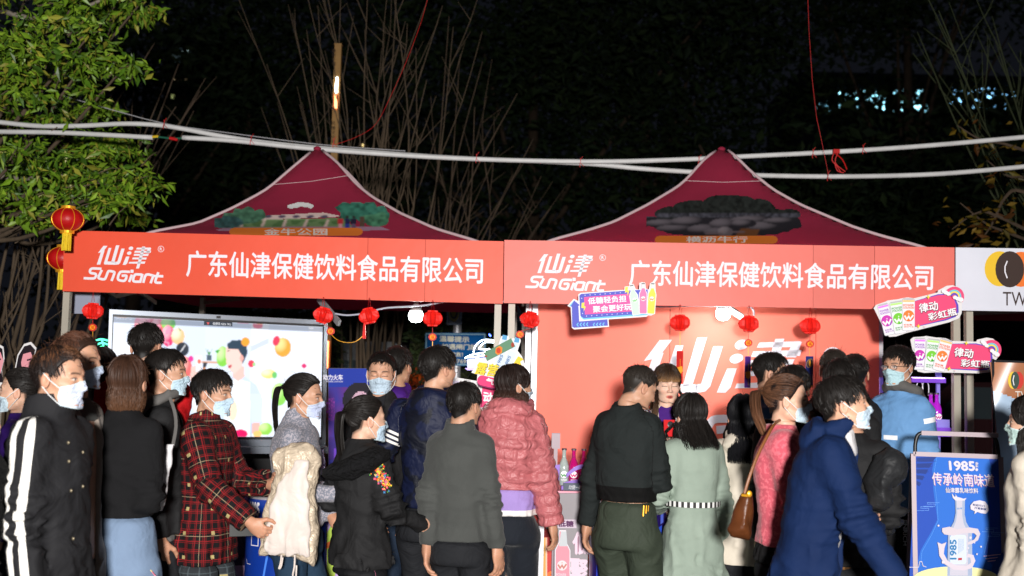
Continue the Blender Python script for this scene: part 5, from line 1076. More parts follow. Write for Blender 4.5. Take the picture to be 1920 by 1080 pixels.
for i, (px, py, rad) in enumerate(pads):
    Yp = YT+R3.uniform(-.7, .9); c0 = at(px, py, Yp); m0 = fork.lerp(c0, .5)+Vector((0, R3.uniform(-.2, .2), -.12))
    mb = MB(); pp = smoothpath([fork+Vector((R3.uniform(-.1, .1), 0, R3.uniform(-.4, .8))), m0, c0], 5); mb.tube(pp, [.035-.0028*k for k in range(len(pp))], 6); mb.build('branch', M_bark, t, smooth=True)
    r_ = rad/230; nsub = max(4, int(rad/5.2))
    for k in range(nsub):                                # sprays of leaves round twigs
        q = c0+Vector((R3.gauss(0, .58)*r_, R3.gauss(0, .5)*r_*1.5, R3.gauss(0, .52)*r_))
        for j in range(32): leafC.append(q+Vector((R3.gauss(0, .085), R3.gauss(0, .08), R3.gauss(0, .038)-.02)))
gc = 1.12*np.array([lin(92, 125, 28), lin(108, 142, 34), lin(74, 108, 24), lin(125, 155, 44), lin(60, 92, 24), lin(98, 130, 32), lin(140, 140, 50)])
leafmesh('foliage', np.array([tuple(v) for v in leafC]), .09, M_leaf, 5, t, cols=gc, droop=.75, aspect=.36)
mb = MB()
for i in range(170):
    p = leafC[R3.randrange(len(leafC))]; q = p+Vector((-R3.uniform(.05, .25), R3.uniform(-.1, .1), -R3.uniform(0, .15))); mb.tube([q, (p+q)/2+Vector((0, 0, .02)), p], [.006, .004, .002], 4)
o = mb.build('twigs', M_bark, t); o['kind'] = 'stuff'
for l in (((-20, 372), (40, 372), (75, 383), (120, 372), (165, 352)), ((-10, 330), (50, 335), (120, 328), (200, 345), (235, 352)), ((0, 20), (70, 35), (140, 20), (190, 0))):
    mb = MB(); pp = smoothpath([at(x, y, YT+.1) for x, y in l], 5); mb.tube(pp, [.025-.0008*k for k in range(len(pp))], 7); mb.build('branch', mat('pale_bark', (.3, .26, .21), .9, bump=.6, bscale=40, vary=.3), t, smooth=True)

# bare many-stemmed shrubs
def bare(name, label, base_px, Y, tips, seed, m, r0_=.035, group=None, sub=5, trunk_z=0.0):
    R = random.Random(seed); b = at(base_px, 600, Y); b = Vector((b.x, Y, trunk_z)); t = thing(name, label, 'tree', b, group=group)
    mbt = MB(); cnt = 0
    for (tx, ty) in tips:
        Yt = Y+R.uniform(-.7, .7); tip = at(tx, ty, Yt); s0 = b+Vector((R.uniform(-.18, .18), R.uniform(-.15, .15), 0)); d = tip-s0
        k1 = s0+Vector((d.x*.18, d.y*.3, d.z*.38))+Vector((R.uniform(-.25, .25), 0, 0)); k2 = s0+Vector((d.x*.5, d.y*.6, d.z*.68))+Vector((R.uniform(-.32, .32), 0, R.uniform(-.2, .2)))
        pp = smoothpath([s0, k1, k2, tip], 6); rs = [r0_*R.uniform(.85, 1.1)*(1-.9*k/(len(pp)-1))+.003 for k in range(len(pp))]
        mb = MB(); mb.tube(pp, rs, 7); mb.build('stem', m, t, smooth=True); cnt += 1
        for j in range(sub):
            k = R.randrange(6, len(pp)-2); p = pp[k]; dirn = (pp[k+1]-p).normalized(); sd = Vector((R.choice((-1, 1))*R.uniform(.3, .8), R.uniform(-.4, .4), R.uniform(.5, 1.1))); ln = R.uniform(.4, 1.5)
            q1 = p+(dirn+sd).normalized()*ln*.5; q2 = q1+(dirn*1.4+sd*.6).normalized()*ln*.6
            mbt.tube(smoothpath([p, q1, q2], 3), [rs[k]*.5*(1-i/7)+.0025 for i in range(7)], 5)
            for h in range(2):
                f0 = p.lerp(q1, R.random()) if h else q1; mbt.tube([f0, f0+Vector((R.uniform(-.35, .35), R.uniform(-.2, .2), R.uniform(.15, .5)))], [.005, .002], 4)
    o = mbt.build('twigs', m, t); o['kind'] = 'stuff'; return t
BG = 'bare many stemmed trees behind the tents'
bare('bare_tree', 'bare slender tree rising left of the lamp column', 640, 12.8, [(548, 25), (575, 55), (596, 10), (640, -40), (520, 190), (560, 300), (500, 120), (663, 30), (610, -30)], 1, M_bark, .015, BG, 2)
bare('bare_tree', 'dense bare tree straight behind the left tent peak', 705, 12.2, [(650, 5), (690, -30), (735, -40), (760, 40), (805, -10), (830, 10), (716, 90), (625, 110), (670, 200), (800, 150), (850, 50), (745, -40), (780, 90)], 2, M_bark, .016, BG, 3)
bare('bare_tree', 'bare tree fanning to the right between the two tents', 770, 13.5, [(842, 30), (862, 110), (905, 115), (970, 175), (890, 200), (1000, 260), (820, 250)], 3, M_twig, .018, BG, 2)
bare('bare_tree', 'low bare tree whose arching stems lean over the tent gap', 850, 14.0, [(985, 300), (1015, 330), (935, 280), (900, 250), (1060, 350), (880, 300), (1000, 380)], 4, M_twig, .014, BG, 2)
bare('bare_tree', 'pale bare stems curving up behind the leafy tree', 60, 11.5, [(310, 155), (335, 120), (365, 190), (375, 170), (250, 170), (290, 80), (215, 160), (180, 230), (300, 250), (330, 200)], 5, M_twig, .022, BG, 2)
bare('bare_tree', 'cluster of crooked pale trunks at the left edge under the leaves', 10, 10.2, [(-30, 300), (20, 330), (60, 360), (95, 380), (40, 300), (110, 330), (0, 380), (85, 330), (135, 400), (-60, 330), (60, 280)], 6, M_bark, .034, BG, 2)
bare('bare_tree', 'dark bare stems behind the screen corner and tent gap', 735, 15.0, [(700, 560), (735, 540), (760, 545), (790, 500), (820, 480), (660, 500)], 8, M_twig, .05, BG, 1)
bare('bare_tree', 'mossy bare branch reaching in from the upper right corner', 2120, 11.0, [(1720, 60), (1712, 100), (1760, 140), (1830, 60), (1800, 150), (1860, 30), (1760, 20), (1890, 80)], 9, mat('mossy_bark', (.035, .045, .018), .9, bump=.5, bscale=40), .018, BG, 4, trunk_z=3.0 if False else 0.0)
# yellow leaved twigs at the right
t = thing('yellow_leaved_tree', 'thin tree with sparse yellow leaves at the right edge above the white banner', 'tree', (at(2150, 500, 10.5).x, 10.5, 0)); b = Vector((at(2150, 500, 10.5).x, 10.5, 0)); lc = []
mb = MB(); mb.tube(smoothpath([b, b+Vector((-.05, 0, 1.6)), b+Vector((-.1, 0, 3.2))], 4), [.06-.003*i for i in range(9)], 8); mb.build('trunk', M_twig, t, smooth=True)
for l in (((1795, 235), (1840, 262), (1900, 275), (2000, 330)), ((1785, 430), (1830, 400), (1870, 405), (2000, 470)), ((1800, 380), (1850, 420), (1900, 440), (2050, 500)), ((1850, 300), (1890, 330), (1930, 335), (2040, 380)), ((1840, 450), (1860, 420), (1885, 370), (1920, 360), (2040, 420))):
    pp = smoothpath([at(x, y, 10.5) for x, y in l]+[b+Vector((-.1, 0, 2.6))], 4); mb = MB(); mb.tube(pp, [.004+.0012*i for i in range(len(pp))], 5); mb.build('branch', M_twig, t)
    for p in pp[:10]:
        for k in range(3): lc.append(p+Vector((R3.gauss(0, .1), R3.gauss(0, .1), R3.gauss(0, .07))))
leafmesh('foliage', np.array([tuple(v) for v in lc]), .11, M_leaf, 9, t, cols=np.array([lin(110, 88, 26), lin(88, 78, 24), lin(125, 100, 38), lin(85, 52, 20)]))
# dark masses of trees
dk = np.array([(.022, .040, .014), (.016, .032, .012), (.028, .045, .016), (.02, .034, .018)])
def fartree(label, px, py, Y, rx, rz_, n, seed, size=.34):
    Y *= 1.7; rx *= 1.5; rz_ *= 1.6; n = int(n*1.5)
    R = np.random.default_rng(seed); c0 = at(px, py, Y); t = thing('dark_tree', label, 'tree', (c0.x, Y, 0), group='dark trees standing behind the booths')
    mb = MB(); mb.tube([(c0.x, Y, 0), (c0.x+.1, Y, c0.z*.5), (c0.x, Y, c0.z)], [.28, .22, .12], 10); mb.build('trunk', M_twig, t, smooth=True)
    for k in range(6):
        e = c0+Vector((R.normal()*rx*.5, R.normal()*rx*.3, R.normal()*rz_*.4)); mb = MB(); mb.tube(smoothpath([(c0.x, Y, c0.z*.45), ((c0.x+e.x)/2, Y, (c0.z*.5+e.z)/2), e], 4), [.1-.009*i for i in range(9)], 6); mb.build('limb', M_twig, t, smooth=True)
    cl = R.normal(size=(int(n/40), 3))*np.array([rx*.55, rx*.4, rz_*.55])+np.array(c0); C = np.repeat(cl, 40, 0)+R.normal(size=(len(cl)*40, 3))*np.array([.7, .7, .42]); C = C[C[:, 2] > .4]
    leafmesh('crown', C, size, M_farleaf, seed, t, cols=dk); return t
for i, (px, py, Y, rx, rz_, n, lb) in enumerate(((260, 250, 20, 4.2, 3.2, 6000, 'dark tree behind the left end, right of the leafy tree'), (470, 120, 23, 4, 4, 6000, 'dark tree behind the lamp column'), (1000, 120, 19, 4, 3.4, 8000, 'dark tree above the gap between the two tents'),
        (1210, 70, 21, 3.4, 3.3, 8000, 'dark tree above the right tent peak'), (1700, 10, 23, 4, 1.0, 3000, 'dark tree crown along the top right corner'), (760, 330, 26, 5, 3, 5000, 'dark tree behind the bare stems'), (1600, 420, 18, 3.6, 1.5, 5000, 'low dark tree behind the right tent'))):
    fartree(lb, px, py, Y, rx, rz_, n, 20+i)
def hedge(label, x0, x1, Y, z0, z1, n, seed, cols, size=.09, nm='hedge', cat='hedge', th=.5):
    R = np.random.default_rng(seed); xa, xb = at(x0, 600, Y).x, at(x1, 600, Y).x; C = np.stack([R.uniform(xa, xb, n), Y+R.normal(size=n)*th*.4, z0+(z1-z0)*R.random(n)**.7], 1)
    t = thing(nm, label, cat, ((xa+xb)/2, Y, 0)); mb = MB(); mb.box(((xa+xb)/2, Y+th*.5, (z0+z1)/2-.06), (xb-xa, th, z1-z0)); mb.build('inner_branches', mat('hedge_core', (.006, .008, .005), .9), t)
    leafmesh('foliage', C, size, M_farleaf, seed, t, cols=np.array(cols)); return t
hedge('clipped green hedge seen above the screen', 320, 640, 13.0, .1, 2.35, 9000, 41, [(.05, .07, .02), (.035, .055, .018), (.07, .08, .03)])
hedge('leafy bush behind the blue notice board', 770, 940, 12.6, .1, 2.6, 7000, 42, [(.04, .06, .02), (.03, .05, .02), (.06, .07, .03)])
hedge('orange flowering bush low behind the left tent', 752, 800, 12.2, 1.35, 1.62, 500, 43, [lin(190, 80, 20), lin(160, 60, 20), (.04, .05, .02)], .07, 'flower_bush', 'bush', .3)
# dark parked van
YV = 14.0; vx0, vx1 = at(610, 700, YV).x, at(742, 700, YV).x
t = thing('parked_van', 'dark parked van seen between the screen and the masked man', 'van', ((vx0+vx1)/2, YV, 0)); cxv = (vx0+vx1)/2-.7
M_van = mat('dark_van', (.02, .022, .026), .3, .3, coat=.5)
prof = [(-2.2, .35), (-2.2, 1.2), (-2.0, 1.75), (-1.7, 1.95), (1.2, 1.98), (1.5, 1.8), (1.85, 1.15), (2.3, 1.0), (2.35, .35)]
mb = MB(); mb.slab([(cxv+x, YV-.85, z) for x, z in prof], (0, 1.7, 0)); mb.build('body', M_van, t)
for wx0, wx1 in ((-1.95, -.8), (-.7, .3), (.4, 1.35)): mb = MB(); mb.slab([(cxv+wx0, YV-.865, 1.25), (cxv+wx1+.1, YV-.865, 1.25), (cxv+wx1, YV-.865, 1.75), (cxv+wx0, YV-.865, 1.75)], (0, .012, 0)); mb.build('window', mat('van_glass', (.03, .04, .045), .08, spec=.8), t)
for wx in (-1.4, 1.45): mb = MB(); mb.tube([(cxv+wx, YV-.88, .33), (cxv+wx, YV-.64, .33)], .33, 20); w_ = mb.build('wheel', M_black, t); mb = MB(); mb.tube([(cxv+wx, YV-.9, .33), (cxv+wx, YV-.87, .33)], .19, 16); mb.build('rim', M_steel, w_)
mb = MB(); mb.slab([(cxv-2.1, YV-.868, .95), (cxv+2.0, YV-.868, .95), (cxv+2.0, YV-.868, 1.02), (cxv-2.1, YV-.868, 1.02)], (0, .01, 0)); mb.build('trim_strip', M_steel, t)
# dark car at the right behind the white banner
cx2 = at(1860, 640, 13).x; t = thing('parked_car', 'dark red parked car in the gloom behind the right booth gap', 'car', (cx2, 13, 0))
prof = [(-2.1, .35), (-2.15, .8), (-1.3, .98), (-.8, 1.4), (.7, 1.42), (1.5, 1.0), (2.1, .9), (2.1, .35)]
mb = MB(); mb.slab([(cx2+x, 12.2, z+.25) for x, z in prof], (0, 1.6, 0)); mb.build('body', mat('dark_red_paint', (.03, .01, .012), .25, .3, coat=.6), t)
mb = MB(); mb.slab([(cx2-1.0, 12.19, 1.25), (cx2+1.1, 12.19, 1.25), (cx2+.6, 12.19, 1.6), (cx2-.7, 12.19, 1.6)], (0, .012, 0)); mb.build('window', mat('van_glass'), t)
for wx in (-1.35, 1.35): mb = MB(); mb.tube([(cx2+wx, 12.18, .33), (cx2+wx, 12.4, .33)], .33, 18); mb.build('wheel', M_black, t)

# lit buildings far away
def building(label, x0, x1, top, Y, wins, wallc):
    xa, xb = at(x0, 300, Y).x, at(x1, 300, Y).x; zt = at((x0+x1)/2, top, Y).z; t = thing('office_building', label, 'building', ((xa+xb)/2, Y+5, 0))
    mb = MB(); mb.box(((xa+xb)/2, Y+5, zt/2), (xb-xa, 10, zt)); mb.build('wall', mat('far_wall', (.02, .022, .03), .8), t)
    for (wx, wy, ww, wh, c, s) in wins:
        p, q = at(wx, wy, Y), at(wx+ww, wy+wh, Y); mb = MB(); mb.box(((p.x+q.x)/2, Y-.03, (p.z+q.z)/2), (q.x-p.x, .05, abs(p.z-q.z))); mb.build('lit_window', mat('win_%d_%d' % (int(c[0]*100), int(c[2]*100)), c, .4, emit=c, estr=s), t)
R4 = random.Random(2); wl = []
for r_ in range(3):
    for k in range(26):
        if R4.random() < .8: wl.append((1532+k*8.2, 170+r_*14, 6.5, 11, (.35, .85, 1.0), 5))
for r_ in range(3):
    for k in range(9): wl.append((1780+k*14, 166+r_*14, 11.5, 12, (.28, .65, 1.0), 4))
building('far dark office block with rows of blue white lit windows at the upper right', 1500, 2050, 140, 75, wl, None)
building('far dark block with two small lit windows right of the leafy tree', 300, 420, 70, 75, [(343, 87, 14, 9, (.7, 1, .95), 4), (322, 90, 16, 28, (.12, .18, .2), .35), (345, 140, 10, 9, (1, .75, .4), 1.4), (328, 142, 12, 9, (1, .75, .4), .5), (322, 178, 5, 6, (.7, .8, .3), .7)], None)
building('far low block with small yellow lamps behind the left tent roof', 660, 760, 250, 75, [(675, 268, 7, 7, (1, .75, .3), 2), (689, 268, 6, 7, (.7, 1, .6), 1.6), (682, 315, 8, 5, (1, .6, .2), 1.5), (694, 316, 5, 5, (1, .6, .2), 1.5), (672, 318, 4, 4, (1, .6, .2), 1.2)], None)
# leaf screen that breaks up the lit rows
R = np.random.default_rng(77); t = thing('dark_tree', 'dark tree whose leaves break up the blue lit windows', 'tree', (at(1720, 300, 55).x, 55, 0), group='dark trees standing behind the booths')
b = at(1720, 230, 55); mb = MB(); mb.tube([(b.x, 55, 0), (b.x, 55, b.z)], [.3, .1], 8); mb.build('trunk', M_twig, t)
pa_, pb_ = at(1510, 150, 55), at(1930, 230, 55); n_ = 2200; C = np.stack([R.uniform(pa_.x, pb_.x, n_), 55+R.normal(size=n_)*.9, R.uniform(pb_.z, pa_.z, n_)], 1)
leafmesh('crown', C, .42, M_farleaf, 78, t, cols=dk, aspect=.6)
# ================================================================== PEOPLE
_G = rng.random((32, 32, 32)).astype(np.float32)
def vnoise(P, sc, off=0):
    q = P*np.asarray(sc, np.float32)+np.float32(off+100); i = np.floor(q).astype(np.int32); f = q-i; f = f*f*(3-2*f); i &= 31; j = (i+1) & 31
    x0, y0, z0 = i[..., 0], i[..., 1], i[..., 2]; x1, y1, z1 = j[..., 0], j[..., 1], j[..., 2]; fx, fy, fz = f[..., 0], f[..., 1], f[..., 2]
    a = _G[x0, y0, z0]*(1-fx)+_G[x1, y0, z0]*fx; b = _G[x0, y1, z0]*(1-fx)+_G[x1, y1, z0]*fx
    c = _G[x0, y0, z1]*(1-fx)+_G[x1, y0, z1]*fx; d = _G[x0, y1, z1]*(1-fx)+_G[x1, y1, z1]*fx
    return (a*(1-fy)+b*fy)*(1-fz)+(c*(1-fy)+d*fy)*fz
def smin(a, b, k):
    h = np.clip(.5+.5*(b-a)/k, 0, 1); return b*(1-h)+a*h-k*h*(1-h)
def smax(a, b, k): return -smin(-a, -b, k)
def cone(P, a, b, ra, rb):
    a = np.asarray(a, np.float32); ba = np.asarray(b, np.float32)-a; pa = P-a; t = np.clip((pa @ ba)/(ba @ ba), 0, 1)
    return np.sqrt(((pa-t[..., None]*ba)**2).sum(-1))-(ra+(rb-ra)*t)
def conet(P, a, b):
    a = np.asarray(a, np.float32); ba = np.asarray(b, np.float32)-a; return ((P-a) @ ba)/(ba @ ba)
def ell3(P, c, r, R=None):
    q = P-np.asarray(c, np.float32)
    if R is not None: q = q @ np.asarray(R, np.float32)
    r = np.asarray(r, np.float32); k = np.sqrt(((q/r)**2).sum(-1)); return (k-1)*r.min()*np.clip(k, .6, 1.4)
def surf_nets(fn, lo, hi, h):
    lo, hi = np.asarray(lo, float), np.asarray(hi, float); n = np.maximum(3, np.ceil((hi-lo)/h).astype(int)+1)
    ax = [np.float32(lo[k])+np.arange(n[k], dtype=np.float32)*np.float32(h) for k in range(3)]
    P = np.stack(np.meshgrid(*ax, indexing='ij'), -1); f = fn(P).astype(np.float32)
    f[0], f[-1], f[:, 0], f[:, -1], f[:, :, 0], f[:, :, -1] = (1,)*6
    s = f < 0; nx, ny, nz = n; V = np.zeros((nx-1, ny-1, nz-1, 3), np.float32); cnt = np.zeros((nx-1, ny-1, nz-1), np.float32)
    cs = [(i, j, k) for i in (0, 1) for j in (0, 1) for k in (0, 1)]; g = lambda A, c: A[c[0]:nx-1+c[0], c[1]:ny-1+c[1], c[2]:nz-1+c[2]]
    for c in cs:
        for ax_ in range(3):
            if c[ax_]: continue
            d = list(c); d[ax_] = 1; fa, fb = g(f, c), g(f, d); m = g(s, c) != g(s, d); t = np.where(m, fa/np.where(m, fa-fb, 1), 0)
            for k in range(3): V[..., k] += np.where(m, c[k]+(t if k == ax_ else 0), 0)
            cnt += m
    act = cnt > 0; idx = -np.ones(act.shape, np.int32); idx[act] = np.arange(act.sum())
    ii = np.stack(np.nonzero(act), 1); verts = (V[act]/cnt[act][:, None]+ii)*h+lo
    F = []
    for ax_ in range(3):
        o = [0, 1, 2]; o.remove(ax_); a, b = o; sl = [slice(None)]*3; sl[ax_] = slice(0, n[ax_]-1); s0 = s[tuple(sl)]; sl[ax_] = slice(1, n[ax_]); s1 = s[tuple(sl)]
        m = s0 != s1; e = np.stack(np.nonzero(m), 1); ok = (e[:, a] > 0) & (e[:, b] > 0) & (e[:, a] < n[a]-1) & (e[:, b] < n[b]-1); e = e[ok]; q = []
        for da, db in ((0, 0), (-1, 0), (-1, -1), (0, -1)):
            w_ = e.copy(); w_[:, a] += da; w_[:, b] += db; q.append(idx[w_[:, 0], w_[:, 1], w_[:, 2]])
        q = np.stack(q, 1); fl = s0[m][ok] != (ax_ == 1); q[~fl] = q[~fl][:, ::-1]; F.append(q)
    return verts.astype(np.float32), np.concatenate(F)

# ---------------------------------------------------------------- head (local: chin -.118, eyes 0, top .122, face towards -y)
def head_sdf(P, fem=0):
    jw = .9 if fem else 1.0
    d = ell3(P, (0, .014, .034), (.075, .096, .086))
    d = smin(d, ell3(P, (0, -.030, -.028), (.062*jw, .058, .078)), .03)
    Q = P.copy(); Q[..., 0] = np.abs(Q[..., 0])
    d = smin(d, cone(Q, (.048*jw, .004, -.062), (.016, -.072, -.100), .020, .019), .028)
    d = smin(d, cone(Q, (.040, -.062, -.024), (.052, -.035, -.018), .020, .018), .02)             # cheekbones
    d = smin(d, cone(Q, (.012, -.080, .022), (.042, -.066, .024), .010, .010), .014)              # brow
    d = smax(d, -ell3(Q, (.032, -.094, .003), (.019, .016, .012)), .012)                          # sockets
    d = smin(d, ell3(Q, (.031, -.071, .001), (.0155, .0135, .0105)), .004)                        # lids
    n = smin(cone(P, (0, -.084, .012), (0, -.104, -.030), .006, .0095), ell3(Q, (.011, -.094, -.035), (.008, .010, .007)), .006)
    d = smin(d, n, .008)
    d = smin(d, cone(Q, (0, -.090, -.060), (.018, -.080, -.061), .0062, .003), .005); d = smin(d, cone(Q, (0, -.088, -.071), (.015, -.080, -.069), .0068, .003), .005)
    e = ell3(Q, (.080, .010, -.008), (.008, .019, .031)); e = smax(e, -ell3(Q, (.089, .006, -.004), (.007, .011, .018)), .004)
    d = smin(d, e, .006)
    return smin(d, cone(P, (0, .026, -.055), (0, .046, -.185), .052 if not fem else .046, .056 if not fem else .048), .022)
_heads = {}
SKINS = {}
def head_geo(fem):
    if fem in _heads: return _heads[fem]
    v, f = surf_nets(lambda P: head_sdf(P, fem), (-.1, -.125, -.19), (.1, .13, .135), .0042); _heads[fem] = (v, f); return v, f
def head_colors(v, skin, hairc, fem, fade=.0, closed=False, lips=None, hl=.07):
    skin = np.array(skin); c = np.tile(skin, (len(v), 1)).astype(np.float32); x, y, z = np.abs(v[:, 0]), v[:, 1], v[:, 2]
    def mixin(m, col, k=1.0): c[:] = c*(1-(m*k)[:, None])+np.array(col)*(m*k)[:, None]
    g = lambda cx, cy, rx, ry: np.clip(1.5-1.5*(((x-cx)/rx)**2+((z-cy)/ry)**2), 0, 1)*(y < -.055)
    mixin(g(.03, -.03, .03, .022), (.62, .22, .16), .22); mixin(g(0, -.066, .024, .0105 if not closed else .012), lips or (.42, .13, .11), .85)
    if closed: mixin(g(0, -.066, .012, .006), (.12, .02, .02), .9)
    else: mixin(np.clip(1-np.abs(z+.0655)/.0022, 0, 1)*(x < .019)*(y < -.07), (.2, .05, .05), .7)
    bz = .021+.004*np.sin(np.clip((x-.012)/.04, 0, 1)*3.1); mixin(np.clip(1.6-np.abs(z-bz)/.0034, 0, 1)*((x > .012) & (x < .05) & (y < -.05)), (.02, .014, .012), .85)
    if fem == 2 or closed: mixin(np.clip(1.4-np.abs(z+.004+((x-.031)/.02)**2*-.003)/.0022, 0, 1)*((x > .015) & (x < .048) & (y < -.05)), (.02, .012, .012), .9)
    else:
        mixin(g(.031, .001, .015, .0058), (.72, .66, .62), .9); mixin(g(.031, .001, .006, .0058), (.015, .01, .008), 1); mixin(np.clip(1.4-np.abs(z-.0065+((x-.031)/.02)**2*.005)/.002, 0, 1)*((x > .015) & (x < .048) & (y < -.05)), (.02, .012, .012), .9)
    mixin(np.clip((x-.068)/.01, 0, 1)*(np.abs(z+.008) < .034)*(np.abs(y-.01) < .022), (.55, .2, .13), .25)
    s = scalp(v); mixin(np.clip(s/.02+.5, 0, 1)*(1-np.exp(-((x-.084)/.006)**2*.5)*(np.abs(z+.008) < .03)), np.array(hairc)*.8+skin*.12, .93)
    return c
def scalp(v):
    """positive inside the haired area"""
    x, y, z = np.abs(v[:, 0]), v[:, 1], v[:, 2]; az = np.degrees(np.arctan2(x, -(y-.012)))
    hl = np.interp(az, [0, 30, 50, 62, 78, 92, 105, 125, 180], [.082, .080, .066, .04, -.002, .004, .028, -.045, -.072]); return z-hl

# ---------------------------------------------------------------- hands (local: wrist at 0, fingers towards -z, palm towards -y, thumb on +x)
def hand_sdf(P, curl):
    d = ell3(P, (0, 0, -.045), (.041, .016, .052)); d = smin(d, cone(P, (0, 0, .03), (0, .0, -.02), .025, .026), .02)
    for i, (x, L, c) in enumerate(((.029, .072, 0), (.010, .080, 0), (-.010, .074, 0), (-.028, .060, 0))):
        a = np.array([x, 0, -.082+abs(x-.005)*.25]); ang = R_(curl[0]+i*3); segs = (L*.45, L*.32, L*.25); r = [.0092, .0084, .0076, .0066]; p = a; fd = None
        for k in range(3):
            q = p+np.array([x*.04, -math.sin(ang)*segs[k], -math.cos(ang)*segs[k]]); e = cone(P, p, q, r[k], r[k+1]); fd = e if fd is None else smin(fd, e, .004); p = q; ang += R_(curl[1])
        d = smin(d, fd, .007)
    p = np.array([.030, -.004, -.028]); q = p+np.array([.026, -.016, -.026]); e = cone(P, p, q, .0135, .0105); q2 = q+np.array([.004, -.016, -.022]); q3 = q2+np.array([-.005, -.010, -.018])
    e = smin(e, cone(P, q, q2, .0105, .009), .005); e = smin(e, cone(P, q2, q3, .009, .0075), .004); return smin(d, e, .01)
_hands = {}
def hand_geo(kind):
    if kind in _hands: return _hands[kind]
    curl = {'relaxed': (18, 24), 'grip': (48, 58), 'fist': (70, 70), 'open': (6, 10)}[kind]
    _hands[kind] = surf_nets(lambda P: hand_sdf(P, curl), (-.06, -.105, -.185), (.085, .04, .05), .0038); return _hands[kind]

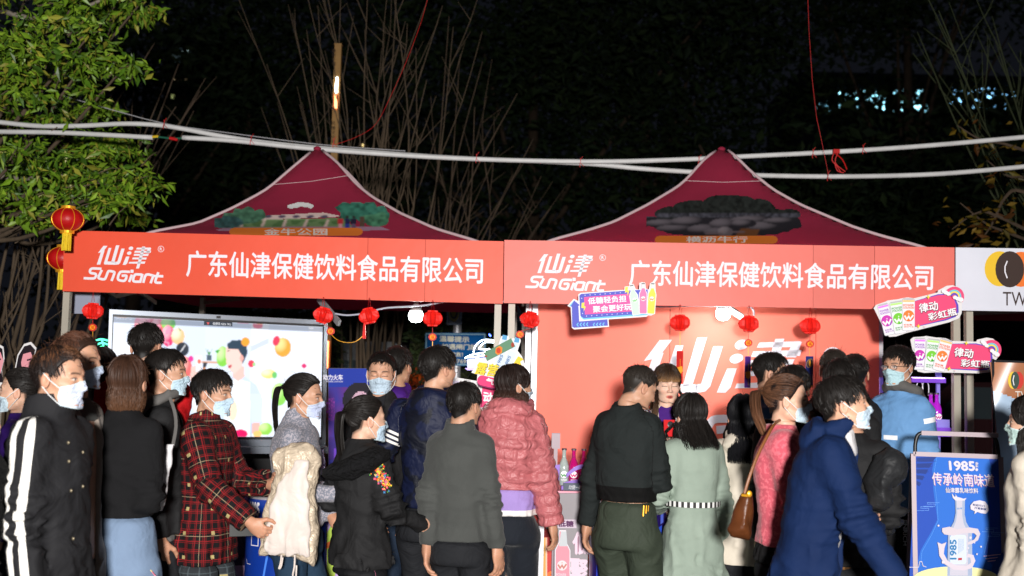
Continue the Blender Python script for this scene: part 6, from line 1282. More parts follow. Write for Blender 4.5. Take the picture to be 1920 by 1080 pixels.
# ---------------------------------------------------------------- hair
HC, HR = np.array([0, .014, .036]), np.array([.0775, .0985, .0875])
def ellip_pt(d, lift): return HC+d*HR*(1+lift)
def hairstyle(spec, S, fem):
    """returns list of strand polylines (k,3) arrays and shell meshes; head-local"""
    r = np.random.default_rng(S); st = spec['style']; th = spec.get('th', .10); n = int(spec.get('n', 650)*2.0); out = []; W = []
    shell = None
    # shell: haired cap of the ellipsoid
    A = np.radians(np.arange(0, 361, 7.5)); T = np.linspace(0, 1, 15)
    hlf = lambda az: np.interp(az, [0, 30, 50, 62, 78, 92, 105, 125, 180], [.080, .078, .064, .04, .0, .008, .03, -.04, -.07])
    longst = st in ('long', 'bob', 'wavy')
    def endz(azd):
        e = hlf(azd)
        if longst: e = np.where(azd > spec.get('open', 55), -.09, np.interp(azd, [0, spec.get('open', 55)], [.07, .05]))
        return e
    V = []
    for a in A:
        azd = abs((math.degrees(a)+180) % 360-180); ze = float(endz(np.array(azd)))
        for t in T:
            zt = .122*(1-t)+ze*t; k = (zt-HC[2])/HR[2]
            if k >= 0: s_ = math.sqrt(max(0, 1-min(1, k)**2))
            else: s_ = math.sqrt(max(.0, 1-min(1, -k)**2)) if not longst else 1-.16*min(1, -k)
            if not longst and k < 0: s_ = max(s_, .72+.0*k)
            lift = th*(.75 if t < .85 else .75*(1-t)/.15+.0)
            if longst and k < .1: lift *= .35
            if st == 'fade': lift *= np.clip(.15+(zt-.02)/.07, .02, 1)
            k2 = min(1, k) if k > 0 else k
            bump = 1+lift+.012*math.sin(a*9+t*5)*(t > .1)
            V.append(HC+np.array([math.sin(a)*s_*HR[0]*bump, -math.cos(a)*s_*HR[1]*bump, k2*HR[2]*(1+lift*.9)]))
    V = np.array(V); nT = len(T); nA = len(A); q = np.array([[i*nT+j, (i+1)*nT+j, (i+1)*nT+j+1, i*nT+j+1] for i in range(nA-1) for j in range(nT-1)])
    shell = (V, q)
    Lh = spec.get('len', .25); tie = spec.get('tie'); part = spec.get('part', 0)
    def onhead(p, lift):
        d = (p-HC)/HR; d = d/np.linalg.norm(d); return HC+d*HR*(1+lift)
    whorl = np.array([.02, .055, .118])
    for i in range(n):
        az = r.uniform(-180, 180); azd = abs(az); a = math.radians(az); ze = float(endz(np.array(azd)))
        if tie is not None:                                     # swept back to the tie
            start = np.array([math.sin(a), -math.cos(a), 0.]); zt = ze+r.random()**1.5*.03; k = (zt-HC[2])/HR[2]; s_ = math.sqrt(max(.05, 1-min(1, k*k))); p0 = HC+np.array([start[0]*s_*HR[0], start[1]*s_*HR[1], k*HR[2]])
            if r.random() < .55: p0 = onhead(np.array([r.normal()*.04, r.uniform(-.08, .05), .12]), 0)
            T_ = np.array(tie); pts = []
            for t in np.linspace(0, 1, 8):
                p = p0*(1-t)+T_*t; p = onhead(p, th*.75*(1+.35*r.random()) if t < .95 else th) if t < .9 else T_+r.normal(size=3)*.008
                if t == 0: p = onhead(p0, .01)
                pts.append(p)
            out.append(np.array(pts)); W.append(.0028)
        elif longst:
            z0 = .118-r.random()**2*.04; px_ = part+r.normal()*.004; side = 1 if math.sin(a) >= 0 else -1
            root = onhead(np.array([px_+side*.006, r.uniform(-.085, .06) if azd < 120 else .05, .12]), .02)
            if azd < spec.get('open', 55):
                if not spec.get('bangs'): az = math.copysign(spec.get('open', 55)+r.random()*18, az); azd = abs(az); a = math.radians(az)
            pts = [root]; lift = th*(.8+.45*r.random())
            tgt_z = spec.get('bangz', .02)+r.random()*.012 if azd < spec.get('open', 55) else -.02
            tgt = HC+np.array([math.sin(a)*HR[0], -math.cos(a)*HR[1], tgt_z-HC[2]])
            for t in np.linspace(.15, 1, 6): pts.append(onhead(root*(1-t)+tgt*t, lift))
            if azd >= spec.get('open', 55):
                L = Lh*((.62+.45*r.random()) if st == 'wavy' else (.86+.2*r.random()))*(1 if azd > 80 else spec.get('sidelen', 1)); m = 10; base = pts[-1]; outv = np.array([math.sin(a), -math.cos(a), 0]); ph = r.random()*6
                for k in range(1, m+1):
                    t = k/m; fl = spec.get('flare', .02)*math.sin(t*2.2)-spec.get('inward', .0)*t*t; wv = spec.get('wave', 0)*math.sin(t*9+ph)*t
                    sh = np.array([0, .05+.05*t, 0])*np.clip((azd-80)/40, 0, 1) if L > .15 else np.zeros(3)
                    if L > .15 and azd < 100: sh = sh+np.array([.012*side, -.135, 0])*min(1, t*2.6)/t
                    pts.append(base+outv*(fl+wv)+np.array([r.normal()*.002, r.normal()*.002, -L*t])+sh*t)
            out.append(np.array(pts)); W.append(.0033)
        else:                                                   # short: from the whorl outwards along the skull
            zt = ze+r.random()**.8*(.125-ze)
            if st == 'fade': zt = max(zt, .045 if azd > 40 else zt)
            k = min(.98, (zt-HC[2])/HR[2]); s_ = math.sqrt(max(.05, 1-k*k)); k_ = k
            if k < 0: s_ = max(s_, .72)
            p0 = HC+np.array([math.sin(a)*s_*HR[0], -math.cos(a)*s_*HR[1], k_*HR[2]]); flow = p0-whorl; flow[2] -= .04; nn = (p0-HC)/HR**2; nn /= np.linalg.norm(nn); flow -= nn*(flow@nn); fl = np.linalg.norm(flow)
            flow = flow/fl if fl > 1e-6 else np.array([0, -1, 0]); flow = flow+r.normal(size=3)*.22*spec.get('mess', 1); L = spec.get('len', .035)*(.7+.6*r.random())*(1 if zt > .04 else spec.get('sidek', .55))
            if spec.get('sweep') and azd < 70 and zt > .06: flow = np.array(spec['sweep'])+r.normal(size=3)*.2; L *= 1.5
            lf = th*(.65+.45*r.random())*(.45 if st == 'fade' and zt < .05 else 1); pts = [onhead(p0, .02)]; tipup = r.random()**3*.10*spec.get('mess', 1)
            for t in (.33, .66, 1): pts.append(onhead(p0+flow*L*t, lf*min(1, t*1.6)+tipup*t*t))
            out.append(np.array(pts)); W.append(.0033)
    for i in range(90):                                         # flyaways
        d = r.normal(size=3); d[2] = abs(d[2])*.9+.1; d[1] += .25; d /= np.linalg.norm(d); q0 = HC+d*HR*(1+th*.7); fw = r.normal(size=3)*.5+d*.5; q1 = q0+fw*.018; q2 = q1+fw*.012+np.array([0, 0, -.006]); out.append(np.array([q0, q1, q2])); W.append(.0011)
    if tie is not None:                                         # the tail
        tail = np.array([tuple(p) for p in smoothpath(spec['tail'], 5)]); m = len(tail); tr = spec.get('tr', .022)
        for i in range(spec.get('tn', 260)):
            ang = r.random()*6.28; rr = math.sqrt(r.random()); o = np.array([math.cos(ang)*rr, math.sin(ang)*rr*.8, 0]); ph = r.random()*6; e = r.uniform(.75, 1); pts = []
            for k in range(m):
                t = k/(m-1)
                if t > e: break
                pts.append(tail[k]+o*tr*math.sin(min(1, .25+t*2.2)*1.57)*(1-.35*t)+np.array([.003, .003, 0])*math.sin(t*7+ph))
            if len(pts) > 3: out.append(np.array(pts)); W.append(.0032)
    return shell, out, W
def build_hair(spec, fem, S, M4, parent):
    shell, strands, W = hairstyle(spec, S, fem); r = np.random.default_rng(S+1); V = [shell[0]]; Fq = [shell[1]]; base = np.array(spec['color']); tipc = np.array(spec.get('tip', spec['color'])); C = [np.tile(base*.75, (len(shell[0]), 1))]; nv = len(shell[0])
    for p, w_ in zip(strands, W):
        k = len(p); t = np.gradient(p, axis=0); t /= np.linalg.norm(t, axis=1)[:, None]+1e-9; nn = (p-HC)*np.array([1, 1, .35]); nn /= np.linalg.norm(nn, axis=1)[:, None]+1e-9
        s_ = np.cross(t, nn); s_ /= np.linalg.norm(s_, axis=1)[:, None]+1e-9; s_ = s_+nn*r.normal()*.8; wd = w_*np.linspace(1.1, .35, k)[:, None]*(.7+.6*r.random())
        V.append(np.stack([p-s_*wd/2, p+nn*wd*.25, p+s_*wd/2], 1).reshape(-1, 3)); i = np.arange(k-1)[:, None]*3+nv; Fq.append(np.concatenate([i+np.array([[0, 1, 4, 3]]), i+np.array([[1, 2, 5, 4]])]))
        j = .6+.8*r.random(); tz = spec.get('topz'); kz = 1 if tz is None else float(np.clip((p[0][2]-tz)/.03, 0, 1)); u = kz*np.linspace(0, 1, k)[:, None]**spec.get('tipk', 1.5); C.append(np.repeat((base*(1-u)+tipc*u)*j, 3, 0)); nv += 3*k
    V = np.concatenate(V); V = V @ np.array(M4.to_3x3()).T+np.array(M4.translation)
    m = mat('hair', attr='Col', rough=.5, spec=.22)
    return linkmesh('hair', np_mesh('hair', V, np.concatenate(Fq), m, cols=np.concatenate(C)), parent, world=False)

# ---------------------------------------------------------------- face mask and glasses
def head_ray(o, d, fem, off):
    o = np.array(o, np.float32); d = np.array(d, np.float32); d /= np.linalg.norm(d, axis=1)[:, None]; t = np.full(len(d), .2, np.float32)
    for _ in range(14): t -= .85*(head_sdf(o+d*t[:, None], fem)-off)
    return o+d*t[:, None]
def build_mask(fem, M4, parent, tint=(.46, .61, .70)):
    k_ = random.Random(int(abs(M4.translation.z)*1e5)); tint = tuple(c*k_.uniform(.9, 1.08)+k_.uniform(-.01, .04) for c in tint); zs_ = k_.uniform(-.006, .004)
    nu, nv = 21, 14; P = []; O = []; D = []
    for j in range(nv):
        v = j/(nv-1); z = (-.022+zs_)*(1-v)-(.112+zs_*.5)*v
        for i in range(nu):
            u = -1+2*i/(nu-1); a = u*R_(68-12*abs(v-.5)); up = .016*(1-v)*(1-abs(u))**1.5; O.append((0, -.01, z+up-.01*abs(u)*(1-v)+.014*abs(u)*v)); D.append((math.sin(a), -math.cos(a), 0))
    O = np.array(O, np.float32); D = np.array(D, np.float32); pts = np.concatenate([head_ray(O[k:k+1], D[k:k+1], fem, .0) for k in range(0)]) if 0 else None
    t = np.full(len(D), .16, np.float32)
    for _ in range(16): t -= .8*(head_sdf(O+D*t[:, None], fem)-.004)
    H = O+D*np.maximum(t, .0)[:, None]
    T = np.linalg.norm((H-O)[:, :2], axis=1).reshape(nv, nu); 
    for _ in range(3): T[1:-1, 1:-1] = np.maximum(T[1:-1, 1:-1], (T[:-2, 1:-1]+T[2:, 1:-1]+T[1:-1, :-2]+T[1:-1, 2:])/4+.0004)
    for j in range(nv):
        for i in range(nu): T[j, i] += .0022*math.sin(j*2.1+.3*math.sin(i*.7))*(1 if 0 < j < nv-1 else 0)+.001*math.sin(i*.9+j)
    H = O+D*T.reshape(-1)[:, None]; back = H-D*.0015; V = np.concatenate([H, back]); q = []; n = nu*nv
    for j in range(nv-1):
        for i in range(nu-1): a = j*nu+i; q += [[a, a+1, a+nu+1, a+nu], [n+a, n+a+nu, n+a+nu+1, n+a+1]]
    tr = lambda X: X @ np.array(M4.to_3x3()).T+np.array(M4.translation)
    c = np.tile(np.array(tint), (len(V), 1)); edge = np.array([(j in (0, nv-1) or i in (0, nu-1)) for j in range(nv) for i in range(nu)]*2); c[edge] = (.55, .66, .70)
    o = linkmesh('face_mask', np_mesh('face_mask', tr(V), np.array(q), mat('mask_cloth', attr='Col', rough=.85, spec=.15, wrinkle=.35, wscale=40), cols=c), parent, world=False)
    for s_ in (-1, 1):
        mb = MB()
        for j, ez in ((1, .022), (nv-2, -.034)):
            p = H[j*nu+(0 if s_ < 0 else nu-1)]; e = np.array([s_*.084, .018, ez*.9]); m_ = (p+e)/2+np.array([s_*.008, 0, 0]); mb.tube([M4 @ Vector([float(c_) for c_ in w_]) for w_ in (p, m_, e)], .0017, 4)
        ob = mb.build('ear_loop', mat('loop_white', (.75, .77, .78), .6)); ob.parent = o
    return o
def build_glasses(M4, parent):
    mb = MB(); T = lambda x, y, z: M4 @ Vector((x, y, z))
    for s_ in (-1, 1):
        pts = [T(s_*(.033+.023*math.cos(a)), -.097+.004*abs(math.cos(a)), -.001+.016*math.sin(a)) for a in [k*math.pi/8 for k in range(17)]]; mb.tube(pts, .0013, 5, cap=False)
        mb.tube([T(s_*.055, -.094, .006), T(s_*.079, -.06, .006), T(s_*.084, .01, .002), T(s_*.083, .02, -.012)], .0014, 5)
    mb.tube([T(-.010, -.099, .002), T(0, -.102, .005), T(.010, -.099, .002)], .0014, 5)
    g = mb.build('glasses', M_black); g.parent = parent; mb = MB()
    for s_ in (-1, 1): mb.poly([T(s_*(.033+.022*math.cos(a)), -.0965, -.001+.015*math.sin(a)) for a in [k*math.pi/8 for k in range(16)]])
    l = mb.build('lenses', mat('lens', (.8, .85, .9), .05, alpha=.12, spec=.8)); l.parent = g

# ---------------------------------------------------------------- garments
# outline tables in fractions of the height: z, half width, half depth
TORSO_M = [(.44, .094, .072), (.50, .096, .074), (.56, .091, .070), (.62, .087, .066), (.68, .089, .068), (.75, .095, .070), (.80, .094, .062), (.822, .084, .055), (.842, .063, .046), (.857, .047, .041), (.87, .040, .038), (.89, .036, .036)]
TORSO_F = [(.44, .098, .074), (.50, .097, .074), (.56, .086, .066), (.62, .076, .060), (.68, .078, .064), (.75, .085, .069), (.80, .084, .059), (.822, .075, .051), (.842, .056, .043), (.857, .042, .038), (.87, .036, .035), (.89, .032, .033)]
def ik(a, b, l1, l2, pole):
    a, b, pole = np.array(a, float), np.array(b, float), np.array(pole, float); d = b-a; L = np.linalg.norm(d); m = (l1+l2)*.995
    if L > m: b = a+d/L*m; d = b-a; L = m
    u = d/L; c = (l1*l1-l2*l2+L*L)/(2*L); h = math.sqrt(max(1e-8, l1*l1-c*c)); p = pole-u*(pole@u); p /= np.linalg.norm(p)+1e-9; return a+u*c+p*h, b
class Body: pass
def skeleton(H, fem, lean=0, slump=0, lh=None, rh=None, lp=None, rp=None, stride=0, sh=1.0, twist=0):
    B = Body(); B.H = H; B.fem = fem; B.lean = math.tan(R_(lean)); B.hip = .5*H
    B.cy = lambda z: -B.lean*np.maximum(0, z-B.hip)-slump*np.maximum(0, z-.68*H)*.8
    z = .808*H; sw = (.077 if not fem else .068)*H*sh; B.S = {}
    for s_, k in ((1, 'l'), (-1, 'r')): B.S[k] = np.array([s_*sw, float(B.cy(np.float64(z)))-.0*H+s_*twist*.04, z])
    B.E, B.W = {}, {}
    for k, hp, pole, s_ in (('l', lh, lp, 1), ('r', rh, rp, -1)):
        if hp is None: hp = (s_*.108, -.01, .46)
        t = np.array(hp)*H; t[0] *= .88; 
        if pole is None: pole = (s_*.45, .75, -.3)
        B.E[k], B.W[k] = ik(B.S[k], t, .165*H, .150*H, pole)
    B.hipj, B.knee, B.ank = {}, {}, {}
    for k, s_, f in (('l', 1, stride), ('r', -1, -stride)):
        B.hipj[k] = np.array([s_*.050*H, 0, .49*H]); B.knee[k], B.ank[k] = ik(B.hipj[k], (s_*.055*H, -f*.5, .045*H+(.03 if f < 0 else 0)), .235*H, .225*H, (0, -1, 0))
    return B
def torso_d(P, B, tab, g=1.0, dg=1.0, add=0.0, pw=2.3, cx=0):
    H = B.H; z = P[..., 2]; zz = z/H; T = np.array(tab); a = np.interp(zz, T[:, 0], T[:, 1])*H*g*.91+add; b = np.interp(zz, T[:, 0], T[:, 2])*H*dg+add
    x = (P[..., 0]-cx)/a; y = (P[..., 1]-B.cy(z)-.012*H*np.clip((zz-.6)/.2, 0, 1)*(zz < .9))/b; k = (np.abs(x)**pw+np.abs(y)**pw)**(1/pw); return (k-1)*np.minimum(a, b)
def garment_sdf(B, g):
    """g: spec of an upper garment"""
    H = B.H; tab = list(TORSO_F if B.fem else TORSO_M); hem = g['hem']*H; flare = g.get('flare', 0)
    if g['hem'] < .44: tab = [(g['hem']-.02, .108+flare, .082+flare*.8)]+tab
    fat = 1+(g.get('fat', 1.08)-1)*.62; dfat = 1+(g.get('dfat', g.get('fat', 1.08))-1)*.75; ar = g.get('arm', .036)*.76*H; wr_ = g.get('wr', 1.0); sd = g.get('seed', 0); amp = g.get('amp', .006)*2.3; puff = g.get('puff', 0); pz = g.get('pz', .062)
    def f(P):
        z = P[..., 2]; t = torso_d(P, B, tab, fat, dfat)
        n1 = vnoise(P, (7, 7, 10), sd); n2 = vnoise(P+n1[..., None]*.06, (16, 16, 12), sd+7)
        # drag folds: run diagonally from the shoulders and gather above the hem
        n3 = vnoise(P+n1[..., None]*.08, (20, 20, 5), sd+11); n4 = vnoise(P+n1[..., None]*.07+np.abs(P[..., :1])*.3*np.array([0, 0, 1.], np.float32), (6, 6, 24), sd+19); zw = np.clip((z/H-.5)/.12, 0, 1); r3 = 1-np.abs(2*n3-1); r4 = 1-np.abs(2*n4-1); fold = (1-np.abs(2*n2-1))*.35+n1*.6+(r3**2*(1-zw*.7)+r4**2*(.35+.4*zw))*.75-.1; lo = np.clip((.66*H-z)/(.2*H), 0, 1)*.7+.5
        if puff:
            zz = z+.012*np.sin(P[..., 0]*14+sd)+.010*n1; t = t-puff*np.sqrt(np.abs(np.sin(zz*math.pi/pz))+.02)-amp*(fold-.7)*.8
        else: t = t-amp*(fold-.8)*lo*1.5
        if g.get('rib'): t = t+.012*np.clip(1-np.abs(z-hem-.02)/.035, 0, 1)
        d = smax(t, hem-z+.006*(n1-.5), .006); d = smax(d, z-(.866+g.get('neck', 0))*H+.25*(P[..., 1]-B.cy(z)-.0)*-1*.0, .008)
        for k in ('l', 'r'):
            if g.get('noarm') == k: continue
            S, E, W_ = B.S[k], B.E[k], B.W[k]; ra, re, rw = ar*1.28, ar*1.02, ar*g.get('cuff', .80); a1 = cone(P, S, E, ra, re); a2 = cone(P, E, W_, re, rw)
            u = conet(P, E, W_); arm = smin(a1, a2, .02)
            if g.get('sleeve', 1) < 1: arm = smax(a1, a2 if 0 else a1, .001)
            arm = smax(arm, (u-g.get('slen', .97))*np.linalg.norm(W_-E), .004)
            um = conet(P, S, E); fe = np.exp(-((um-1)*2.6)**2)*(um < 1.4)
            if puff:
                al = np.where((um < 1) & (a1 < a2), um*np.linalg.norm(E-S), np.linalg.norm(E-S)+u*np.linalg.norm(W_-E)); arm = arm-puff*.8*np.sqrt(np.abs(np.sin(al*math.pi/pz))+.02)-amp*.6*(fold-.7)
            else: arm = arm-amp*(fold-.75)*(.9+1.4*fe)-amp*.9*fe*np.sin(um*38+n1*5)*.5
            d = smin(d, arm, g.get('blend', .030))
        if g.get('under'): d = d+.022*np.clip((z-g['under'])/.03+.5, 0, 1)*(z < .80*H)
        if g.get('collar'):
            ch, cr_, ct = g['collar']; nz = .858*H; cyn = B.cy(np.float32(nz))+.012*H; q = P-np.array([0, cyn-.0, 0], np.float32); zz = z-nz; tilt = zz+q[..., 1]*.35
            rr = np.sqrt(q[..., 0]**2+(q[..., 1]*1.02)**2)-cr_*(1+.0*zz); c = smax(np.abs(rr+zz*.12)-ct, np.abs(tilt-ch/2+.01)-ch/2-.01, .004); d = smin(d, c, .012)
        if g.get('hood'):
            hs = g['hood']; cz = .850*H; cyn = B.cy(np.float32(cz)); c = ell3(P, (0, cyn+.088, cz-.028), (.120*hs, .062*hs, .088*hs)); c = smin(c, ell3(P, (0, cyn+.100, cz-.10), (.078*hs, .042, .062*hs)), .03); q = P-np.array([0, cyn+.018, cz+.022], np.float32)
            ring = np.sqrt((np.sqrt((q[..., 0]*.93)**2+(q[..., 1])**2)-.083*hs)**2+((q[..., 2]+q[..., 1]*.35)*.8)**2)-.024*hs; c = smin(c, ring, .03); c = smax(c, -ell3(P, (0, cyn+.012, cz+.065), (.062*hs, .062*hs, .07)), .015)
            d = smin(d, c-amp*(fold-.75)*1.3, .004)
        if g.get('open'):
            w0, w1 = g['open']; zt = np.clip((z-hem)/(.84*H-hem), 0, 1); wd = w0*(1-zt)+w1*zt; q = P[..., 1]-B.cy(z); d = smax(d, -smax(np.abs(P[..., 0]-g.get('ox', 0))-wd, q+.03, .01), .006); inner = torso_d(P, B, tab, fat*.93, dfat*.90); d = smax(d, -smax(inner, np.abs(P[..., 0])-wd-.05, .01)*1.0-.0, .004) if g.get('hollow') else d
        return d
    pts = [B.W[k] for k in 'lr']+[B.E[k] for k in 'lr']+[B.S[k] for k in 'lr']; a = np.array(pts); lo = a.min(0)-.1; hi = a.max(0)+.1; sl = float(B.cy(np.float64(.85*H)))
    lo = np.minimum(lo, [-.16*H-flare*H, min(-.13*H-flare*H, sl-.15), hem-.02]); hi = np.maximum(hi, [.16*H+flare*H, .15*H+flare*H, .9*H]); lo[2] = min(lo[2], hem-.02); return f, lo, hi
def cloth_coords(V, B):
    """(around, along, part): flat-cloth coordinates for printed stripes and checks"""
    H = B.H; P = V.astype(np.float32); t = torso_d(P, B, TORSO_M, 1.05, 1.05); best = t.copy(); u = np.arctan2(P[:, 0], -(P[:, 1]-B.cy(P[:, 2])))*.17; v = P[:, 2].copy(); part = np.zeros(len(P))
    for k, s_ in (('l', 1), ('r', -1)):
        S, E, W_ = B.S[k], B.E[k], B.W[k]
        for a, b, ra, rb, v0 in ((S, E, .06, .05, 0), (E, W_, .05, .04, np.linalg.norm(E-S))):
            d = cone(P, a, b, ra, rb); tt = conet(P, a, b); ax = (b-a)/np.linalg.norm(b-a); ref = np.array([s_, 0, 0.])-ax*(ax[0]*s_); ref /= np.linalg.norm(ref)+1e-9; r2 = np.cross(ax, ref); q = P-a; ang = np.arctan2(q@r2, q@ref)
            m = d < best+.010; best = np.where(m, d, best); u = np.where(m, ang*.055, u); v = np.where(m, v0+tt*np.linalg.norm(b-a), v); part = np.where(m, s_, part)
    return np.stack([u, v, part], 1)
def build_top(B, g, parent, name, h):
    f, lo, hi = garment_sdf(B, g); V, q = surf_nets(f, lo, hi, h)
    me = np_mesh(name, V, q, g['mat'], attrs={'cloth': cloth_coords(V, B)}); return linkmesh(name, me, parent, world=False)
def build_trousers(B, g, parent, h, name='trousers'):
    H = B.H; sd = g.get('seed', 3); lw = g.get('leg', 1.0); amp = g.get('amp', .006)*1.9; tab = [(.42, .100, .080), (.47, .104, .082), (.52, .100, .078), (.56, .094, .072), (.6, .084, .064), (.64, .082, .062)]
    def f(P):
        z = P[..., 2]; n1 = vnoise(P, (8, 8, 9), sd); n2 = vnoise(P+n1[..., None]*.05, (15, 15, 9), sd+5); fold = (1-np.abs(2*n2-1))*.7+n1*.6
        cov = np.clip((z-g.get('cover', .6*H))/.03+.6, 0, 1); d = smax(smax(torso_d(P, B, tab, 1.0, 1.0), .445*H-z, .03), z-.62*H, .004)
        for k in 'lr':
            kn = B.knee[k]; l = smin(cone(P, B.hipj[k]-np.array([0, 0, .03]), kn, .052*H*lw, .036*H*lw), cone(P, kn, B.ank[k], .036*H*lw, g.get('hemw', .030)*H*lw), .03); l = smax(l, B.ank[k][2]+.0*H-z, .004)
            w_ = np.exp(-((z-kn[2])/.1)**2)+np.exp(-((z-B.ank[k][2])/.08)**2)+.5*np.exp(-((z-.44*H)/.06)**2); l = l-amp*(fold-.65)*(.6+1.3*w_); d = smin(d, l, .018)
        return d+cov*.030
    a = np.array([B.knee[k] for k in 'lr']+[B.ank[k] for k in 'lr']); lo = a.min(0)-.1; hi = a.max(0)+.1; lo = np.minimum(lo, [-.14*H, -.12*H, .03*H]); hi = np.maximum(hi, [.14*H, .12*H, .64*H]); V, q = surf_nets(f, lo, hi, h)
    return linkmesh(name, np_mesh(name, V, q, g['mat'], attrs={'cloth': np.stack([np.arctan2(V[:, 1], V[:, 0])*.1, V[:, 2], V[:, 0]], 1)}), parent, world=False)
def build_shoes(B, m, parent):
    for k in 'lr':
        a = B.ank[k]; 
        def f(P):
            q = P-np.array([a[0], a[1], 0], np.float32); d = smin(ell3(q, (0, -.10, .035), (.045, .10, .042)), ell3(q, (0, .0, .05), (.036, .05, .055)), .03); return smax(d, .004-q[..., 2], .004)
        V, q = surf_nets(f, (a[0]-.07, a[1]-.24, -.01), (a[0]+.07, a[1]+.08, .13), .011); linkmesh('shoe', np_mesh('shoe', V, q, m), parent, world=False)
def mixm(A, B_): return A @ B_
PEOPLE = []
def person(label, px, ytop, Y, heading, fem=0, lean=0, hyaw=0, hpitch=0, hroll=0, top=None, bottom=None, hair=None, mask=True, glasses=False, skin=(.48, .27, .17), lh=None, rh=None, lp=None, rp=None,
           lhand='relaxed', rhand='relaxed', lroll=0, rroll=0, stride=0, sh=1.0, slump=0, extra=None, shirt=None, closed=False, lips=None, h=.0105, hs=.935, twist=0):
    top_pt = at(px, ytop, Y); Hh = top_pt.z; H = Hh+(.02 if lean > 8 else 0)
    B = skeleton(H, fem, lean, slump, lh, rh, lp, rp, stride, sh, twist)
    hz = Hh-.125*hs; hy = float(B.cy(np.float64(.86*H)))-(hz-.86*H)*B.lean*.8-.012+.0; hl = Vector((0, hy, hz))
    rot = Matrix.Rotation(R_(heading), 4, 'Z'); Hp = Matrix.Translation(hl) @ Matrix.Translation((0, .035, -.11)) @ Matrix.Rotation(R_(hyaw), 4, 'Z') @ Matrix.Rotation(R_(hpitch), 4, 'X') @ Matrix.Translation((0, -.035, .11)); off = rot @ Hp.translation; loc = Vector((top_pt.x-off.x, Y-off.y, 0))
    t = thing('person', label, 'person', loc, R_(heading)); B.loc = loc; B.rot = rot; B.t = t; seed = abs(int(px))+7
    Hm = Matrix.Translation(hl) @ Matrix.Translation((0, .035, -.11)) @ Matrix.Rotation(R_(hyaw), 4, 'Z') @ Matrix.Rotation(R_(hpitch), 4, 'X') @ Matrix.Rotation(R_(hroll), 4, 'Y') @ Matrix.Translation((0, -.035, .11)) @ Matrix.Diagonal((hs, hs, hs, 1)); B.head = Hm
    # body: head, neck, trunk core, hands in one mesh
    v, f = head_geo(1 if fem else 0); hc = head_colors(v, skin, hair['color'] if hair else (.02, .02, .02), 2 if closed == 'down' else 0, closed=closed is True, lips=lips)
    if closed == 'down': hc = head_colors(v, skin, hair['color'], 2, closed=True, lips=lips)
    lowneck = np.clip((-.085-v[:, 2])/.085, 0, 1)[:, None]; lowneck = lowneck*lowneck*(3-2*lowneck)
    vw = v @ np.array(Hm.to_3x3()).T+np.array(Hm.translation); nb = np.array([0, float(B.cy(np.float64(.86*H)))+.006, .855*H])
    v0 = v-np.array([0, .046, -.185])+nb; vw = vw*(1-lowneck)+v0*lowneck
    Vs = [vw]; Fs = [f]; Cs = [hc]; n = len(vw)
    def core(P):
        d = torso_d(P, B, TORSO_F if fem else TORSO_M, .86, .86); d = smax(smax(d, .46*H-P[..., 2], .01), P[..., 2]-.858*H, .01)
        for k in 'lr': d = smin(d, smin(cone(P, B.S[k], B.E[k], .036, .03), cone(P, B.E[k], B.W[k], .03, .024), .01), .02); d = smin(d, smin(cone(P, B.hipj[k], B.knee[k], .06, .042), cone(P, B.knee[k], B.ank[k], .042, .03), .01), .02)
        return d
    a = np.array([B.W[k] for k in 'lr']+[B.E[k] for k in 'lr']+[B.knee[k] for k in 'lr']+[B.ank[k] for k in 'lr']+[[-.12*H, -.1*H, .05], [.12*H, .1*H, .88*H], [0, hy-.02, .85*H]]); cv, cf = surf_nets(core, a.min(0)-.07, a.max(0)+.07, .022)
    Vs.append(cv); Fs.append(cf+n); Cs.append(np.tile(np.array(skin), (len(cv), 1))); n += len(cv)
    for k, kind, rl, s_ in (('l', lhand, lroll, 1), ('r', rhand, rroll, -1)):
        hv, hf = hand_geo(kind); hv = hv*(.93 if fem else 1.02)
        if s_ < 0: hv = hv*np.array([-1, 1, 1]); hf = hf[:, ::-1]
        W_, E = B.W[k], B.E[k]; z_ = -(W_-E)/np.linalg.norm(W_-E); inward = np.array([-s_*1.0, -.25, 0.]); y_ = -(inward-z_*(inward@z_)); y_ /= np.linalg.norm(y_)+1e-9
        c_, sn = math.cos(R_(rl)), math.sin(R_(rl)); x_ = np.cross(y_, z_); y2 = y_*c_+x_*sn; x2 = np.cross(y2, z_)
        hw = hv @ np.stack([x2, y2, z_])+W_+z_*-.006; Vs.append(hw); Fs.append(hf+n); Cs.append(np.tile(np.array(skin)*np.array([1.02, .94, .9]), (len(hw), 1))); n += len(hw)
        setattr(B, 'hand_'+k, W_-z_*.085)
    linkmesh('body', np_mesh('body', np.concatenate(Vs), np.concatenate(Fs), mat('skin', attr='Col', rough=.48, spec=.4, sss=.12, bump=.08, bscale=220), cols=np.concatenate(Cs)), t, world=False)
    if hair: build_hair(hair, fem, seed, Hm, t)
    if mask: build_mask(1 if fem else 0, Hm, t)
    if glasses: build_glasses(Hm, t)
    if bottom: bottom = dict(bottom); bottom['cover'] = min(top['hem'], shirt['hem'] if shirt else 1)*H
    if bottom: build_trousers(B, bottom, t, max(h, .012)); build_shoes(B, bottom.get('shoe', M_black), t)
    if shirt: shirt['under'] = top['hem']*H
    if shirt: build_top(B, shirt, t, shirt.get('name', 'shirt'), max(h, .012))
    if top: top.setdefault('seed', px % 50); build_top(B, top, t, top.get('name', 'jacket'), h)
    if extra: extra(B, t)
    PEOPLE.append((t, B)); return B
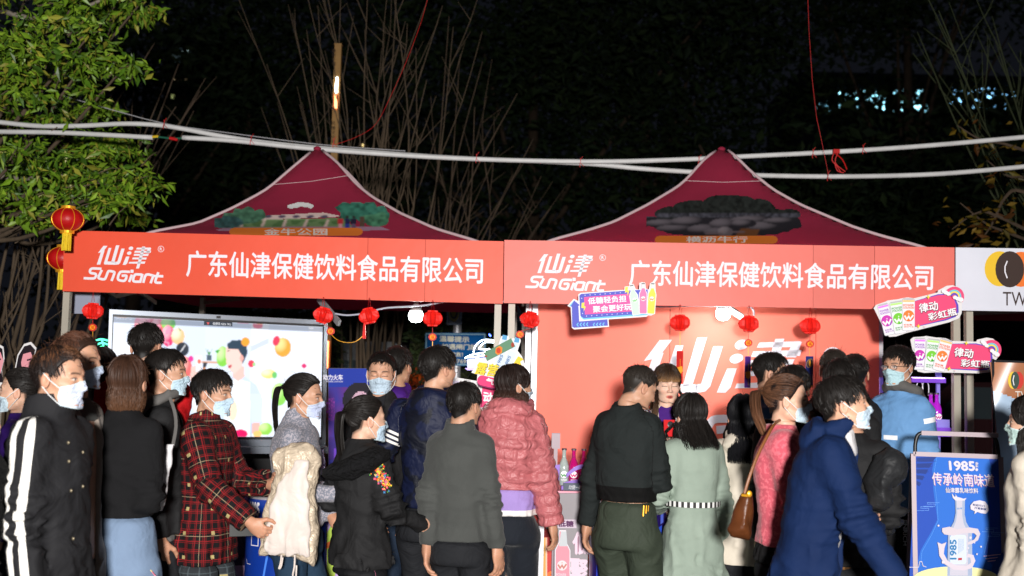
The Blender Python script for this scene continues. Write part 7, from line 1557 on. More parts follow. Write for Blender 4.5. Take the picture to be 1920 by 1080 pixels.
# ------------------------------------------------------------------ cloth
def cloth(name, color, rough=.88, marks=(), plaid=None, noise=0, ncol=None, nscale=30, weave=.3, wscale=300, wr=.4, wrs=7, sheen=.0, spec=.16, metal=0, quilt=0, detail=2):
    if name in MATS: return MATS[name]
    m = bpy.data.materials.new(name); m.use_nodes = True; t = m.node_tree; N, L = t.nodes, t.links; b = N['Principled BSDF']
    b.inputs['Roughness'].default_value = rough; b.inputs['Specular IOR Level'].default_value = spec; b.inputs['Sheen Weight'].default_value = sheen; b.inputs['Metallic'].default_value = metal
    tc = N.new('ShaderNodeTexCoord'); at_ = N.new('ShaderNodeAttribute'); at_.attribute_name = 'cloth'; sp = N.new('ShaderNodeSeparateXYZ'); L.new(at_.outputs['Vector'], sp.inputs[0])
    def math_(op, a, b_=None):
        n = N.new('ShaderNodeMath'); n.operation = op
        for i, q in enumerate((a, b_)):
            if q is None: continue
            if isinstance(q, (int, float)): n.inputs[i].default_value = q
            else: L.new(q, n.inputs[i])
        return n.outputs[0]
    def mix(f, a, b_):
        n = N.new('ShaderNodeMix'); n.data_type = 'RGBA'
        if isinstance(f, (int, float)): n.inputs['Factor'].default_value = f
        else: L.new(f, n.inputs['Factor'])
        for k, q in (('A', a), ('B', b_)):
            if isinstance(q, tuple): n.inputs[k].default_value = (*q, 1)
            else: L.new(q, n.inputs[k])
        return n.outputs['Result']
    n0 = N.new('ShaderNodeTexNoise'); n0.inputs['Scale'].default_value = 6; n0.inputs['Detail'].default_value = 4; L.new(tc.outputs['Object'], n0.inputs[0])
    mr = N.new('ShaderNodeMapRange'); mr.inputs[1].default_value = .3; mr.inputs[2].default_value = .7; mr.inputs[3].default_value = .0; mr.inputs[4].default_value = .35; L.new(n0.outputs[0], mr.inputs[0])
    col = mix(mr.outputs[0], color, tuple(c*.55 for c in color))
    if ncol:
        n2 = N.new('ShaderNodeTexNoise'); n2.inputs['Scale'].default_value = nscale; n2.inputs['Detail'].default_value = detail; L.new(tc.outputs['Object'], n2.inputs[0]); mr2 = N.new('ShaderNodeMapRange'); mr2.inputs[1].default_value = .5; mr2.inputs[2].default_value = .56; L.new(n2.outputs[0], mr2.inputs[0]); col = mix(mr2.outputs[0], col, ncol)
    if plaid:
        U, Vv = sp.outputs[0], sp.outputs[1]
        for src, items in ((U, plaid), (Vv, plaid)):
            for per, o, wd, c in items:
                k = math_('LESS_THAN', math_('PINGPONG', math_('ADD', src, o+5*per), per/2), wd/2); col = mix(math_('MULTIPLY', k, .62), col, c)
        k = math_('MULTIPLY', math_('LESS_THAN', math_('PINGPONG', math_('ADD', U, 1.03), .075), .010), math_('LESS_THAN', math_('PINGPONG', math_('ADD', Vv, 1.0), .055), .008)); col = mix(math_('MULTIPLY', k, .75), col, lin(190, 175, 120))
    for ax, lo, hi, part, c, extra in marks:
        s = sp.outputs['uv'.index(ax)]; k = math_('MULTIPLY', math_('GREATER_THAN', s, lo), math_('LESS_THAN', s, hi))
        if part is not None: k = math_('MULTIPLY', k, math_('LESS_THAN', math_('ABSOLUTE', math_('SUBTRACT', sp.outputs[2], part)), .5))
        for (ax2, l2, h2) in extra or (): s2 = sp.outputs['uv'.index(ax2)]; k = math_('MULTIPLY', k, math_('MULTIPLY', math_('GREATER_THAN', s2, l2), math_('LESS_THAN', s2, h2)))
        col = mix(k, col, c)
    L.new(col, b.inputs['Base Color'])
    prev = None
    for amt, sc, dist, dt in ((wr, wrs, .045, 3), (weave, wscale, .0025, 2)):
        if not amt: continue
        n = N.new('ShaderNodeTexNoise'); n.inputs['Scale'].default_value = sc; n.inputs['Detail'].default_value = dt; n.inputs['Distortion'].default_value = 1.2 if dist > .01 else 0; L.new(tc.outputs['Object'], n.inputs[0])
        bp = N.new('ShaderNodeBump'); bp.inputs['Strength'].default_value = amt; bp.inputs['Distance'].default_value = dist; L.new(n.outputs[0], bp.inputs['Height'])
        if prev: L.new(prev, bp.inputs['Normal'])
        prev = bp.outputs[0]
    if prev: L.new(prev, b.inputs['Normal'])
    MATS[name] = m; return m
BLK, BRN = (.012, .010, .009), (.05, .024, .013)
SW = (.78, .76, .72)
C_blackcoat = cloth('black_padded_cloth', (.016, .016, .018), .8, marks=[('u', -.036, -.013, -1, SW, None), ('u', .010, .033, -1, SW, None)], wr=.5)
C_black = cloth('black_cloth', (.016, .016, .017), .75, wr=.45)
C_blackknit = cloth('black_knit', (.009, .009, .010), .95, sheen=0, weave=.4)
C_dark = cloth('charcoal_trousers', (.016, .017, .02), .8, wr=.5)
C_jean = cloth('light_denim', lin(118, 138, 165), .85, weave=.35, wr=.3)
C_djean = cloth('dark_denim', lin(38, 58, 78), .85, weave=.35, wr=.4)
C_grey = cloth('grey_fleece', lin(72, 74, 72), .9, sheen=.1, weave=.4, wr=.25)
C_hoodgrey = cloth('grey_hoodie', lin(98, 96, 94), .9, weave=.35)
C_plaid = cloth('red_black_plaid', (.008, .007, .008), .85, plaid=[(.044, 0, .0042, lin(150, 30, 34)), (.044, .008, .0030, lin(130, 26, 30)), (.088, -.008, .0026, lin(140, 28, 32)), (.176, .022, .0028, lin(170, 150, 120))], wr=.3)
C_check = cloth('grey_check', (.03, .035, .04), .85, plaid=[(.03, 0, .004, lin(80, 90, 95))])
C_speck = cloth('speckled_knit', lin(125, 128, 140), .95, ncol=lin(165, 160, 168), nscale=110, weave=.5, sheen=.1, wr=.15)
C_navy = cloth('navy_camo_shell', lin(14, 22, 52), .6, ncol=lin(8, 12, 26), nscale=9, detail=3, marks=[('v', .105+k*.024, .118+k*.024, 1, SW, None) for k in range(3)], wr=.5, spec=.3)
C_pink = cloth('rose_nylon', lin(186, 104, 108), .45, spec=.4, wr=.55, wrs=16, weave=.1)
C_lilac = cloth('lilac_sweat', lin(165, 140, 205), .85, marks=[('v', 0, .935, 0, lin(225, 222, 220), None)])
C_white = cloth('white_cotton', lin(222, 220, 222), .85)
C_cord = cloth('black_velvet', (.012, .015, .022), .8, sheen=.12, wr=.4)
C_bomber = cloth('black_bomber', (.018, .022, .022), .85, wr=.5, wrs=6, spec=.12, marks=[('v', .0, 1.085, 0, (.006, .006, .006), None)])
C_olive = cloth('olive_trousers', lin(58, 66, 55), .7, wr=.5)
C_sage = cloth('sage_trench', lin(150, 165, 152), .8, wr=.2, wrs=5)
C_cream = cloth('cream_cloth', lin(218, 208, 192), .85, wr=.2, wrs=5)
C_pinkknit = cloth('coral_pink_knit', lin(205, 90, 105), .95, sheen=.2, weave=.6, wscale=180, wr=.2, ncol=lin(220, 110, 122), nscale=60)
C_blue = cloth('light_blue_jacket', lin(108, 155, 205), .7, wr=.4, marks=[('u', -.05, .06, 0, (.9, .92, .95), [('v', 1.32, 1.345)]), ('v', .05, .078, 1, (.95, .95, .97), [('u', -.06, .05)])])
C_blueplain = cloth('pale_blue_jacket', lin(100, 145, 200), .7, wr=.4)
C_navyhood = cloth('navy_parka', lin(14, 34, 72), .8, wr=.3, wrs=6)
C_beige = cloth('beige_wool', lin(150, 138, 128), .9, sheen=.15)
C_red = cloth('red_polo', lin(190, 22, 28), .8)
C_purple = cloth('purple_jacket', lin(70, 30, 120), .7)
C_purpleY = cloth('purple_yellow_vest', lin(62, 32, 120), .7, marks=[('v', 1.22, 1.25, 0, lin(215, 185, 40), None)])
C_brownfur = cloth('brown_fleece', lin(120, 85, 50), .95, weave=.8, wscale=120)
C_pinkstripe = cloth('black_track_pants', (.010, .010, .012), .7, marks=[('u', -.17+k*.030, -.155+k*.030, None, lin(225, 130, 165), None) for k in range(3)], wr=.4)
C_blacktrack = cloth('black_jogger', (.010, .010, .012), .75, wr=.4)
C_cfur = cloth('black_fur', (.008, .008, .009), .95, weave=1, wscale=90, wr=.8, wrs=30)
SK1, SK2, SK3 = (.56, .31, .205), (.50, .275, .18), (.62, .37, .26)
def short(color=BLK, **k): d = dict(style='short', color=color, th=.13, len=.035, mess=.6); d.update(k); return d
def fade(color=BLK, **k): d = dict(style='fade', color=color, th=.12, len=.024, n=750); d.update(k); return d
def pony(color=BLK, tail=None, **k): d = dict(style='tie', color=color, th=.08, tie=(0, .118, .045), tail=tail or [(0, .112, .045), (0, .150, .035), (0, .158, -.05), (0, .145, -.14), (0, .13, -.22)], n=700); d.update(k); return d
TP = dict
GR = None
# ------------------------------------------------------------------ front walkers, left
person('man in a long black padded coat with two white sleeve stripes, masked, front left', 116, 648, 3.95, 82, top=TP(hem=.30, mat=C_blackcoat, fat=1.16, arm=.045, collar=(.075, .078, .012), amp=.008, flare=.01, cuff=.95, name='coat'), bottom=TP(mat=C_dark), hair=short((.016, .011, .010), tip=(.13, .055, .025), topz=.075, sidek=.3, th=.10, len=.042, sweep=(.0, -.6, .3), n=900, tipk=1.0), skin=SK2, rh=(-.125, -.035, .46), hyaw=-2, hpitch=2, h=.0095)
person('man with swept brown hair in a beige grey coat behind the striped coat', 150, 627, 4.45, 84, sh=.88, top=TP(hem=.32, mat=C_beige, fat=1.0, open=(.02, .05), name='coat'), shirt=TP(hem=.46, mat=C_grey, fat=1.0), bottom=TP(mat=C_dark), hair=short((.035, .018, .012), tip=(.12, .05, .03), topz=.05, sidek=.35, th=.17, len=.05, n=900, sweep=(0, .8, .5)), skin=SK2)
person('woman with a low black bun facing left at the left edge in purple', 38, 690, 5.4, -80, fem=1, top=TP(hem=.5, mat=C_purpleY), bottom=TP(mat=C_dark), hair=pony(tail=[(0, .112, .03), (0, .135, .04), (0, .15, .02), (0, .14, -.01), (0, .12, -.02)], tr=.035, tie=(0, .115, .02)), skin=SK3)
def furry(B, t): pass
person('person in a shaggy black fur coat cut by the lower left corner', -52, 716, 3.6, 85, fem=1, top=TP(hem=.35, mat=C_cfur, fat=1.22, arm=.05, amp=.012, name='coat'), bottom=TP(mat=C_dark), hair=dict(style='bob', color=BLK, len=.12), mask=False)
person('woman in purple with long black hair between the beige coat and the bob haired woman', 192, 652, 5.9, 170, fem=1, top=TP(hem=.5, mat=C_purple), bottom=TP(mat=C_dark), hair=dict(style='long', color=BLK, len=.24), mask=False)
person('man with thick black hair in a red polo watching the screen, back turned', 277, 608, 5.6, 172, top=TP(hem=.50, mat=C_red, fat=1.12, collar=(.03, .065, .008), name='polo_shirt'), bottom=TP(mat=C_dark), hair=fade(th=.16, len=.03, n=900), mask=False, skin=SK2, sh=1.35)
person('woman with a brown bob in a black sweater and pale jeans', 243, 667, 4.7, 158, fem=1, hyaw=18, top=TP(hem=.60, mat=C_blackknit, fat=1.12, arm=.04, name='sweater'), bottom=TP(mat=C_jean, leg=1.15, hemw=.045), hair=dict(style='bob', color=(.035, .016, .010), tip=(.10, .045, .022), len=.115, th=.10, n=1000, inward=.02, flare=.015, open=50), mask=False, lh=(.125, -.05, .555), lhand='grip', rh=(-.01, -.12, .66))
person('masked man in a grey hood and black vest looking right before the screen', 316, 655, 5.25, 105, top=TP(hem=.5, mat=C_black, fat=1.10, open=(.03, .06), hood=0), shirt=TP(hem=.48, mat=C_hoodgrey, arm=.028, fat=.86, hood=1.0, name='hoodie'), bottom=TP(mat=C_dark), hair=short(th=.13, len=.035), skin=SK2, hyaw=-12)
person('masked woman with short black hair in a red and black plaid coat', 402, 692, 5.3, 76, fem=1, top=TP(hem=.44, mat=C_plaid, fat=1.22, dfat=1.15, arm=.046, amp=.006, flare=.012, collar=(.03, .062, .009), cuff=1.1, name='coat', noarm=None), bottom=TP(mat=C_check, leg=1.15, hemw=.045), hair=short(th=.12, len=.045, n=1000), skin=SK2, rh=(-.10, -.19, .575), lh=(.06, -.18, .665), rhand='grip', lhand='grip', hyaw=4, hpitch=3, h=.0095)
B11 = person('masked ponytail woman in a speckled grey turtleneck carrying a beige coat', 573, 700, 5.5, 80, fem=1, top=TP(hem=.53, mat=C_speck, fat=1.12, collar=(.06, .050, .009), name='sweater'), bottom=TP(mat=C_djean), hair=pony(n=800), skin=SK2, rh=(-.06, -.16, .645), lh=(.05, -.10, .56), rp=(-.3, .9, -.4), stride=.28, hyaw=4, hpitch=4)
person('masked man in a black jacket facing the camera beside the screen', 716, 660, 6.0, -6, top=TP(hem=.50, mat=C_black, fat=1.2, dfat=1.2, collar=(.03, .068, .010), open=(.004, .035), hollow=0), shirt=TP(hem=.5, mat=C_dark, fat=1.08, collar=(.02, .062, .008)), bottom=TP(mat=cloth('navy_trousers', (.012, .022, .042), .8)), hair=fade(th=.13, len=.02, n=900), skin=SK1, closed=True, hpitch=6, hyaw=6, sh=1.08)
person('person in purple with backlit black hair behind the masked man', 748, 650, 6.35, 160, top=TP(hem=.5, mat=C_purple, hood=.8), bottom=TP(mat=C_dark), hair=short(th=.16, len=.04), mask=False)
B14 = person('girl with a long ponytail in a black coat with an embroidered flower sleeve', 690, 742, 5.3, 128, fem=1, top=TP(hem=.47, mat=C_black, fat=1.26, dfat=1.2, arm=.046, amp=.010, name='coat', flare=.01), bottom=TP(mat=C_pinkstripe), hair=pony(tail=[(0, .112, .045), (0, .145, .03), (0, .150, -.06), (.0, .135, -.16), (0, .12, -.26)], tn=420, tr=.03), skin=SK3, rh=(-.10, -.17, .60), lh=(.12, -.12, .62), hyaw=-12, rhand='relaxed')
person('young man in glasses and a navy shell hoodie with three white arm stripes', 824, 650, 5.65, 166, top=TP(hem=.54, mat=C_navy, fat=1.12, hood=.95, arm=.040, name='hoodie'), bottom=TP(mat=C_dark), hair=short(th=.16, len=.04, n=1000), glasses=True, mask=False, skin=SK1, hyaw=-34, lh=(.20, -.04, .52), sh=1.25)
person('man in a dark grey fleece with one hand held behind him', 873, 716, 5.45, 160, top=TP(hem=.52, mat=C_grey, fat=1.10, arm=.040, collar=(.045, .066, .010), name='fleece'), sh=.88, bottom=TP(mat=C_dark), hair=short(th=.12, len=.035, n=1000), mask=False, skin=SK2, lh=(.09, .055, .50), lp=(.6, .8, 0), rh=(-.15, -.01, .455), hyaw=-12, hpitch=4)
B17 = person('woman in a rose pink puffer jacket with a drooping hood, back turned', 966, 684, 5.85, 172, fem=1, top=TP(hem=.615, mat=C_pink, fat=1.34, dfat=1.28, arm=.048, puff=.017, pz=.060, amp=.009, hood=1.12, cuff=.85, name='puffer_jacket', slen=.9), shirt=TP(hem=.535, mat=C_lilac, fat=1.26, dfat=1.2, name='sweatshirt'), bottom=TP(mat=C_cord, leg=1.1, hemw=.048), hair=dict(style='bob', color=(.014, .009, .008), tip=(.05, .02, .012), len=.075, th=.09, n=1000, open=50), skin=SK2, hyaw=-58, rh=(-.165, -.01, .50), lh=(.15, -.04, .5), rhand='relaxed', h=.0088)
# ------------------------------------------------------------------ right booth
B18 = person('man in a black bomber jacket and olive trousers looking down at a phone', 1200, 678, 5.7, 150, top=TP(hem=.585, mat=C_bomber, fat=1.20, dfat=1.2, arm=.042, collar=(.035, .066, .010), rib=1, name='bomber_jacket', amp=.005), bottom=TP(mat=C_olive, leg=1.12, amp=.009), hair=fade((.03, .024, .02), th=.05, len=.014, n=900), mask=False, skin=SK2, hpitch=22, hyaw=-38, rh=(-.06, -.15, .70), lh=(.15, .0, .5), rp=(-.3, .6, -.7), rhand='grip', sh=.86)
B19 = person('long haired woman in cream talking behind a red phone, facing the camera', 1251, 683, 6.2, 4, fem=1, top=TP(hem=.47, mat=C_cream, fat=1.1, open=(.04, .05), name='jacket'), shirt=TP(hem=.47, mat=C_purple, fat=1.02, name='vest'), bottom=TP(mat=C_dark), hair=dict(style='long', color=(.028, .015, .009), tip=(.26, .13, .05), len=.27, th=.09, n=1300, open=58, bangs=True, bangz=.022, tipk=5, flare=.02), mask=False, skin=(.70, .45, .34), closed='down', lips=(.55, .06, .05), hpitch=2, rh=(-.0, -.15, .76), lh=(.05, -.15, .74), rhand='grip', lhand='grip')
B20 = person('woman with wavy black hair in a sage trench coat with striped cuffs', 1294, 738, 5.85, 192, fem=1, top=TP(hem=.385, mat=C_sage, fat=1.16, dfat=1.12, arm=.040, flare=.028, amp=.005, name='trench_coat', collar=(.03, .06, .010)), bottom=TP(mat=C_dark), hair=dict(style='wavy', color=BLK, len=.17, th=.15, n=1100, wave=.006, flare=.02, open=60), skin=SK3, hyaw=8, hpitch=8, lh=(.085, -.13, .60), rh=(-.15, -.02, .50))
person('woman with long straight black hair in a cream jacket and black skirt', 1393, 742, 5.95, 170, fem=1, top=TP(hem=.43, mat=C_cream, fat=1.18, dfat=1.14, arm=.044, amp=.005, flare=.01, hood=.85), bottom=TP(mat=C_dark, leg=1.3, hemw=.06), hair=dict(style='long', color=(.008, .008, .010), len=.22, th=.15, n=1300, open=58), mask=False, skin=SK3, lh=(.11, -.04, .50), rh=(-.10, -.06, .50))
B22 = person('masked woman with a long brown ponytail in a fuzzy coral pink sweater', 1478, 703, 5.0, 76, fem=1, top=TP(hem=.545, mat=C_pinkknit, fat=1.2, arm=.046, amp=.006, name='sweater'), shirt=TP(hem=.50, mat=C_black, fat=1.16), bottom=TP(mat=C_dark), hair=pony((.016, .010, .009), tip=(.16, .07, .035), tn=520, tr=.036, n=1000, tail=[(0, .112, .045), (.0, .155, .035), (-.03, .150, -.06), (-.045, .110, -.16), (-.05, .05, -.25)], tipk=.6, th=.1), skin=SK3, rh=(-.08, -.17, .63), rp=(-.4, .9, -.3), lh=(.08, -.15, .62))
person('man in glasses and a pale blue jacket facing right before the coral backdrop', 1448, 662, 6.05, 78, top=TP(hem=.5, mat=C_blueplain, fat=1.1, collar=(.05, .070, .011)), bottom=TP(mat=C_dark), hair=fade(th=.12, len=.022, n=850), glasses=True, mask=False, skin=SK1)
person('black haired head in dark clothes just behind the ponytail woman', 1487, 686, 5.5, 170, top=TP(hem=.5, mat=C_dark), bottom=TP(mat=C_dark), hair=short(th=.17, len=.04, n=900), mask=False)
person('tall man with a close cropped head at the back, under the registered mark', 1563, 655, 6.1, 176, top=TP(hem=.5, mat=C_dark, collar=(.02, .06, .01)), bottom=TP(mat=C_dark), hair=fade((.03, .024, .02), th=.06, len=.014), mask=False, skin=SK2, sh=1.05)
person('black haired person directly in front of the tall cropped man', 1574, 674, 5.6, 165, top=TP(hem=.5, mat=C_black), bottom=TP(mat=C_dark), hair=short(th=.16, len=.045, n=900), mask=False, skin=SK2)
person('man with a cropped nape half hidden right of the tall man', 1602, 664, 6.35, 174, top=TP(hem=.5, mat=C_black), bottom=TP(mat=C_dark), hair=fade(th=.07, len=.016), mask=False, skin=SK2)
person('woman with brown hair tucked between the ponytail woman and the navy parka', 1548, 732, 5.1, 172, fem=1, top=TP(hem=.5, mat=C_brownfur, name='fleece'), bottom=TP(mat=C_dark), hair=pony((.03, .013, .008), tail=[(0, .112, .0), (0, .13, .01), (0, .14, -.02), (0, .13, -.05), (0, .1, -.07)], tr=.034, tie=(0, .112, -.02)), mask=False, skin=SK3)
B25 = person('masked man striding right in a navy hooded parka over a white shirt', 1583, 706, 4.4, 68, lean=13, top=TP(hem=.455, mat=C_navyhood, fat=1.26, dfat=1.22, arm=.047, hood=1.05, amp=.007, open=(.085, .085), name='parka', flare=.008), shirt=TP(hem=.50, mat=C_white, fat=1.08, dfat=1.14, collar=(.02, .06, .008)), bottom=TP(mat=C_grey), hair=short(th=.14, len=.045, n=1000), skin=SK1, rh=(-.11, -.25, .47), rp=(-.3, .9, 0), lh=(.13, -.04, .5), stride=.3, hyaw=10, hpitch=-6, rhand='open', h=.0098)
person('person in a bulky black jacket behind the navy parka, holding a dark puffer', 1598, 722, 5.1, 140, top=TP(hem=.5, mat=C_black, fat=1.2, arm=.045, amp=.01), bottom=TP(mat=C_dark), hair=short(th=.13, len=.03), mask=False, skin=SK2, rh=(-.06, -.13, .60))
B27 = person('clerk in glasses, mask and light blue jacket with a grey hood', 1684, 648, 6.25, -48, sh=.78, top=TP(hem=.50, mat=C_blue, fat=1.08, arm=.040, amp=.008, rib=1, name='jacket'), shirt=TP(hem=.52, mat=C_hoodgrey, arm=.026, fat=.84, hood=.95, name='hoodie'), bottom=TP(mat=C_blacktrack), hair=short(th=.15, len=.04, n=1100), glasses=True, skin=SK1, hyaw=-6, hpitch=4, rh=(-.10, -.05, .50), lh=(.085, .02, .47))
person('woman in a gathered beige coat cut by the right edge', 1932, 742, 4.8, -120, fem=1, top=TP(hem=.455, mat=C_cream, fat=1.34, dfat=1.3, arm=.05, amp=.006, name='coat', flare=.01), bottom=TP(mat=C_dark), hair=dict(style='bob', color=BLK, len=.14, th=.13), mask=True, skin=SK3)
# ------------------------------------------------------------------ things carried and worn details
from mathutils.bvhtree import BVHTree
def wpt(B, p): return B.loc+(B.rot @ Vector([float(q) for q in p]))
def part_of(B, nm): return [o for o in B.t.children if o.name.split('.')[0] == nm][0]
def dropper(o):
    bpy.context.view_layer.update(); M = o.matrix_world; bv = BVHTree.FromPolygons([M @ v.co for v in o.data.vertices], [tuple(p.vertices) for p in o.data.polygons])
    def f(px, py, lift=.003):
        d = ray(px, py).normalized(); h = bv.ray_cast(CAM, d); return None if h[0] is None else h[0]-d*lift
    return f
def polysd(x, z, poly):
    P = np.array(poly, np.float32); d = np.full(x.shape, 1e9, np.float32); ins = np.zeros(x.shape, bool); n = len(P)
    for i in range(n):
        a, b = P[i], P[(i+1) % n]; e = b-a; wx, wz = x-a[0], z-a[1]; t = np.clip((wx*e[0]+wz*e[1])/(e@e), 0, 1); d = np.minimum(d, (wx-e[0]*t)**2+(wz-e[1]*t)**2)
        ins ^= ((a[1] > z) != (b[1] > z)) & (x < (b[0]-a[0])*(z-a[1])/(b[1]-a[1]+1e-9)+a[0])
    return np.where(ins, -1, 1)*np.sqrt(d)
def padded(name, m, poly_px, Y, th, h=.008, fold=.012, puff=0, pz=.06, seed=0, rnd=.02, parent=None, yoff=None, fs=(14, 8, 5), spine=None):
    pts = [at(x, y, Y) for x, y in poly_px]; poly = [(p.x, p.z) for p in pts]; A = np.array(poly)
    def f(P):
        x, y, z = P[..., 0], P[..., 1], P[..., 2]; n = vnoise(P, fs, seed); n2 = vnoise(P+n[..., None]*.05, (24, 14, 9), seed+4); r = 1-np.abs(2*n2-1)
        d2 = polysd(x[:, 0, :], z[:, 0, :], poly)[:, None, :]-.004*np.sin(z*60+n*9); yc = Y+(n-.5)*th*.5; T = th*np.sqrt(np.clip(-d2/(.05), .02, 1))+fold*(r-.5)+(n-.5)*fold
        if puff: T = T+puff*(np.sqrt(np.abs(np.sin((z+.2*x)*math.pi/pz)))-.6)
        return smax(d2, np.abs(y-yc)-T, rnd*.5)
    V, q = surf_nets(f, (A[:, 0].min()-.02, Y-th*1.6-.04, A[:, 1].min()-.02), (A[:, 0].max()+.02, Y+th*1.6+.04, A[:, 1].max()+.02), h)
    return linkmesh(name, np_mesh(name, V, q, m), parent)
C_champ = cloth('champagne_nylon', lin(205, 188, 165), .4, metal=.1, spec=.5, wr=.6, wrs=16, weave=0)
C_lining = cloth('cream_satin', lin(214, 202, 194), .5, spec=.35, wr=.35, wrs=6, weave=0)
YC = 5.18
t = thing('carried_coat', 'shiny champagne padded coat with cream lining carried over the grey sweater arm', 'coat', at(545, 1060, YC), group=None)
padded('outer_shell', C_champ, [(505, 858), (520, 840), (556, 828), (588, 832), (604, 858), (598, 885), (592, 930), (598, 985), (595, 1040), (588, 1062), (574, 1052), (545, 1044), (520, 1040), (486, 1042), (488, 1010), (496, 950), (511, 905), (517, 885)], YC, .05, fold=.022, puff=.008, pz=.05, seed=3, parent=t, fs=(22, 12, 9), h=.0075)
padded('lining', C_lining, [(540, 880), (552, 862), (580, 862), (578, 900), (582, 960), (582, 1046), (540, 1044), (493, 1039), (495, 1008), (505, 950), (520, 905)], YC-.060, .014, fold=.010, seed=9, parent=t, h=.0065, fs=(26, 12, 5))
for l in ([(528, 1040), (526, 1056), (523, 1066), (527, 1062), (530, 1045)], [(553, 1040), (552, 1062), (549, 1080), (554, 1090), (556, 1060)]): mb = MB(); mb.tube(smoothpath([at(x, y, YC-.06) for x, y in l], 3), .0045, 5); mb.build('tie', C_lining, t)
# fur hood and embroidery of the girl
padded('fur_hood', C_cfur, [(603, 878), (625, 868), (668, 850), (700, 838), (735, 842), (728, 862), (700, 885), (660, 900), (625, 902), (606, 892)], 5.15, .07, fold=.02, seed=5, parent=B14.t)
f = dropper(part_of(B14, 'coat')); mb = MB(); r = random.Random(12); fc = [lin(220, 60, 40), lin(240, 150, 40), lin(225, 90, 120), lin(240, 200, 60), lin(80, 140, 60), lin(60, 120, 170)]
for k in range(170):
    t_ = r.random(); px, py = 703+t_*26+r.gauss(0, 6), 872+t_*44+r.gauss(0, 7); p = f(px, py)
    if p is None: continue
    mb.col = r.choice(fc); s = r.uniform(.003, .0075); n = 8; mb.add([p]+[p+Vector((s*math.cos(a*.785)*(1 if a % 2 else .6), -.002, s*math.sin(a*.785)*(1 if a % 2 else .6))) for a in range(n)], [(0, a+1, (a+1) % n+1) for a in range(n)])
if mb.v: mb.build('embroidery', mat('thread', attr='Col', rough=.7), B14.t, cols=True)
# striped cuffs and belt of the trench coat
def ring(B, c, ax, ra, rb, w_, nst, nm, cols=((.02, .02, .02), (.8, .8, .78))):
    ax = Vector(ax).normalized(); e = ax.orthogonal().normalized() if abs(ax.z) < .8 else Vector((1, 0, 0)); e = (e-ax*e.dot(ax)).normalized(); g = ax.cross(e); mb = MB(); c = Vector([float(q) for q in c])
    for k in range(nst):
        mb.col = cols[k % 2]; a0, a1 = 2*math.pi*k/nst, 2*math.pi*(k+1)/nst; P = []
        for a in (a0, a1):
            for s in (-1, 1): P.append(wpt(B, c+e*math.cos(a)*ra+g*math.sin(a)*rb+ax*(s*w_/2)))
        mb.add([P[0], P[1], P[3], P[2]], [(0, 1, 2, 3)])
    mb.build(nm, mat('thread', attr='Col', rough=.7), B.t, cols=True)
for k in 'lr': W_, E = B20.W[k], B20.E[k]; d = W_-E; ring(B20, E+d*.93, d, .038, .038, .045, 22, 'striped_cuff')
H = B20.H; a_ = np.interp(.62, [q[0] for q in TORSO_F], [q[1] for q in TORSO_F])*H; ring(B20, (0, .0, .635*H), (0, 0, 1), a_*1.16*.93+.022, .062*H*1.16+.026, .028, 60, 'striped_belt')
# bags
M_leather = mat('brown_leather', lin(92, 50, 24), .4, bump=.3, bscale=50, vary=.3, vscale=10, spec=.5); M_leather2 = mat('strap_leather', lin(130, 78, 40), .45)
t = thing('bucket_bag', 'brown leather bucket bag hanging from the pink sweater woman', 'handbag', at(1392, 1012, 4.72))
padded('bag_body', M_leather, [(1390, 925), (1405, 918), (1412, 930), (1411, 1000), (1404, 1012), (1372, 1006), (1364, 992), (1372, 965)], 4.72, .05, fold=.004, parent=t, h=.008)
mb = MB(); mb.tube(smoothpath([at(x, y, Y) for x, y, Y in ((1396, 925, 4.70), (1405, 895, 4.70), (1420, 855, 4.72), (1440, 815, 4.76), (1452, 795, 4.82), (1462, 788, 4.95))], 4), .007, 6); mb.build('strap', M_leather2, t)
mb = MB(); mb.tube([at(1390, 928, 4.67), at(1406, 930, 4.67)], .006, 6); mb.ell(at(1405, 926, 4.66), (.012, .006, .014)); mb.build('buckle', M_goldt, t)
t = thing('tote_bag', 'plain white canvas tote bag hanging between the bob haired woman and plaid coat', 'tote bag', at(300, 962, 4.84))
padded('bag_body', C_white, [(308, 834), (327, 833), (322, 880), (312, 925), (304, 963), (281, 954), (283, 940), (296, 885)], 4.84, .03, fold=.006, parent=t)
mb = MB(); mb.tube(smoothpath([at(x, y, 4.86) for x, y in ((324, 836), (330, 800), (327, 770), (318, 745))], 3), .008, 6); mb.build('strap', C_hoodgrey, t)
t = thing('gift_bag', 'green and purple printed gift bag with a pink strap beside the beige coat', 'gift bag', at(197, 1055, 5.2)); GBp = Plane(178, 5.12, 220, 5.12, py=950)
mb = MB(); mb.slab([GBp.pt(*q) for q in ((179, 872), (214, 868), (216, 1052), (186, 1058))], -GBp.n*.09); mb.build('bag_body', mat('mint_card', lin(110, 190, 150), .5), t)
a = Art(GBp); r = random.Random(8)
for k in range(24):
    x, y = r.uniform(184, 208), r.uniform(880, 1040); a.shape([(x-5, y), (x+r.uniform(2, 6), y-r.uniform(6, 20)), (x+6, y+8)], r.choice([lin(120, 220, 90), lin(60, 170, 150), lin(130, 90, 190), lin(230, 240, 235), lin(60, 200, 120)]))
a.shape([(186, 1005), (214, 1003), (214, 1024), (186, 1026)], lin(235, 235, 235)); a.shape([(188, 1012), (213, 1010), (213, 1022), (188, 1024)], lin(15, 15, 15)); a.text('火车', (194, 1004), (210, 1003), (194, 1010), (.01, .01, .01), bold=.04); a.text('POWER', (190, 985), (212, 984), (190, 991), lin(235, 240, 240)); a.text('STATION', (190, 993), (212, 992), (190, 998), lin(235, 240, 240)); a.build('printed_graphic', t)
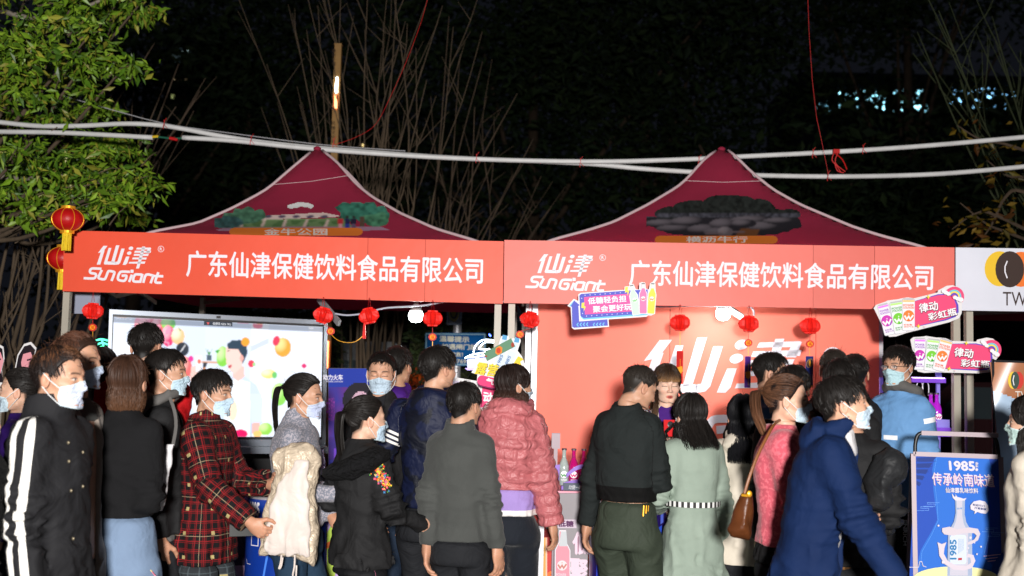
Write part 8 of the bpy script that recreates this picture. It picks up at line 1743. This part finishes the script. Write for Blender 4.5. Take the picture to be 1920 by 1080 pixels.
mb = MB(); mb.tube(smoothpath([at(x, y, 5.0) for x, y in ((184, 885), (188, 915), (199, 935), (203, 975), (206, 992), (214, 980), (214, 960))], 4), .007, 6); mb.build('strap', mat('pink_strap', lin(225, 160, 180), .6), t)
mb = MB(); pts_ = smoothpath([at(x, y, Y) for x, y, Y in ((236, 968, 4.6), (243, 990, 4.6), (252, 1015, 4.58), (264, 1040, 4.6), (280, 1065, 4.6), (300, 1090, 4.6))], 4)
for k in range(len(pts_)-1): mb.col = (lin(225, 170, 185), lin(220, 200, 120), lin(200, 110, 130))[k % 3]; mb.beam(pts_[k], pts_[k+1], .008, .003)
tag(mb.build('phone_strap', mat('thread', attr='Col', rough=.7), cols=True), 'pink and yellow patterned strap trailing from the bob haired woman\'s hand', 'strap')
def phone(label, px, py, Y, w_, h_, col, rz_=0, lens=True):
    c0 = at(px, py, Y); t = thing('mobile_phone', label, 'phone', c0, R_(rz_)); mb = MB(); M = Matrix.Rotation(R_(rz_), 3, 'Z') @ Matrix.Rotation(R_(-12), 3, 'X'); mb.box(c0, (w_, .009, h_), M); mb.build('case', mat('phone_%d_%d' % (col[0], col[1]), lin(*col), .3, coat=.4), t)
    if lens: mb = MB(); mb.lathe([(.017, 0), (.017, .003), (.012, .004)], c0+M @ Vector((0, -.005, h_*.22)), 18, M=M @ Matrix.Rotation(R_(90), 3, 'X')); mb.build('camera_lens', M_black, t)
phone('red phone with a round camera held before the talking woman', 1257, 803, 5.93, .072, .09, (200, 22, 28), 5)
phone('dark phone with a glowing edge in the plaid coat woman\'s hand', 455, 992, 5.16, .12, .065, (16, 20, 20), 20, False)
t = thing('bundled_puffer', 'dark grey puffer jacket bundled over an arm behind the navy parka', 'jacket', at(1665, 960, 4.9))
padded('puffer_cloth', cloth('charcoal_nylon', (.022, .023, .025), .5, wr=.5), [(1638, 850), (1668, 838), (1692, 850), (1702, 880), (1690, 905), (1668, 915), (1670, 945), (1655, 962), (1628, 955), (1622, 900)], 4.88, .08, fold=.02, puff=.012, seed=6, parent=t)
# small white lettering down the clerk's trouser leg
f = dropper(part_of(B27, 'trousers')); mb = MB(); mb.col = (.8, .8, .8); V, Fc = textgeo('ENRICH', .03, 0); P = []; ok = True
for u, v, k in V:
    p = f(1693+v*8, 975+u*48, .004+k*.0002); ok &= p is not None; P.append(p)
if ok: mb.add(P, Fc); mb.build('leg_print', mat('thread', attr='Col', rough=.7), B27.t, cols=True)
# snaps down the striped coat front, keys on the olive trousers
B1 = PEOPLE[0][1]; f = dropper(part_of(B1, 'coat'))
for px, py in ((129, 865), (133, 920), (137, 1010), (128, 830), (155, 848), (155, 912), (174, 980), (190, 1050)):
    p = f(px, py, .004)
    if p: mb = MB(); mb.ell(p, (.006, .003, .006), 10, 6); mb.build('snap', mat('brass_snap', lin(120, 110, 90), .4, .5), B1.t, smooth=True)
mb = MB(); 
for dx in (0, 5, 9): mb.tube([at(1207+dx, 948, 5.52), at(1206+dx, 968-dx, 5.51)], .003, 4)
tag(mb.build('key_ring', M_goldt), 'small brass keys hanging below the black bomber hem', 'keys')
